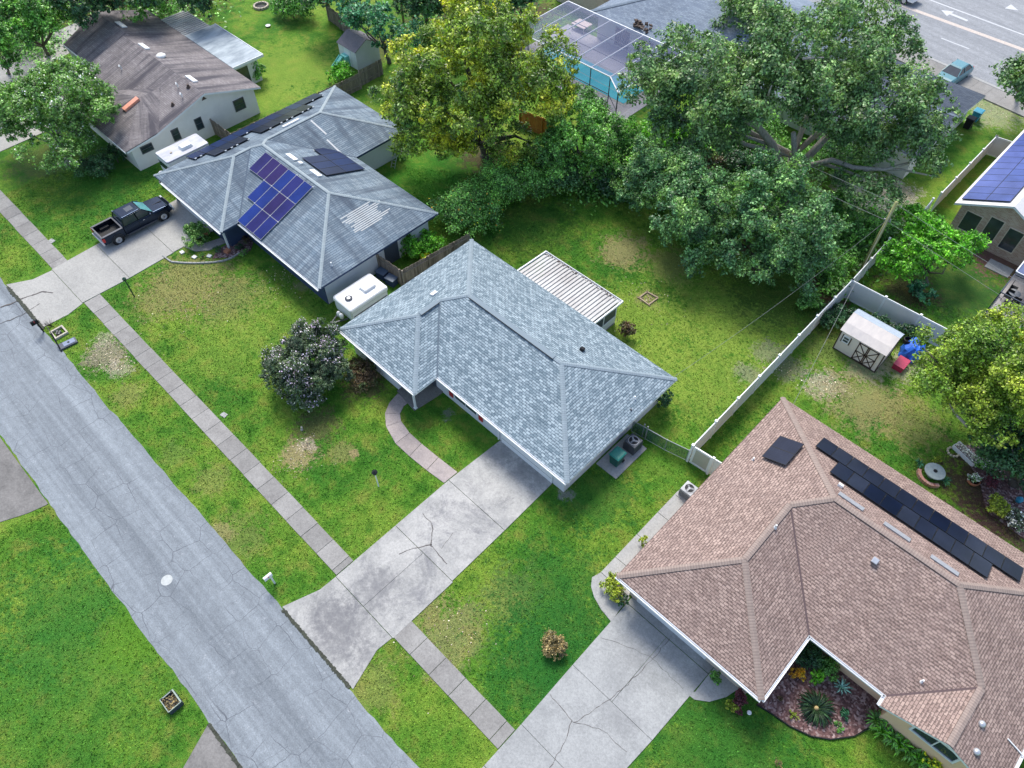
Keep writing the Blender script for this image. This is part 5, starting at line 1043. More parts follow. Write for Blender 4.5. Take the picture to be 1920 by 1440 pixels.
tree('crape_myrtle', 'large crape myrtle with pale blossom in front of the tan house, left edge', 'tree', (128, 312), [(105, 195, 4.6, 98, 2.8), (40, 225, 4.0, 62, 2.4), (170, 215, 4.2, 55, 2.4), (115, 262, 3.0, 72, 2.2), (30, 180, 4.4, 50, 2.2), (120, 150, 5.2, 60, 2.0)], L_crape, 170, .8, 340, .2, .2, M_bark_pale, 67, flowers=(L_wflower, .055, .14))
tree('crape_myrtle', 'round grey green crape myrtle with lilac blossom on the front lawn', 'tree', (598, 748), [(572, 678, 2.1, 72, 1.9), (590, 640, 2.7, 46, 1.3), (535, 700, 1.5, 40, 1.4), (610, 700, 1.6, 42, 1.5), (575, 728, 1.1, 44, 1.0)], L_myrtle, 300, .42, 300, .13, .1, M_bark_pale, 71, flowers=(L_flower, .10, .10), aspect=.5)
tree('roadside_tree', 'leafy tree with a leaning trunk beside the far side street, top left', 'tree', (92, 104), [(60, 50, 5.0, 55, 2.6), (20, 70, 4.5, 35, 2.0), (95, 35, 5.0, 40, 2.2)], L_mid, 55, .8, 240, .24, .22, M_bark, 73)
tree('roadside_tree', 'small dark tree at the left edge beside the far side street', 'tree', (18, 140), [(8, 108, 2.6, 24, 1.6)], L_mid, 14, .6, 200, .22, .14, M_bark, 74)
for i, (b0, cr, mt, lb) in enumerate([
    ((150, 45), [(150, 5, 6, 60, 3.2)], L_dark, 'dark tree left of the ridge of the weathered roof, top edge'), ((230, 15), [(235, -10, 6, 60, 3.2)], L_dark, 'dark tree straight behind the weathered roof, top edge'),
    ((310, 8), [(300, -5, 4.5, 55, 2.6), (290, 15, 2.4, 22, 1.6)], L_mid, 'green tree behind the white pan roof, top edge'), ((395, 2), [(385, -12, 5, 48, 2.6)], L_dark, 'dark tree at the top edge right of the pan roof'),
    ((30, 30), [(15, 0, 6, 50, 3)], L_oak, 'grey green tree in the top left corner'), ((730, 118), [(700, 45, 5, 48, 2.4), (745, 62, 4.0, 42, 1.8), (668, 20, 4.5, 35, 2.2)], L_teal, 'blue green tree overhanging the small white shed'),
    ((840, 20), [(850, -15, 5, 60, 3.0)], L_dark, 'dark tree behind the yellow green tree, top edge'), ((960, 18), [(950, -8, 4, 50, 2.6)], L_dark, 'dark tree left of the pale brick wing, top edge'),
    ((800, 40), [(795, 8, 5, 48, 2.8)], L_dark, 'dark tree between the blue green tree and the yellow green tree'), ((615, 12), [(610, -12, 4.5, 45, 2.4)], L_dark, 'dark tree above the mossy wooden fence, top edge'),
    ((1905, 185), [(1918, 150, 4.4, 38, 2.4)], L_oak, 'dark tree at the right edge beside the main road'), ((1400, 60), [(1395, 30, 5, 50, 2.8)], L_oak, 'grey green tree left of the big oak, top edge')]):
    tree('background_tree', lb, 'tree', b0, cr, mt, 34, .95, 230, .27, .2, M_bark, 80 + i, group='trees along the top and right edge')
# shrubs
bush('tall dark green shrub of the hedge nearest the grey wooden fence', (880, 425), 62, 3.0, L_mid, 101, .15, 60, 250, 'hedge between the two back lawns', flowers=(L_orange, .012, .14))
bush('tall green shrub in the middle of the hedge', (958, 378), 62, 3.4, L_mid, 102, .15, 60, 250, 'hedge between the two back lawns')
bush('tall green shrub at the far end of the hedge', (1035, 345), 55, 3.0, L_oak2, 103, .19, 40, 220, 'hedge between the two back lawns')
bush('dark shrub under the rounded oak', (1160, 372), 48, 2.6, L_dark, 104, .19, 30, 200); bush('reddish shrub below the pool cage corner', (1120, 235), 26, 1.6, L_red, 105, .18, 12, 160)
bush('round bright green bush inside the fence, left one', (775, 480), 26, 1.6, L_bright, 106, .13, 22, 170, 'bright bushes inside the wooden fence'); bush('round bright green bush inside the fence, right one', (805, 470), 24, 1.6, L_bright, 107, .13, 20, 170, 'bright bushes inside the wooden fence')
bush('tall bright green bush by the navy side door', (790, 448), 18, 1.8, L_bright, 108, .13, 14, 170, 'bright bushes inside the wooden fence'); bush('small lime yellow bush in the fence corner', (796, 490), 12, .8, L_lime, 109, .1, 10, 140)
bush('clipped dark green round hedge bush below the big crape myrtle', (190, 322), 34, 1.5, L_dark, 110, .12, 34, 240); bush('dark bush against the white garage wall', (222, 305), 22, 1.4, L_dark, 111, .13, 14, 160)
bush('narrow dark shrub by the flat roofed extension', (487, 148), 16, 1.9, L_mid, 112, .16, 14, 180); bush('bright green bush beside the small white shed', (642, 152), 28, 1.6, L_bright, 113, .18, 20, 180)
bush('large leafy shrub at the top edge of the upper lawn', (552, 35), 38, 2.6, L_mid, 114, .22, 28, 200); bush('spiky grey green shrub beside the driveway of the solar house', (372, 450), 30, 1.2, L_crape, 115, .14, 26, 180)
bush('russet bush under the front window of the slate blue house', (680, 708), 34, 1.1, L_red, 116, .1, 40, 230); bush('dark shrub behind the back corner of the slate blue house', (1243, 760), 17, 1.3, L_dark, 117, .12, 12, 160)
bush('brown green shrub beside the patio room', (1172, 632), 17, 1.5, L_red, 118, .12, 12, 170); bush('small round brown tipped shrub on the lawn by the pale driveway', (1042, 1218), 25, 1.0, L_brown, 119, .075, 26, 260)
bush('yellow green spiky shrub at the corner of the brown roof', (1148, 1108), 27, 1.2, L_yellow, 120, .1, 22, 220); bush('small dark round shrub next to the brown garage corner', (1168, 1130), 12, .8, L_dark, 121, .08, 10, 150)
bush('tuft of yellow green leaves poking out from the brown eave', (1203, 1022), 9, 1.0, L_yellow, 122, .09, 7, 90); bush('leafy potted shrub right of the brown garage door', (1334, 1275), 15, .9, L_mid, 123, .09, 10, 110)
bush('wine red shrub by the round apron', (1387, 1310), 15, .9, L_wine, 124, .09, 12, 150); bush('pale yellow green shrub beside the round apron', (1370, 1322), 12, .5, L_yellow, 125, .07, 9, 120); bush('dark purple ground shrub below the wine red one', (1382, 1330), 11, .4, L_wine, 126, .07, 8, 120)
bush('dark green shrub in the inner corner of the brown house', (1512, 1240), 28, 1.4, L_dark, 127, .1, 30, 220); bush('orange flowering shrub in the mulch bed', (1492, 1265), 14, .7, L_orange, 128, .08, 12, 130); bush('light green shrub in the mulch bed', (1524, 1274), 17, .9, L_bright, 129, .1, 10, 130)
bush('yellow green shrub below the long window', (1546, 1256), 21, 1.1, L_mid, 130, .09, 20, 180); bush('small bluish plant right of the sago palm', (1578, 1345), 13, .45, L_teal, 131, .09, 8, 90); bush('low light plant at the lower rim of the mulch bed', (1572, 1362), 11, .3, L_mid, 132, .08, 7, 80); bush('small yellow green plant left of the sago palm', (1487, 1343), 10, .3, L_yellow, 133, .06, 7, 90)
bush('sprouting low plant near the corner of the brown eave', (1462, 1312), 7, .25, L_red, 134, .05, 5, 70)
bush('yellow shrub in the backyard garden at the right edge', (1862, 955), 22, 1.0, L_yellow, 135, .11, 18, 190); bush('white flowering shrub in the long planter', (1838, 868), 22, .9, L_mid, 136, .1, 16, 160, flowers=(L_wflower, .2, .09)); bush('white flowering plant in the round pot', (1823, 905), 13, .9, L_mid, 137, .09, 9, 130, flowers=(L_wflower, .3, .08))
bush('grey lilac shrub near the right end of the solar array', (1898, 985), 22, .9, L_myrtle, 138, .1, 14, 160, flowers=(L_wflower, .15, .1)); bush('wine red shrub in the backyard garden', (1855, 905), 18, .7, L_wine, 139, .1, 12, 140)
bush('dark palm like fern beyond the white fence', (1722, 560), 26, 1.2, L_teal, 140, .3, 12, 60); bush('dark undergrowth bush left of the utility pole', (1560, 515), 38, 1.6, L_mid, 141, .18, 24, 170); bush('low shrub at the foot of the drooping oak', (1515, 575), 24, 1.2, L_mid, 142, .16, 14, 150)
bush('green thicket behind the utility pole', (1600, 445), 46, 2.0, L_mid, 143, .2, 26, 180); bush('green thicket below the sandy clearing', (1570, 400), 36, 1.8, L_mid, 144, .2, 20, 170); bush('wide thicket under the big oak', (1400, 330), 50, 1.6, L_dark, 145, .2, 26, 170); bush('broad green thicket behind the big oak trunk', (1395, 262), 62, 2.6, L_mid, 148, .18, 50, 260); bush('shadowy green thicket right of the big oak trunk', (1565, 318), 55, 2.2, L_mid, 149, .18, 44, 250)
bush('brown green thicket below the big oak trunk', (1330, 320), 36, 1.4, L_red, 146, .18, 18, 150)
bush('small sprawling plant on the lower lawn edge', (1460, 1432), 10, .3, L_brown, 147, .05, 6, 80)
for i, (x, y) in enumerate(((448, 468), (462, 452), (478, 446), (458, 478))): bush(('dark garden plant by the porch post', 'brown garden plant in front of the porch', 'dark plant against the navy wall', 'small plant at the garden edging')[i], (x, y), 10, .5, (L_dark, L_red, L_dark, L_mid)[i], 150 + i, .08, 7, 90)
bush('small green plant between the stepping stones', (381, 482), 7, .4, L_mid, 155, .06, 6, 80); bush('small dark plant beside the orange block', (412, 472), 9, .5, L_dark, 156, .07, 7, 90)
# hedge behind the shed
a = G(1560, 585, .6); b_ = G(1705, 625, .6)
T = thing('hedge', 'dark green hedge along the white fence behind the beige shed', 'hedge', ((a.x + b_.x) / 2, (a.y + b_.y) / 2, 0)); rg = np.random.default_rng(5); ells = [(a.x + (b_.x - a.x) * t, a.y + (b_.y - a.y) * t, .55, .45, .5) for t in np.linspace(0, 1, 9)] + [(a.x + .1, a.y - 1.1, .5, .6, .5), (a.x + .7, a.y - .6, .5, .6, .5)]
C, Q = crown_points(ells, 90, .4, 170, rg, .05); leaf_mesh('foliage', C, Q, .13, L_dark, T, 5, off=root_loc(T)); m = MB()
for e in ells: m.tube([(e[0], e[1], 0), (e[0] + .05, e[1], .8)], [.03, .01], 5)
m.build('stem', M_bark, T)
# blade plants: sago palm, agave, lilies
def blades(label, cat, name, c, n, L, w, rise, droop, mat, seed, heart=None, jitter=.1):
    T = thing(name, label, cat, c); rg = random.Random(seed); m = MB(); q = Vector(c)
    for i in range(n):
        ph = 2 * math.pi * i / n + rg.uniform(-jitter, jitter); ln = L * rg.uniform(.8, 1.1); rs = rise * rg.uniform(.4, 1.3); dr = Vector((math.cos(ph), math.sin(ph), 0)); sd_ = Vector((-dr.y, dr.x, 0)); pts = []
        for k in range(6): t = k / 5; pts.append((q + dr * ln * t + Vector((0, 0, .1 + rs * math.sin(t * 2.0) - droop * t * t)), w * (1 - abs(t - .45) ** 1.5 * 1.4) if t < 1 else .005))
        for k in range(5): (p_, a_), (r_, b2) = pts[k], pts[k + 1]; a_ = max(a_, .004); b2 = max(b2, .004); m.face([p_ - sd_ * a_, r_ - sd_ * b2, r_ + Vector((0, 0, .02)), p_ + Vector((0, 0, .02))]); m.face([p_ + Vector((0, 0, .02)), r_ + Vector((0, 0, .02)), r_ + sd_ * b2, p_ + sd_ * a_])
    m.build('fronds' if 'palm' in name else 'blades', mat, T, fixn=False)
    if heart: h = MB(); h.lathe(q + Vector((0, 0, .1)), [(.12, -.1), (.14, .1), (.09, .22), (.01, .27)], 10); h.build('heart', heart, T, smooth=True)
    return T
blades('dark round sago palm in the middle of the mulch bed', 'palm', 'sago_palm', G(1528, 1330), 150, .95, .036, .5, .35, L_sago, 1, simple('tan_fuzz', (.45, .34, .16), .9)); 
blades('blue green agave beside the wall in the mulch bed', 'agave', 'agave', G(1577, 1290), 11, .5, .05, .3, .05, L_agave, 2)
T0 = None; rg = random.Random(3)
lab = ['lily clump at the top of the row by the tan wall', 'second lily clump of the row by the tan wall', 'third lily clump of the row by the tan wall', 'fourth lily clump of the row by the tan wall', 'fifth lily clump of the row by the tan wall', 'lily clump with yellow flowers near the bottom edge', 'last lily clump of the row at the bottom edge']
for i, (x, y) in enumerate(((1640, 1352), (1652, 1372), (1668, 1385), (1684, 1398), (1700, 1412), (1718, 1425), (1740, 1436))):
    T = blades(lab[i], 'lily', 'lily_clump', G(x, y), 26, .62, .05, .5, .3, L_bright if i % 2 else L_mid, 20 + i, jitter=.5); T['group'] = 'lilies along the tan wall'
bush('yellow flowering shrub at the bottom edge by the tan wall', (1735, 1440), 18, .7, L_mid, 160, .08, 10, 110, flowers=(L_yflower, .4, .1)); bush('small yellow flowers in front of the tan gable wall', (1728, 1412), 8, .8, L_mid, 161, .06, 6, 60, flowers=(L_yflower, .4, .08))
# undergrowth under the trees: nobody could count it
rg = np.random.default_rng(9); pts = []
for (px, py, r, n) in ((1300, 300, 90, 5200), (1420, 320, 90, 4500), (1500, 400, 60, 2600), (1190, 320, 60, 3000), (1570, 470, 60, 2400), (1110, 340, 60, 2200), (1560, 540, 30, 500), (300, 5, 120, 4000), (880, 30, 120, 3000), (60, 90, 60, 1500), (1640, 430, 40, 1500), (100, 10, 90, 2500)):
    c = G(px, py); rm = r * mpp(c); q = rg.normal(0, .5, (n, 2)) * rm; pts.append(np.c_[q[:, 0] + c.x, q[:, 1] + c.y, np.abs(rg.normal(0, .35, n)) * (1 + .6 * np.sin(q[:, 0] * 1.3) * np.cos(q[:, 1] * 1.1)) + .05])
C = np.concatenate(pts); o = leaf_mesh('undergrowth', C, np.tile([0, 0, 1.], (len(C), 1)), .32, L_mid, None, 9); tag(o, 'leafy undergrowth beneath the trees', 'undergrowth', kind='stuff')
# grass blades over the lawns
rg = np.random.default_rng(10); cand = []
def inpoly(P, poly):
    x, y = P[:, 0], P[:, 1]; r = np.zeros(len(P), bool); n = len(poly)
    for i in range(n):
        x1_, y1_ = poly[i][:2]; x2_, y2_ = poly[(i + 1) % n][:2]; c = ((y1_ > y) != (y2_ > y)) & (x < (x2_ - x1_) * (y - y1_) / (y2_ - y1_ + 1e-12) + x1_); r ^= c
    return r
view = [tuple(G(*p)[:2]) for p in ((-20, 330), (-20, 1460), (1940, 1460), (1940, 640), (1300, 360), (600, 300))]
P = np.c_[rg.uniform(-66, 16, 560000), rg.uniform(-14, 50, 560000)]; P = P[inpoly(P, view)]
bl = [[(-200, -4.42), (60, -4.42), (60, 1.72), (-200, 1.72)], [(-200, 4.93), (-18.9, 4.93), (-18.9, 6.24), (-200, 6.24)], [(-13.8, 4.93), (60, 4.93), (60, 6.24), (-13.8, 6.24)], [(-19.4, 1.7), (-13.2, 1.7), (-13.9, 3.9), (-13.8, 18.5), (-18.8, 18.5), (-18.8, 3.9)],
    [(-55.1, 1.7), (-49, 1.7), (-49, 17), (-55, 17)], [(-5.95, 1.7), (-.45, 1.7), (-.4, 16), (-5.95, 16)], [(-31, 16), (-13, 17.5), (-13, 27.5), (-31, 27.5)], [(-55, 15.8), (-46, 15.8), (-36, 17.5), (-36, 27.6), (-46, 33), (-55, 33)], [(-6.3, 15.6), (1.6, 15.6), (1.6, 20), (12, 19), (12, 31), (-6.3, 31)],
    [(-60, -4.4), (-34.9, -4.4), (-36, -14), (-60, -14)], [(-17.1, -4.4), (-9, -4.4), (-9, -14), (-16, -14)], [(-8.1, 14.6), (-5.9, 13.8), (-5.9, 22.9), (-8.1, 22.9)], [tuple(q[:2]) for q in outer] + [tuple(q[:2]) for q in inner[::-1]], [(-26.3, 15.8), (-24, 15.6), (-24, 18), (-26.3, 18)],
    [tuple(G(*p)[:2]) for p in ((1518, 1206), (1418, 1322), (1480, 1362), (1556, 1386), (1630, 1362), (1664, 1325))], [(-35.4, 17.4), (-32.6, 17.4), (-32.6, 21), (-35.4, 21)], [(-27, 28), (-19.4, 28), (-19.4, 31.1), (-27, 31.1)], [tuple(G(*p)[:2]) for p in ((1283, 1297), (1302, 1312), (1330, 1316), (1362, 1307), (1420, 1310), (1300, 1240))],
    [tuple(G(*p)[:2]) for p in ((343, 462), (392, 478), (475, 470), (445, 430), (400, 445))], [(-7.2, 39.6), (-3.8, 39.6), (-3.8, 42.3), (-7.2, 42.3)]]
k = np.ones(len(P), bool)
for b0 in bl: k &= ~inpoly(P, b0)
for (px, py, r) in ((560, 850, 1.2), (1170, 470, 1.2), (1545, 720, 1.4), (200, 665, 1.1), (225, 690, .9), (1620, 750, 1.5), (1560, 545, 3)):
    c = G(px, py); d = np.hypot(P[:, 0] - c.x, P[:, 1] - c.y); k &= ~((d < r * rg.uniform(.1, 1.2, len(P))))
P = P[k]; z = rg.uniform(.0, .03, len(P)); C = np.c_[P, z]
me_o = leaf_mesh('grass', C, np.c_[rg.normal(0, .8, (len(P), 2)), np.full(len(P), .5)], .11, ground_mat('grass_tufts', True), None, 12, .5); tag(me_o, 'short grass of the lawns', 'grass', kind='stuff')
pts = []
for (px, py, r, n) in ((200, 660, 1.5, 230), (222, 690, 1.1, 160), (575, 838, .7, 110), (1650, 365, 3.2, 900), (1690, 365, 1.5, 300), (1550, 720, 1.6, 260), (1460, 690, 1.3, 120), (1860, 205, 3.0, 300), (700, 640, 1.5, 60), (1480, 420, 3, 150), (850, 1180, 2, 60), (560, 860, 1.5, 120), (540, 520, 2.2, 200), (800, 1150, 3, 60), (350, 560, 4, 120), (1200, 560, 3, 120)):
    c = G(px, py); q = rg.normal(0, .5, (n, 2)) * r; pts.append(np.c_[q[:, 0] + c.x, q[:, 1] + c.y, np.full(n, .035)])
C = np.concatenate(pts); o = leaf_mesh('fallen_leaves', C, np.tile([0, 0, 2.], (len(C), 1)), .09, leafmat('dry_leaf_litter', (.14, .09, .05), (.26, .21, .15), (.36, .33, .28), 3.0), None, 19, .7); tag(o, 'pale dry leaves scattered on the bare patches of lawn', 'fallen leaves', kind='stuff')
print('leaf faces', TREE_N[0], 'grass', len(P))
# ------------------------------------------------------------------ vehicles
Z = Vector((0, 0, 1))
def wheel(parent, c, r, w, side):
    m = MB(); s = side; m.lathe(c, [(r * .62, -w / 2), (r * .92, -w / 2), (r, -w * .32), (r, w * .32), (r * .92, w / 2), (r * .62, w / 2)], 24, 'X'); t = m.build('wheel', M_rubber, parent, local=True)
    m = MB(); m.lathe((c[0] + s * (w / 2 + .045), c[1], c[2]), [(r * .64, -.05 * s), (r * .64, 0), (r * .56, .012 * s), (r * .5, -.03 * s)], 20, 'X')
    for k in range(6):
        a = k * math.pi / 3; d = Vector((0, math.cos(a), math.sin(a))); m.obox(Vector((c[0] + s * (w / 2 + .022), c[1], c[2])) + d * r * .3, d, d.cross(Vector((1, 0, 0))), (1, 0, 0), r * .56, r * .2, .03)
    m.build('rim', M_rim, t, local=True)
def loft(mb, secs):                                # closed rings of equal length
    i0 = len(mb.v); n = len(secs[0])
    for s in secs: mb.v += [tuple(p) for p in s]
    for k in range(len(secs) - 1):
        for j in range(n): j2 = (j + 1) % n; mb.f.append((i0 + k * n + j, i0 + k * n + j2, i0 + (k + 1) * n + j2, i0 + (k + 1) * n + j)); mb.uv.append(None)
    mb.f.append(tuple(range(i0, i0 + n))[::-1]); mb.uv.append(None); e = i0 + (len(secs) - 1) * n; mb.f.append(tuple(range(e, e + n))); mb.uv.append(None)
tw = G(232, 453, 0)
T = thing('pickup_truck', 'black crew cab pickup truck parked on the pale driveway', 'pickup truck', (-54.15, 12.05, .05), R(0))
T['origin'] = (0, 0, 0)
def ring(y, hw, z0, z1, tw_=None, r=.1): tw_ = tw_ or hw; return [(-hw, y, z0), (hw, y, z0), (hw + .03, y, (z0 + z1) / 2), (tw_, y, z1 - r), (tw_ - r, y, z1), (-tw_ + r, y, z1), (-tw_, y, z1 - r), (-hw - .03, y, (z0 + z1) / 2)]
m = MB(); loft(m, [ring(.55 - .62, .94, .42, 1.1), ring(.8, .96, .4, 1.1), ring(1.35, .97, .4, 1.12), ring(2.1, .95, .42, 1.08), ring(2.62, .92, .45, 1.02), ring(2.9, .84, .5, .9)])
body = m.build('body', M_truck, T, local=True, bevel=.03)
m = MB(); loft(m, [ring(-1.25, .93, .42, 1.12), ring(-.06, .94, .42, 1.12)]); m.build('rear_doors', M_truck, body, local=True, bevel=.02)
# cab: roof and glasshouse
m = MB(); cab = lambda y, hw, z: [(-hw, y, z), (hw, y, z)]
def prismoid(mb, b, t):
    i = len(mb.v); mb.v += b + t; 
    for q in ((0, 1, 5, 4), (1, 2, 6, 5), (2, 3, 7, 6), (3, 0, 4, 7), (4, 5, 6, 7), (3, 2, 1, 0)): mb.f.append(tuple(i + k for k in q)); mb.uv.append(None)
b0 = [(-.88, -1.22, 1.1), (.88, -1.22, 1.1), (.88, 1.32, 1.1), (-.88, 1.32, 1.1)]; t0 = [(-.72, -1.05, 1.72), (.72, -1.05, 1.72), (.70, .62, 1.72), (-.70, .62, 1.72)]
prismoid(m, b0, t0); gl = m.build('cab_windows', M_glass, T, local=True)
m = MB(); prismoid(m, [(-.74, -1.09, 1.68), (.74, -1.09, 1.68), (.73, .66, 1.68), (-.73, .66, 1.68)], [(-.66, -.98, 1.79), (.66, -.98, 1.79), (.63, .52, 1.79), (-.63, .52, 1.79)]); rf = m.build('roof', M_truck, T, local=True, bevel=.03)
m = MB(); m.box(-.3, .3, -.35, .25, 1.785, 1.80); m.build('sunroof', M_glass, rf, local=True)
m = MB()
for sx in (-1, 1):
    m = MB(); m.bar((sx * .88, -1.2, 1.12), (sx * .73, -1.05, 1.72), .09, .07); m.bar((sx * .90, .05, 1.1), (sx * .73, .0, 1.72), .07, .06); m.bar((sx * .87, 1.33, 1.1), (sx * .71, .63, 1.72), .07, .07); m.bar((sx * .91, -1.25, 1.1), (sx * .90, 1.35, 1.1), .06, .07)
    m.build('side_pillars', M_truck, T, local=True)
m = MB(); m.face([(-.80, 1.345, 1.14), (.80, 1.345, 1.14), (.655, .655, 1.71), (-.655, .655, 1.71)]); m.build('windshield', M_shield, T, local=True, fixn=False)
# bed with open box
m = MB()
for sx in (-1, 1): m.prism([(sx * .96, -3.0), (sx * .96, -1.3), (sx * .80, -1.3), (sx * .80, -3.0)], .45, 1.14)
m.box(-.96, .96, -3.06, -2.98, .45, 1.14); m.box(-.8, .8, -1.36, -1.28, .6, 1.14); bed = m.build('bed', M_truck, T, local=True, bevel=.015)
m = MB()
for sx in (-1, 1): m.box(sx * .88 - .085, sx * .88 + .085, -3.0, -1.3, 1.142, 1.165)
m.box(-.96, .96, -3.07, -2.97, 1.142, 1.165); m.box(-.8, .8, -1.38, -1.27, 1.142, 1.165); m.build('bed_rail', M_dgrey, bed, local=True)
m = MB(); m.box(-.8, .8, -2.98, -1.36, .58, .62)
for sx in (-1, 1): m.box(sx * .66 - .12, sx * .66 + .12, -2.55, -1.85, .62, .84)
m.build('bed_liner', M_rubber, bed, local=True)
m = MB(); m.box(-.95, .95, -3.18, -3.06, .42, .62); m.build('rear_bumper', M_alu, T, local=True, bevel=.02)
m = MB(); m.box(-.9, .9, 2.86, 3.0, .42, .66); m.build('front_bumper', M_alu, T, local=True, bevel=.02); m = MB(); m.box(-.5, .5, 2.88, 2.95, .66, .95); m.build('grille', M_dgrey, T, local=True)
for sx in (-1, 1):
    m = MB(); m.box(sx * .74 - .14, sx * .74 + .14, 2.78, 2.92, .72, .94); m.build('headlight', M_lamp, T, local=True, bevel=.02)
    m = MB(); m.box(sx * .9 - .09, sx * .9 + .09, -3.09, -2.9, .72, 1.06); m.build('tail_light', M_tail, T, local=True, bevel=.01)
    m = MB(); m.obox((sx * 1.06, 1.05, 1.2), (1, 0, 0), (0, 1, 0), (0, 0, 1), .2, .12, .18); m.build('side_mirror', M_truck, T, local=True, bevel=.02)
    m = MB(); m.box(sx * .965 - .02, sx * .965 + .02, .35, .5, .92, .96); m.build('door_handle', M_alu, T, local=True)
    for yy in (-2.0, 1.95):
        wheel(T, (sx * .86, yy, .38), .39, .26, sx); m = MB(); m.lathe((sx * .93, yy, .4), [(.47, -.06 * sx), (.50, .05 * sx), (.43, .055 * sx), (.42, -.05 * sx)], 24, 'X'); m.build('wheel_arch', M_rubber, T, local=True)
m = MB(); m.box(-.7, .7, -2.95, 2.7, .32, .46); m.build('chassis', M_rubber, T, local=True)

T0_ = bpy.data.objects['pickup_truck']
m = MB(); m.box(-.6, .6, 1.42, 1.44, 1.105, 1.115); m.box(-.02, .02, 1.5, 2.55, 1.07, 1.10); m.build('hood_seam', M_rubber, body, local=True)
for sx in (-1, 1):
    for yy in (-.02, 1.18): m = MB(); m.box(sx * .975 - .006, sx * .975 + .006, yy - .012, yy + .012, .5, 1.08); m.build('door_seam', M_rubber, body, local=True)
    m = MB(); m.bar((sx * .97, -1.15, .40), (sx * .97, 1.35, .40), .14, .06); m.build('running_board', M_dgrey, T0_, local=True)
# folded camper trailer between the two houses
T = thing('folding_camper', 'white folded pop up camper trailer between the two blue houses', 'camper trailer', (-34.0, 19.2, 0)); T['origin'] = (0, 0, 0)
hx, hy = 1.06, 1.72
def rr(hx, hy, z, r=.12): return [(-hx + r, -hy, z), (hx - r, -hy, z), (hx, -hy + r, z), (hx, hy - r, z), (hx - r, hy, z), (-hx + r, hy, z), (-hx, hy - r, z), (-hx, -hy + r, z)]
m = MB(); loft(m, [rr(hx, hy, 1.28), rr(hx + .02, hy + .02, 1.34), rr(hx, hy, 1.56), rr(hx - .08, hy - .1, 1.64), rr(hx - .35, hy - .4, 1.68)]); rt_ = m.build('roof_shell', M_white, T, local=True, bevel=.01)
m = MB(); loft(m, [rr(hx - .06, hy - .06, .45), rr(hx - .03, hy - .04, .8), rr(hx - .03, hy - .04, 1.22)]); bd = m.build('body', M_trim, T, local=True)
m = MB(); loft(m, [rr(hx - .05, hy - .05, 1.22), rr(hx - .05, hy - .05, 1.28)]); m.box(hx - .06, hx + .01, -hy + .2, hy - .2, .84, .88); m.build('black_stripe', M_black, T, local=True)
m = MB(); loft(m, [rr(.40, .56, 1.66, .1), rr(.37, .50, 1.90, .1), rr(.26, .38, 1.95, .1)]); ac = m.build('roof_air_conditioner', M_white, T, local=True, bevel=.01); 
for o_ in ac.data.vertices: o_.co.x += .12; o_.co.y += .62
m = MB()
for k in range(4): m.box(.42, .455, .35 + k * .14, .43 + k * .14, 1.70, 1.80)
m.build('vent_slots', M_dgrey, ac, local=True)
m = MB(); m.lathe((.05, -1.05, 1.68), [(.26, -.03), (.28, .07), (.22, .11), (.14, .08), (.01, .085)], 20); m.build('roof_hatch', M_dgrey, T, local=True); m = MB(); m.lathe((.05, -1.05, 1.76), [(.13, -.02), (.13, .04), (.01, .05)], 16); m.build('hatch_cap', M_white, T, local=True)
m = MB(); m.tube([(-.15, .2, 1.69), (.0, -.5, 1.69), (.0, -.85, 1.68)], .015, 5); m.build('cable', M_dgrey, rt_, local=True)
m = MB(); m.bar((-.5, -hy, .45), (0, -hy - 1.15, .45), .08, .1); m.bar((.5, -hy, .45), (0, -hy - 1.15, .45), .08, .1); m.cyl((0, -hy - 1.15, 0), .05, .3, .62, 10); m.cyl((0, -hy - .8, 0), .035, 0, .75, 8); m.build('tow_frame', M_dgrey, T, local=True)
for sx in (-.14, .16): m = MB(); m.lathe((sx, -hy - .3, .5), [(.02, -.0), (.15, .03), (.16, .3), (.1, .42), (.03, .46)], 14); m.build('gas_bottle', M_white, T, local=True, smooth=True)
for sx in (-1, 1): wheel(T, (sx * .95, .1, .32), .32, .2, sx); m = MB(); m.box(sx * 1.05 - .09, sx * 1.05 + .09, -.3, .5, .66, .72); m.build('mudguard', M_trim, T, local=True)
# older flat roofed camper left
T = thing('travel_trailer', 'weathered white flat roofed trailer against the white gable wall', 'travel trailer', (-57.35, 18.9, 0)); T['origin'] = (0, 0, 0); hx, hy = 1.0, 1.95
m = MB(); loft(m, [rr(hx, hy, 2.28), rr(hx + .03, hy + .03, 2.34), rr(hx, hy, 2.42)]); m.build('roof', M_camper, T, local=True)
m = MB(); loft(m, [rr(hx, hy, .5), rr(hx, hy, 2.28)]); bd = m.build('body', M_trim, T, local=True); m = MB(); m.box(-hx + .2, hx - .2, -hy - .02, -hy + .01, 1.3, 1.9); m.build('window', M_glass, bd, local=True)
m = MB(); loft(m, [[(x + .15, y + .3, z) for x, y, z in rr(.36, .55, 2.42, .08)], [(x + .15, y + .3, z) for x, y, z in rr(.3, .45, 2.68, .08)]]); m.build('roof_air_conditioner', M_white, T, local=True, bevel=.02)
m = MB(); m.lathe((.0, -1.0, 2.42), [(.1, -.02), (.11, .06), (.01, .08)], 12); m.build('roof_vent', M_stone, T, local=True)
for sx in (-1, 1): wheel(T, (sx * .9, 0, .33), .33, .2, sx)
m = MB(); m.lathe((-.2, -hy - .42, .5), [(.02, 0), (.27, .03), (.28, .5), (.2, .62), (.03, .66)], 16); m.build('gas_bottle', M_white, T, local=True, smooth=True); m = MB(); m.bar((-.5, -hy, .45), (0, -hy - 1.0, .45), .08, .1); m.bar((.5, -hy, .45), (0, -hy - 1.0, .45), .08, .1); m.build('tow_frame', M_dgrey, T, local=True)

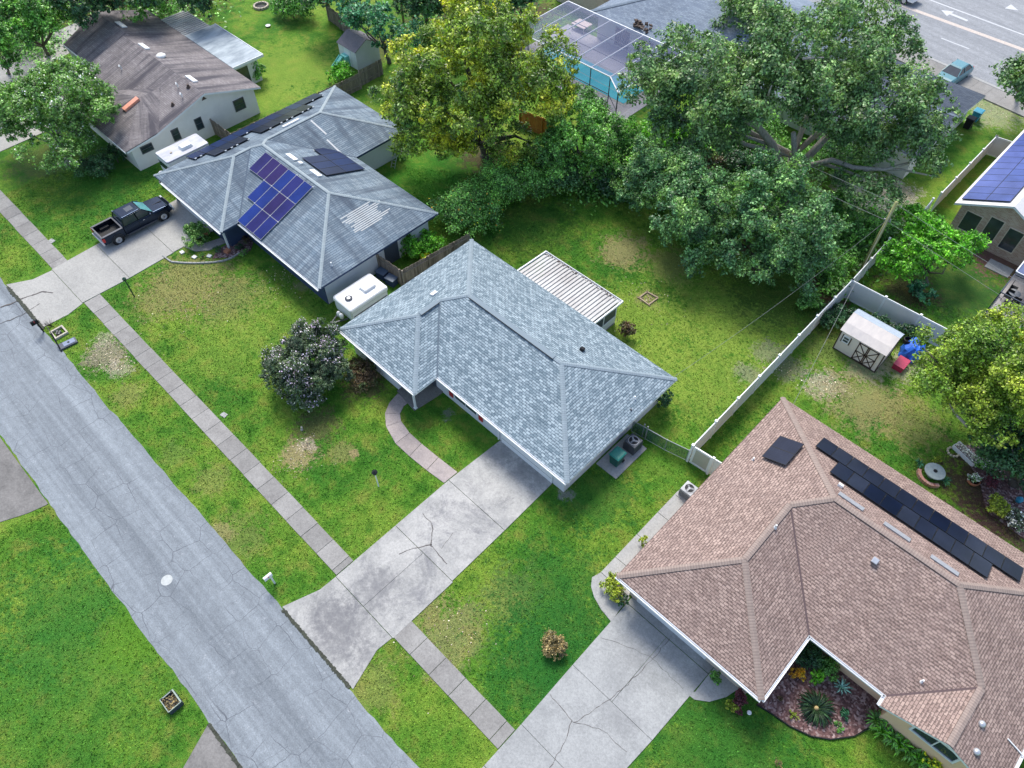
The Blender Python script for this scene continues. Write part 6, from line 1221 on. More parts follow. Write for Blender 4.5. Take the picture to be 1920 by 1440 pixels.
# cars at the top right
def car(label, cat, c, rz, paint, name='car', box=False):
    T = thing(name, label, cat, c, rz); T['origin'] = (0, 0, 0)
    m = MB(); loft(m, [ring(-2.25, .8, .35, .75, r=.12), ring(-2.0, .88, .25, .92, r=.15), ring(-.9, .9, .22, .95, r=.12), ring(.9, .9, .22, .93, r=.12), ring(1.8, .87, .25, .82, r=.15), ring(2.25, .76, .32, .62, r=.15)]); m.build('body', paint, T, local=True, smooth=False, bevel=.03)
    m = MB(); prismoid(m, [(-.82, -1.7, .9), (.82, -1.7, .9), (.82, 1.15, .9), (-.82, 1.15, .9)], [(-.62, -1.0, 1.42), (.62, -1.0, 1.42), (.6, .35, 1.42), (-.6, .35, 1.42)]); m.build('windows', M_glass, T, local=True)
    m = MB(); prismoid(m, [(-.66, -1.1, 1.38), (.66, -1.1, 1.38), (.64, .45, 1.38), (-.64, .45, 1.38)], [(-.56, -.95, 1.47), (.56, -.95, 1.47), (.54, .28, 1.47), (-.54, .28, 1.47)]); m.build('roof', paint, T, local=True, bevel=.02)
    for sx in (-1, 1): m = MB(); m.bar((sx * .82, -1.68, .92), (sx * .63, -1.0, 1.42), .08, .06); m.bar((sx * .84, -.2, .92), (sx * .64, -.2, 1.42), .07, .05); m.bar((sx * .82, 1.13, .92), (sx * .61, .36, 1.42), .07, .06); m.build('side_pillars', paint, T, local=True)
    for sx in (-1, 1):
        m = MB(); m.box(sx * .62 - .15, sx * .62 + .15, 2.1, 2.24, .5, .66); m.build('headlight', M_lamp, T, local=True); m = MB(); m.box(sx * .68 - .12, sx * .68 + .12, -2.27, -2.15, .6, .78); m.build('tail_light', M_tail, T, local=True)
        for yy in (-1.4, 1.4): wheel(T, (sx * .8, yy, .32), .32, .2, sx)
    return T
c = G(1779, 162); car('dusty teal car parked beside the kerb next to the dark navy roof', 'car', (c.x - .4, c.y + 1.4, 0.05), math.atan2(dR.y, dR.x) + R(180), simple('dusty_teal_paint', (.10, .24, .28), .3))
c = G(1690, 12); T = thing('box_trailer', 'white cargo trailer on the main road, cut by the top edge', 'trailer', (c.x - 1.2, c.y + 1.6, .02), math.atan2(dR.y, dR.x)); T['origin'] = (0, 0, 0)
m = MB(); m.box(-2.2, 2.2, -1.0, 1.0, .45, .9); m.build('body', M_white, T, local=True, bevel=.03); m = MB(); prismoid(m, [(-2.2, -1, .9), (1.8, -1, .9), (1.8, 1, .9), (-2.2, 1, .9)], [(-2.1, -.85, 1.7), (1.2, -.85, 1.7), (1.2, .85, 1.7), (-2.1, .85, 1.7)]); m.build('canopy', M_white, T, local=True, bevel=.03)
for xx in (-1.1, 1.2):
    for sy in (-1, 1): m = MB(); m.lathe((xx, sy * .93, .36), [(.2, -.11), (.36, -.1), (.36, .1), (.2, .11)], 20, 'Y'); t = m.build('wheel', M_rubber, T, local=True); m = MB(); m.lathe((xx, sy * 1.03, .36), [(.22, -.03), (.22, .02), (.05, .03)], 16, 'Y'); m.build('rim', M_rim, t, local=True)

# ------------------------------------------------------------------ sheds
T = thing('garden_shed', 'beige garden shed with brown crossed double doors and pale barn roof', 'shed', (-5.5, 40.9, 0))
x0, x1, y0, y1 = -7.12, -3.95, 39.85, 42.15; zw = 1.95; m = MB(); m.box(x0, x1, y0, y1, 0, zw); wl = m.build('wall', M_beige_side, T)
yk0, yk1, zk, zt = y0 + .85, y1 - .6, 2.75, 2.95; ymd = (yk0 + yk1) / 2; A_ = [(y0 - .10, 1.93), (y0 + .45, 2.28), (41.08, 2.62), (y1 - .35, 2.38), (y1 + .12, 2.02)]
m = MB()
for xx in (x0 + .001, x1 - .001): m.face([(xx, y0, zw - .02)] + [(xx, max(y0, min(y1, a)), b - .03) for a, b in A_[1:-1]] + [(xx, y1, zw - .02)])
m.build('gable', M_beige_side, wl, fixn=False)
for k, mt in ((0, M_cream_roof), (1, M_cream_roof), (2, simple('blue_grey_roof', (.36, .42, .50), .6)), (3, MATS['blue_grey_roof'] if 'blue_grey_roof' in MATS else M_cream_roof)):
    (a, za_), (b_, zb_) = A_[k], A_[k + 1]; m = MB(); d = Vector((0, b_ - a, zb_ - za_)); n = Vector((0, -d.z, d.y)).normalized(); m.obox(Vector(((x0 + x1) / 2, (a + b_) / 2, (za_ + zb_) / 2)) + n * .02, (1, 0, 0), d.normalized(), n, x1 - x0 + .22, d.length + .02, .04); m.build('roof_panel', mt if k < 2 else MATS.get('blue_grey_roof', mt), T)
m = MB()
for xx in (x0, x1): m.box(xx - .04, xx + .04, y0 - .025, y0 + .05, 0, zw); m.box(xx - .04, xx + .04, y1 - .05, y1 + .025, 0, zw)
m.box(x0, x1, y0 - .02, y0 + .01, 0, .08); m.box(x1 - .01, x1 + .02, y0, y1, 0, .08); m.build('corner_trim', M_brownwood, T)
dx0, dx1, dz0, dz1 = -5.75, -4.25, .1, 1.78; y_ = y0 - .012
for k, (a, b_) in enumerate(((dx0, (dx0 + dx1) / 2), ((dx0 + dx1) / 2, dx1))):
    m = MB(); m.box(a + .01, b_ - .01, y_ - .02, y_ + .012, dz0, dz1); dd = m.build('door', M_beige_side, T); m = MB()
    for s_ in ((a + .05, dz0, a + .05, dz1), (b_ - .05, dz0, b_ - .05, dz1), (a, dz0 + .05, b_, dz0 + .05), (a, dz1 - .05, b_, dz1 - .05), (a, (dz0 + dz1) / 2, b_, (dz0 + dz1) / 2), (a + .04, dz0 + .06, b_ - .04, (dz0 + dz1) / 2), (a + .04, dz1 - .06, b_ - .04, (dz0 + dz1) / 2) if k == 0 else (a + .04, (dz0 + dz1) / 2, b_ - .04, dz1 - .06), (b_ - .04, dz0 + .06, a + .04, (dz0 + dz1) / 2)):
        m.bar((s_[0], y_ - .03, s_[1]), (s_[2], y_ - .03, s_[3]), .02, .06, (0, 1, 0)) if False else m.bar((s_[0], y_ - .03, s_[1]), (s_[2], y_ - .03, s_[3]), .07, .02, (0, -1, 0))
    m.build('door_brace', M_brownwood, dd)
window(T, (-6.85, y0), (-6.35, y0), 1.0, 1.6, (0, -1), 1, 2); m = MB(); m.box(-6.93, -6.85, y0 - .03, y0, .95, 1.65); m.box(-6.35, -6.27, y0 - .03, y0, .95, 1.65); m.build('shutter', M_brownwood, T)
T = thing('garden_shed', 'small white shed with grey roof under the blue green tree', 'shed', (-61, 40.7, 0)); x0, x1, y0, y1 = -62.6, -59.8, 39.3, 42.2
m = MB(); m.box(x0, x1, y0, y1, 0, 1.9); m.face([(x1, y0, 1.9), (x1, y1, 1.9), (x1, (y0 + y1) / 2, 2.6)]); m.face([(x0, y0, 1.9), (x0, y1, 1.9), (x0, (y0 + y1) / 2, 2.6)]); m.build('wall', M_white_wall, T, fixn=False)
for sy, ya in ((-1, y0 - .1), (1, y1 + .1)): m = MB(); ymd = (y0 + y1) / 2; d = Vector((0, ymd - ya, 2.65 - 1.86)); n = Vector((0, -d.z, d.y)).normalized() * (1 if sy < 0 else -1); m.obox(((x0 + x1) / 2, (ya + ymd) / 2, (2.65 + 1.86) / 2), (1, 0, 0), d.normalized(), n, x1 - x0 + .2, d.length, .05); m.build('roof_panel', simple('purple_grey_roof', (.16, .15, .17), .8) if sy < 0 else MATS['purple_grey_roof'], T)
m = MB(); m.box(x0 + .9, x1 - .9, y0 - .03, y0, 0, 1.7); m.build('door', M_trim, T)
# playhouse slide, mint plastic
c = G(650, 122); T = thing('play_slide', 'mint green plastic play slide beside the small white shed', 'toy', c)
m = MB(); m.obox(c + Vector((0, .1, .55)), (1, 0, 0), (0, 1, 0), Z, .9, .7, 1.1); m.build('tower', M_mint, T, bevel=.08); m = MB(); m.bar(c + Vector((-.2, -.3, .95)), c + Vector((-.2, -1.5, .12)), .5, .06); m.bar(c + Vector((-.47, -.3, 1.02)), c + Vector((-.47, -1.5, .2)), .05, .16); m.bar(c + Vector((.07, -.3, 1.02)), c + Vector((.07, -1.5, .2)), .05, .16); m.build('slide', M_mint, T)

# ------------------------------------------------------------------ small things
def ac_unit(label, c, mat, s=.82, h=.85):
    T = thing('air_conditioner', label, 'air conditioner', c); m = MB(); m.box(c.x - s / 2, c.x + s / 2, c.y - s / 2, c.y + s / 2, .08, h); bx = m.build('casing', mat, T, bevel=.04)
    m = MB()
    for k in range(9): z = .16 + k * (h - .28) / 9; m.box(c.x - s / 2 - .008, c.x + s / 2 + .008, c.y - s / 2 - .008, c.y + s / 2 + .008, z, z + .02)
    m.build('louvre', M_dgrey, bx)
    m = MB(); m.lathe((c.x, c.y, h), [(s * .42, -.01), (s * .42, .02), (s * .36, .022), (s * .35, -.005)], 26); m.build('fan_ring', M_grey, T)
    m = MB(); m.cyl(c, s * .35, h - .005, h + .006, 24); fn = m.build('fan_well', M_black, T); m = MB(); m.cyl(c, .1, h, h + .03, 12)
    for k in range(3): a = k * 2.1 + .4; d = Vector((math.cos(a), math.sin(a), 0)); m.obox(Vector((c.x, c.y, h + .016)) + d * s * .19, d, Vector((-d.y, d.x, .3)), Z, s * .26, .12, .012)
    m.build('fan_blade', M_grey, fn)
    m = MB()
    for k in range(4): rr_ = s * (.1 + .08 * k); pts = [Vector((c.x + rr_ * math.cos(t), c.y + rr_ * math.sin(t), h + .04)) for t in np.linspace(0, 2 * math.pi, 21)]; m.tube(pts, .005, 4, cap=False)
    m.build('fan_grille', M_dgrey, T); m = MB(); m.box(c.x - s / 2 - .12, c.x + s / 2 + .12, c.y - s / 2 - .12, c.y + s / 2 + .12, -.02, .08); m.build('base_slab', C_clean, T)
c = G(1196, 838); ac_unit('dark air conditioner beside the slate blue house', Vector((-12.05, 23.35, 0)), M_dgrey, .85, .95)
c = G(1277, 945); ac_unit('grey air conditioner tucked under the brown eave', Vector((-7.55, 23.1, 0)), M_grey, .8, .8)
sl = MB(); sl.box(-12.95, -11.35, 20.9, 24.0, -.05, .06); structure('equipment_slab', sl, C_clean)
c = Vector((-12.1, 21.8, .06)); T = thing('wheelie_bin', 'teal green wheeled trash bin on the slab beside the slate blue house', 'trash bin', c)
def bin_(T, c, w, h, mat, lid, hinge=(0, 1)):
    def rc(k, z): return [(c.x + sx * w / 2 * k, c.y + sy * w / 2 * k * 1.1, c.z + z) for sx, sy in ((-1, -1), (1, -1), (1, 1), (-1, 1))]
    m = MB(); loft(m, [rc(.76, .06), rc(.98, h)]); m.build('body', mat, T, bevel=.03); m = MB(); loft(m, [rc(1.08, h), rc(1.1, h + .04), rc(.85, h + .09)]); m.build('lid', lid, T, bevel=.02)
    for sx in (-1, 1): m = MB(); m.lathe((c.x + sx * w * .42, c.y + w * .5, c.z + .12), [(.03, -.03), (.12, -.03), (.12, .03), (.03, .03)], 14, 'X'); m.build('wheel', M_rubber, T)
    m = MB(); m.bar((c.x - w * .4, c.y + w * .62, c.z + h - .02), (c.x + w * .4, c.y + w * .62, c.z + h - .02), .03, .03); m.build('handle', lid, T)
bin_(T, c, .72, 1.05, M_tealdark, M_teal)
c = G(1826, 226); T = thing('wheelie_bin', 'light blue wheeled bin beside the wall of the dark navy roofed house', 'trash bin', c); bin_(T, c, .75, 1.0, M_bluebin, M_bluebin)
c = G(1812, 240); T = thing('wheelie_bin', 'black wheeled bin next to the light blue bin', 'trash bin', c); bin_(T, c, .7, 1.0, M_black, M_black)
for k, (px, py) in enumerate(((718, 520), (735, 532))):
    c = G(px, py); T = thing('storage_tub', ('blue black storage tub against the wooden fence, nearer the white wall', 'blue black storage tub at the fence corner, nearer the slate blue roof')[k], 'storage tub', c, 0, 'storage tubs by the wooden fence'); m = MB(); m.obox(c + Z * .3, (1, .2, 0), (-.2, 1, 0), Z, .8, .6, .6); m.build('tub', M_navy, T, bevel=.05); m = MB(); m.obox(c + Z * .64, (1, .2, 0), (-.2, 1, 0), Z, .86, .66, .07); m.build('lid', simple('slate_plastic', (.10, .14, .20), .4), T, bevel=.02)
# mailboxes and posts
def mailbox(label, c, ang, post, box):
    T = thing('mailbox', label, 'mailbox', c); u = Vector((math.cos(ang), math.sin(ang), 0)); v = Vector((-u.y, u.x, 0)); m = MB(); m.obox(c + Z * .55, u, v, Z, .1, .1, 1.1); m.obox(c + Z * .95 + u * .12, u, v, Z, .5, .09, .09); m.build('post', post, T)
    m = MB(); b_ = c + Z * 1.1 + u * .12; m.obox(b_, u, v, Z, .5, .2, .14); m.tube([b_ - u * .25 + Z * .07, b_ + u * .25 + Z * .07], .1, 12); bx = m.build('box', box, T); m = MB(); m.obox(b_ + v * .11 + Z * .1, u, v, Z, .04, .015, .16); m.build('flag', M_red, bx); return T
mailbox('white mailbox on a white post at the kerb of the front lawn', Vector((-20.9, 2.25, 0)), R(-90), M_white, M_white)
# black mailbox stand, concrete block and bin lid at the left kerb
c = G(82, 622); mailbox('black mailbox on a thin black stand at the left kerb', Vector((c.x, c.y, 0)), R(-90), M_black, M_black)
T = thing('iron_post', 'black iron post leaning beside the flat grey lid at the left kerb', 'post', G(112, 655)); m = MB(); m.tube([G(116, 660, 0), G(96, 625, .9)], .05, 6); m.tube([G(96, 625, .9), G(84, 606, 1.1)], .03, 6); m.build('post', M_black, T)
c = G(112, 625); T = thing('paver_stack', 'pale square concrete frame with a hollow block in it at the left kerb', 'concrete block', c); m = MB()
for sx, sy, a, b_ in ((-.42, 0, .12, .95), (.42, 0, .12, .95), (0, -.42, .72, .12), (0, .42, .72, .12)): m.obox(c + Vector((sx, sy, .09)), (1, 0, 0), (0, 1, 0), Z, a, b_, .18)
m.build('frame', concrete('cream_concrete', (.5, .45, .38), (.4, .35, .3), .5), T, bevel=.01); m = MB(); m.obox(c + Vector((.05, -.05, .12)), (1, 0, 0), (0, 1, 0), Z, .4, .12, .2); m.obox(c + Vector((.05, -.05, .12)), (1, 0, 0), (0, 1, 0), Z, .12, .4, .2); m.build('hollow_block', C_dirty, T)
c = G(128, 646); T = thing('bin_lid', 'flat blue grey plastic lid lying at the left kerb', 'lid', c); u = Vector((.12, 1, 0)).normalized(); v = Vector((-u.y, u.x, 0)); m = MB(); m.obox(c + Z * .08, u, v, Z, 1.25, .62, .16); b0 = m.build('lid', M_darktrim, T, bevel=.05); m = MB(); m.obox(c + Z * .175 + u * .12, u, v, Z, .8, .44, .03); m.build('raised_panel', simple('slate_lid', (.18, .22, .32), .4), T, bevel=.01); m = MB(); m.obox(c + Z * .2 + u * .1, u, v, Z, .14, .12, .03); m.build('handle', M_black, T)
c = G(96, 612); T = thing('dead_plant', 'dry bare plant beside the black mailbox at the left kerb', 'plant', c); m = MB(); r_ = random.Random(6)
for i in range(26): d = Vector((r_.uniform(-1, 1), r_.uniform(-1, 1), r_.uniform(.5, 1.4))) * .4; m.tube([c, c + d * .6 + Vector((0, 0, .05)), c + d], [.015, .01, .004], 4)
m.build('twigs', M_brownwood, T)
c = G(252, 556); T = thing('lamp_post', 'dark green post lamp on the lawn by the solar house driveway', 'lamp post', c); m = MB(); m.cyl(c, .045, 0, 1.65, 8); m.build('post', M_greenpost, T); m = MB(); m.lathe(c + Z * 1.65, [(.05, 0), (.12, .04), (.15, .22), (.05, .3), (.01, .34)], 8); m.build('lantern', M_greenpost, T)
c = G(710, 912); T = thing('lamp_post', 'black lantern on a thin white post in the middle of the front lawn', 'lamp post', c); m = MB(); m.cyl(c, .04, 0, 1.5, 8); m.build('post', M_white, T); m = MB(); m.lathe(c + Z * 1.5, [(.04, 0), (.13, .04), (.15, .2), (.19, .22), (.05, .32), (.01, .35)], 8); m.build('lantern', M_black, T)
# bird bath stump and utility lids
c = G(566, 806); T = thing('cut_stump', 'small grey cut stump below the round crape myrtle', 'stump', c); m = MB(); m.tube([c, c + Vector((.02, .04, .2)), c + Vector((.05, .02, .35))], [.1, .07, .06], 8); m.build('wood', M_bark_pale, T)
def lid(label, cx, cy, w, mat, name='meter_cover', round_=False, z=.02):
    c = G(cx, cy); m = MB()
    if round_: m.cyl(c, w, -.02, z, 28)
    else: m.obox(c + Z * z / 2, (.97, .2, 0), (-.2, .97, 0), Z, w, w * .75, z + .03)
    o = tag(m.build(name, mat, None), label, 'utility cover'); return o
lid('pale square water meter lid on the front lawn', 420, 778, .42, C_clean); lid('pale utility lid by the pavement on the left lawn', 97, 452, .5, C_clean); lid('round pale manhole cover in the street', 313, 1088, .32, simple('pale_manhole_iron', (.40, .42, .41), .6), 'manhole_cover', True, .022)
# planter box in the lawn at the bottom left
c = G(325, 1318); T = thing('planter_box', 'open black planter box with pale rims standing on the lawn across the street', 'planter', c); u = Vector((1, .04, 0)).normalized(); v = Vector((-u.y, u.x, 0)); m = MB(); w, l, h = .70, .86, .40
u, v = Vector((0, 1, 0)), Vector((-1, 0, 0))
for s_ in (-1, 1): m.obox(c + u * s_ * w / 2 + Z * h / 2, u, v, Z, .05, l, h); m.obox(c + v * s_ * l / 2 + Z * h / 2, u, v, Z, w, .05, h)
m.obox(c + Z * .1, u, v, Z, w, l, .16); m.build('box', M_darktrim, T); m = MB(); m.obox(c + u * w / 2 + Z * (h + .02), u, v, Z, .07, l, .03); m.obox(c - u * w / 2 + Z * (h + .02), u, v, Z, .04, l, .03); m.obox(c - v * l / 2 + Z * (h + .02), u, v, Z, w, .04, .03); m.obox(c + v * l / 2 * .9 + Z * (h + .02), u, v, Z, w * .6, .04, .03); m.build('rim', simple('pale_green_metal', (.26, .32, .27), .5), T)
rg = np.random.default_rng(3); q = rg.uniform(-.36, .36, (260, 3)); q[:, 2] = rg.uniform(.18, .42, 260); leaf_mesh('plants', q + np.array(c), np.tile([0, 0, 1.], (260, 1)), .1, L_brown, T, 4, off=c)
# fire pit frame of old boards, backyard
c = G(1215, 560); T = thing('timber_square', 'square of sun bleached boards lying on the back lawn', 'wood frame', c); m = MB(); r_ = random.Random(9)
for s_ in (-1, 1): m.obox(c + Vector((s_ * .48, 0, .06)), (.06, 1, 0), (-1, .06, 0), Z, 1.05, .09, .12); m.obox(c + Vector((0, s_ * .48, .06)), (1, .08 * s_, 0), (0, 1, 0), Z, 1.05, .09, .12)
for i in range(14): m.obox(c + Vector((r_.uniform(-.5, .6), r_.uniform(-.55, .4), .03)), (1, r_.uniform(-1, 1), 0), (0, 1, 0), Z, r_.uniform(.15, .4), .05, .04)
m.build('boards', M_oldwood, T)
# round table with pots, backyard of the brown house
c = G(1745, 893); T = thing('round_table', 'grey round garden table with a hole in the middle ringed by brick pots', 'table', c); m = MB(); m.lathe(c, [(.2, 0), (.18, .5), (.55, .55), (.62, .6), (.6, .64), (.12, .65), (.1, .6)], 26); m.build('table_top', simple('grey_slate', (.27, .32, .32), .6), T); m = MB(); m.lathe(c + Z * .62, [(.11, 0), (.12, .06), (.05, .12), (.01, .12)], 12); m.build('burner', M_black, T)
r_ = random.Random(5); m = MB()
for i in range(11): a = R(200 + i * 12); m.obox(c + Vector((math.cos(a) * .75, math.sin(a) * .75 , .13)), (-math.sin(a), math.cos(a), 0), (math.cos(a), math.sin(a), 0), Z, .15, .2, .26)
tag(m.build('brick_edging', M_planter_brick), 'curved stack of reddish bricks in front of the round garden table', 'bricks')
bush('yellow green potted plant behind the round garden table', (1752, 868), 11, .7, L_yellow, 171, .09, 7, 90); blades('feathery grey green plant left of the round garden table', 'plant', 'feather_plant', G(1722, 872), 16, .4, .03, .3, .1, L_teal, 31); blades('feathery grey green plant right of the round garden table', 'plant', 'feather_plant', G(1770, 905), 16, .4, .03, .3, .1, L_teal, 32)
a, b_ = G(1790, 836), G(1828, 872); T = thing('flower_trough', 'long white edged flower trough in the backyard at the right edge', 'planter', (a + b_) / 2); u = (b_ - a).normalized(); v = Vector((-u.y, u.x, 0)); m = MB(); L = (b_ - a).length
for s_ in (-1, 1): m.obox((a + b_) / 2 + v * s_ * .28 + Z * .15, u, v, Z, L, .05, .3)
m.obox(a + Z * .15, u, v, Z, .05, .56, .3); m.obox(b_ + Z * .15, u, v, Z, .05, .56, .3); m.build('trough', M_white, T); m = MB(); m.obox((a + b_) / 2 + Z * .12, u, v, Z, L - .06, .5, .2); m.build('soil', M_mulch, T)
rg = np.random.default_rng(8); n = 420; q = np.outer(rg.uniform(0, 1, n), np.array(b_ - a)) + np.array(a) + np.outer(rg.uniform(-.25, .25, n), np.array(v)); q[:, 2] = rg.uniform(.2, .5, n); leaf_mesh('flowers', q, np.tile([0, 0, 1.], (n, 1)), .1, L_wflower, T, 4, off=root_loc(T))
c = G(1787, 848); T = thing('stone_ring', 'ring of small cream stones round a plant beside the flower trough', 'stone ring', c); m = MB()
for i in range(12): a_ = i * math.pi / 6; m.lathe(c + Vector((math.cos(a_) * .34, math.sin(a_) * .34, 0)), [(.07, -.02), (.09, .05), (.05, .11), (.01, .12)], 7)
m.build('stones', simple('cream_stone', (.55, .48, .34), .9), T)
c = G(1822, 905); T = thing('flower_pot', 'brown round flower pot under the white flowering plant', 'flower pot', c); m = MB(); m.lathe(c, [(.2, 0), (.34, .12), (.38, .34), (.34, .36), (.3, .3)], 18); m.build('pot', M_terra, T, smooth=True); m = MB(); m.cyl(c, .3, .2, .3, 16); m.build('soil', M_mulch, T)
c = G(1914, 935, .4); tag(_t.build('garden_ornament', M_bluebin) if (_t := MB().lathe(c - Z * .4, [(.05, 0), (.16, .1), (.2, .3), (.1, .5), (.01, .55)], 14)) else None, 'small bright blue garden ornament at the right edge', 'ornament')
# tarp covered thing, red box
c = G(1708, 662); T = thing('tarp_heap', 'crumpled bright blue tarpaulin heap beside the beige shed', 'tarpaulin', c); m = MB(); r_ = random.Random(12); rings = []
for k, (rr_, zz) in enumerate(((.85, 0), (.82, .35), (.7, .75), (.5, 1.0), (.25, 1.12), (.03, 1.1))):
    rings.append([(c.x + (rr_ + r_.uniform(-.09, .09)) * math.cos(t) * .9, c.y + (rr_ + r_.uniform(-.09, .09)) * math.sin(t) * 1.25, zz + (r_.uniform(-.08, .08) if zz else 0)) for t in np.linspace(0, 2 * math.pi, 23)[:-1]])
loft(m, rings); m.build('sheet', M_tarp, T); m = MB(); cc = G(1702, 637, 1.0); m.lathe(cc - Z * .25, [(.26, 0), (.27, .3), (.22, .33), (.2, .1)], 16); m.build('black_barrel', M_black, T)
c = G(1681, 689); T = thing('storage_box', 'crimson red storage box beside the beige shed door corner', 'storage box', c); c = c + Vector((.1, .2, 0)); m = MB(); m.box(c.x - .35, c.x + .35, c.y - .5, c.y + .5, 0, .42); m.build('box', M_redplastic, T, bevel=.03); m = MB(); m.box(c.x - .39, c.x + .39, c.y - .54, c.y + .54, .42, .5); m.build('lid', M_redplastic, T, bevel=.03)
# pots, stones and edging by the solar house porch
c = G(388, 440); T = thing('flower_pot', 'terracotta pot at the navy garage corner', 'flower pot', c); m = MB(); m.lathe(c, [(.17, 0), (.3, .3), (.33, .42), (.29, .43), (.26, .36)], 16); m.build('pot', M_terra, T, smooth=True); m = MB(); m.cyl(c, .26, .28, .36, 14); m.build('soil', M_mulch, T)
c = G(427, 473); m = MB(); m.obox(c + Z * .12, (1, .3, 0), (-.3, 1, 0), Z, .4, .4, .24); tag(m.build('clay_block', M_terra), 'orange clay block at the foot of the porch post', 'block')
for k, (px, py) in enumerate(((342, 474), (365, 483), (393, 481))): c = G(px, py); m = MB(); m.obox(c + Z * .06, (1, .2 * k, 0), (-.2 * k, 1, 0), Z, .36, .3, .1); tag(m.build('stepping_stone', simple('white_stone', (.6, .6, .58), .8) if k == 0 else MATS['white_stone'], None, bevel=.02), ('white stepping stone nearest the driveway in the porch garden', 'white stepping stone in the middle of the porch garden', 'white stepping stone nearest the orange block')[k], 'stone', 'stepping stones in the porch garden')
m = MB(); P = [G(*p) for p in ((306, 480), (313, 486), (322, 492), (345, 494), (370, 494.5), (400, 493), (420, 490), (436, 484), (450, 475))]
for i in range(len(P) - 1):
    k = max(1, int((P[i + 1] - P[i]).length / .3))
    for j in range(k): a, b_ = P[i].lerp(P[i + 1], j / k), P[i].lerp(P[i + 1], (j + .93) / k); m.bar(a + Z * .06, b_ + Z * .06, .1, .14)
tag(m.build('garden_edging', C_clean), 'curved pale garden edging in front of the porch garden', 'edging')
m = MB(); P = [G(*p) for p in ((1418, 1322), (1445, 1338), (1480, 1362), (1520, 1381), (1556, 1387), (1600, 1381), (1630, 1365))]
for i in range(len(P) - 1): m.bar(P[i] + Z * .05, P[i + 1] + Z * .05, .05, .14)
tag(m.build('garden_edging', M_black), 'black edging strip round the mulch bed', 'edging')
c = G(1404, 1337); m = MB(); m.lathe(c, [(.06, 0), (.1, .04), (.12, .10), (.08, .14), (.02, .13)], 14); tag(m.build('white_shell', M_white), 'white shell ornament by the corner of the brown roof', 'ornament')
r_ = random.Random(11); m = MB()
for i in range(16): p_ = G(465 + r_.uniform(-22, 22), 450 + r_.uniform(-12, 12)); m.obox(p_ + Z * .08, (r_.random(), r_.random(), 0), (-r_.random(), r_.random(), 0), Z, r_.uniform(.25, .5), .28, .2)
tag(m.build('rock_pile', simple('brown_rock', (.19, .14, .13), .9, var=.4), None, bevel=.03), 'heap of brown rocks in the porch garden against the navy wall', 'rocks')
# ladder and stored things behind the solar house
c = G(735, 298); T = thing('ladder', 'aluminium ladder leaning on the dark clutter behind the solar house', 'ladder', c); a0, a1 = G(733, 314, 0), G(737, 300, 0); b0 = Vector((a0.x - .35, a0.y + 1.0, 1.6)); m = MB(); off = Vector((.38, .1, 0))
m.bar(a0, b0, .05, .03); m.bar(a0 + off, b0 + off, .05, .03)
for k in range(7): q = a0.lerp(b0, (k + .5) / 7); m.bar(q, q + off, .03, .03)
m.build('rails_and_rungs', M_alu, T)
T = thing('grill', 'dark covered grill beside the ladder', 'grill', G(715, 300)); c = G(715, 300); m = MB(); m.obox(c + Z * .45, (1, .3, 0), (-.3, 1, 0), Z, 1.1, .6, .9); m.build('cover', M_darktrim, T, bevel=.1)
T = thing('wheelbarrow', 'dark wheelbarrow with a white handle near the ladder', 'wheelbarrow', G(752, 294)); c = G(752, 294); m = MB(); prismoid(m, [(c.x - .3, c.y - .2, .3), (c.x + .3, c.y - .2, .3), (c.x + .3, c.y + .2, .3), (c.x - .3, c.y + .2, .3)], [(c.x - .5, c.y - .35, .6), (c.x + .5, c.y - .35, .6), (c.x + .5, c.y + .35, .6), (c.x - .5, c.y + .35, .6)]); m.build('tray', M_dgrey, T); m = MB(); m.lathe((c.x - .65, c.y, .2), [(.05, -.05), (.2, -.04), (.2, .04), (.05, .05)], 14, 'Y'); m.build('wheel', M_rubber, T); m = MB(); m.bar((c.x - .3, c.y - .2, .35), (c.x + 1.0, c.y - .3, .6), .04, .04); m.bar((c.x - .3, c.y + .2, .35), (c.x + 1.0, c.y + .3, .6), .04, .04); m.build('handle', M_white, T)
# stone fire ring on the far lawn
c = G(490, 13); T = thing('fire_ring', 'round stone fire ring with dark ash on the upper lawn', 'fire ring', c); m = MB()
for i in range(14): a_ = i * 2 * math.pi / 14; m.obox(c + Vector((math.cos(a_) * .75, math.sin(a_) * .75, .12)), (-math.sin(a_), math.cos(a_), 0), (math.cos(a_), math.sin(a_), 0), Z, .3, .2, .26)
m.build('stones', M_stone, T, bevel=.02); m = MB(); m.cyl(c, .66, 0, .05, 18); m.build('ash', M_black, T)
c = G(503, 50); T = thing('white_bowl', 'small white bowl lying on the upper lawn', 'bowl', c); m = MB(); m.lathe(c, [(.12, 0), (.25, .1), (.28, .16), (.22, .12), (.02, .06)], 14); m.build('bowl', M_white, T)
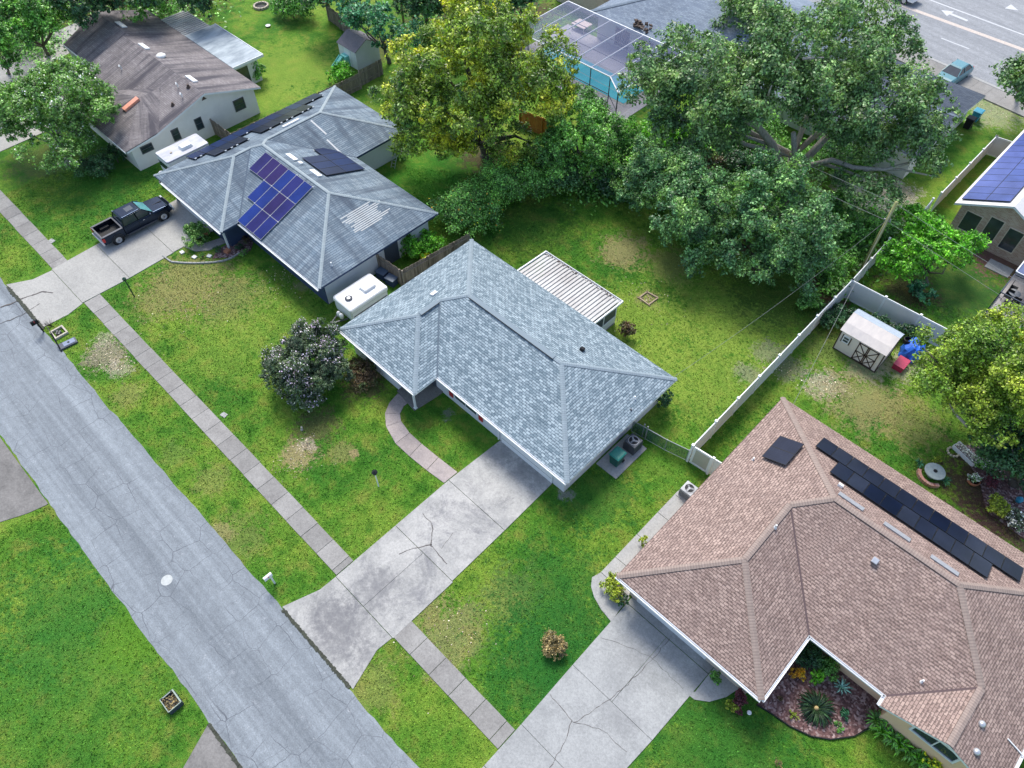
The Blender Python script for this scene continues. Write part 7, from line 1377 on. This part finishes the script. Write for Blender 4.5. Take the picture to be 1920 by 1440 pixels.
# patio furniture in the lanai
for k, (px, py) in enumerate(((1880, 562), (1895, 548), (1900, 572), (1882, 578))):
    c = G(px, py, 0); c.x = max(c.x, -.3); T = thing('patio_chair', ('black patio chair nearest the lanai corner post', 'black patio chair farthest back in the lanai', 'black patio chair at the right edge of the lanai', 'black patio chair nearest the front rail of the lanai')[k], 'chair', (c.x, c.y, .05), k * 1.6, 'patio chairs in the lanai'); T['origin'] = (0, 0, 0)
    m = MB(); m.box(-.24, .24, -.24, .24, .4, .44); m.build('seat', M_black, T, local=True); m = MB(); m.box(-.24, .24, .22, .26, .44, .9); m.build('backrest', M_black, T, local=True)
    for sx in (-.22, .22):
        for sy in (-.22, .22): m = MB(); m.box(sx - .015, sx + .015, sy - .015, sy + .015, 0, .42); m.build('leg', M_black, T, local=True)
c = G(1893, 562); T = thing('patio_table', 'pale round patio table between the black lanai chairs', 'table', (c.x, c.y, 0)); m = MB(); m.lathe(c, [(.04, .05), (.04, .68), (.42, .7), (.42, .74), (.01, .75)], 20); m.build('table_top', M_grey, T)

# ------------------------------------------------------------------ utility poles and wires
c = G(1609, 518); T = thing('utility_pole', 'greenish wooden utility pole rising behind the corner of the white fence', 'utility pole', c); ht = 7.1; m = MB(); m.tube([c - Z * .2, c + Z * ht], [.15, .11], 10); m.build('pole', M_pole, T, smooth=True); m = MB(); m.cyl((c.x, c.y + .16, 0), .04, 1.5, ht - .5, 6); m.build('conduit', M_grey, T)
m = MB(); m.bar(c + Z * (ht - 1.6) + Vector((-.25, 0, 0)), c + Z * (ht - 1.6) + Vector((.25, 0, 0)), .08, .08); m.cyl(c + Vector((.18, 0, 0)), .05, ht - 1.55, ht - 1.4, 8); m.build('bracket', M_grey, T)
top = c + Z * (ht - .15); c2 = G(757, 45); T2 = thing('utility_pole', 'grey utility pole among the trees at the top', 'utility pole', c2); m = MB(); m.tube([c2, c2 + Z * 8], [.15, .11], 8); m.build('pole', M_fwood, T2, smooth=True)
def wire(label, a, b_, sag, r=.022, mat=M_wire):
    m = MB(); r *= .55; n = 14; m.tube([Vector(a).lerp(Vector(b_), i / n) - Z * sag * 4 * (i / n) * (1 - i / n) for i in range(n + 1)], r, 4); o = tag(m.build('overhead_wire', mat, None), label, 'wire'); return o
wire('overhead wire from the green pole across the oaks to the upper left', top, Vector((c2.x, c2.y, 7.6)), 1.0, .02); wire('lower overhead cable from the green pole across the oaks to the upper left', top - Z * 1.5, Vector((c2.x, c2.y, 6.2)), 1.1, .025)
wire('overhead wire from the green pole to the lower right', top, top + Vector((34, -3.6, .2)), .7, .02); wire('lower overhead cable from the green pole to the lower right', top - Z * 1.5, top + Vector((34, -3.6, -1.3)), .8, .02)
wire('service wire running from the green pole down to the slate blue roof', top - Z * 1.4, Vector((-12.6, 27.6, 3.0)), .5, .015); wire('stay wire running from the green pole over the shed hedge', top - Z * .5, Vector((-6.0, 31.0, 3.0)), .4, .018)
wire('service wire above the upper lawn at the top edge', Vector((c2.x, c2.y, 6.5)), Vector((-78, 29, 5.0)), .6, .015)
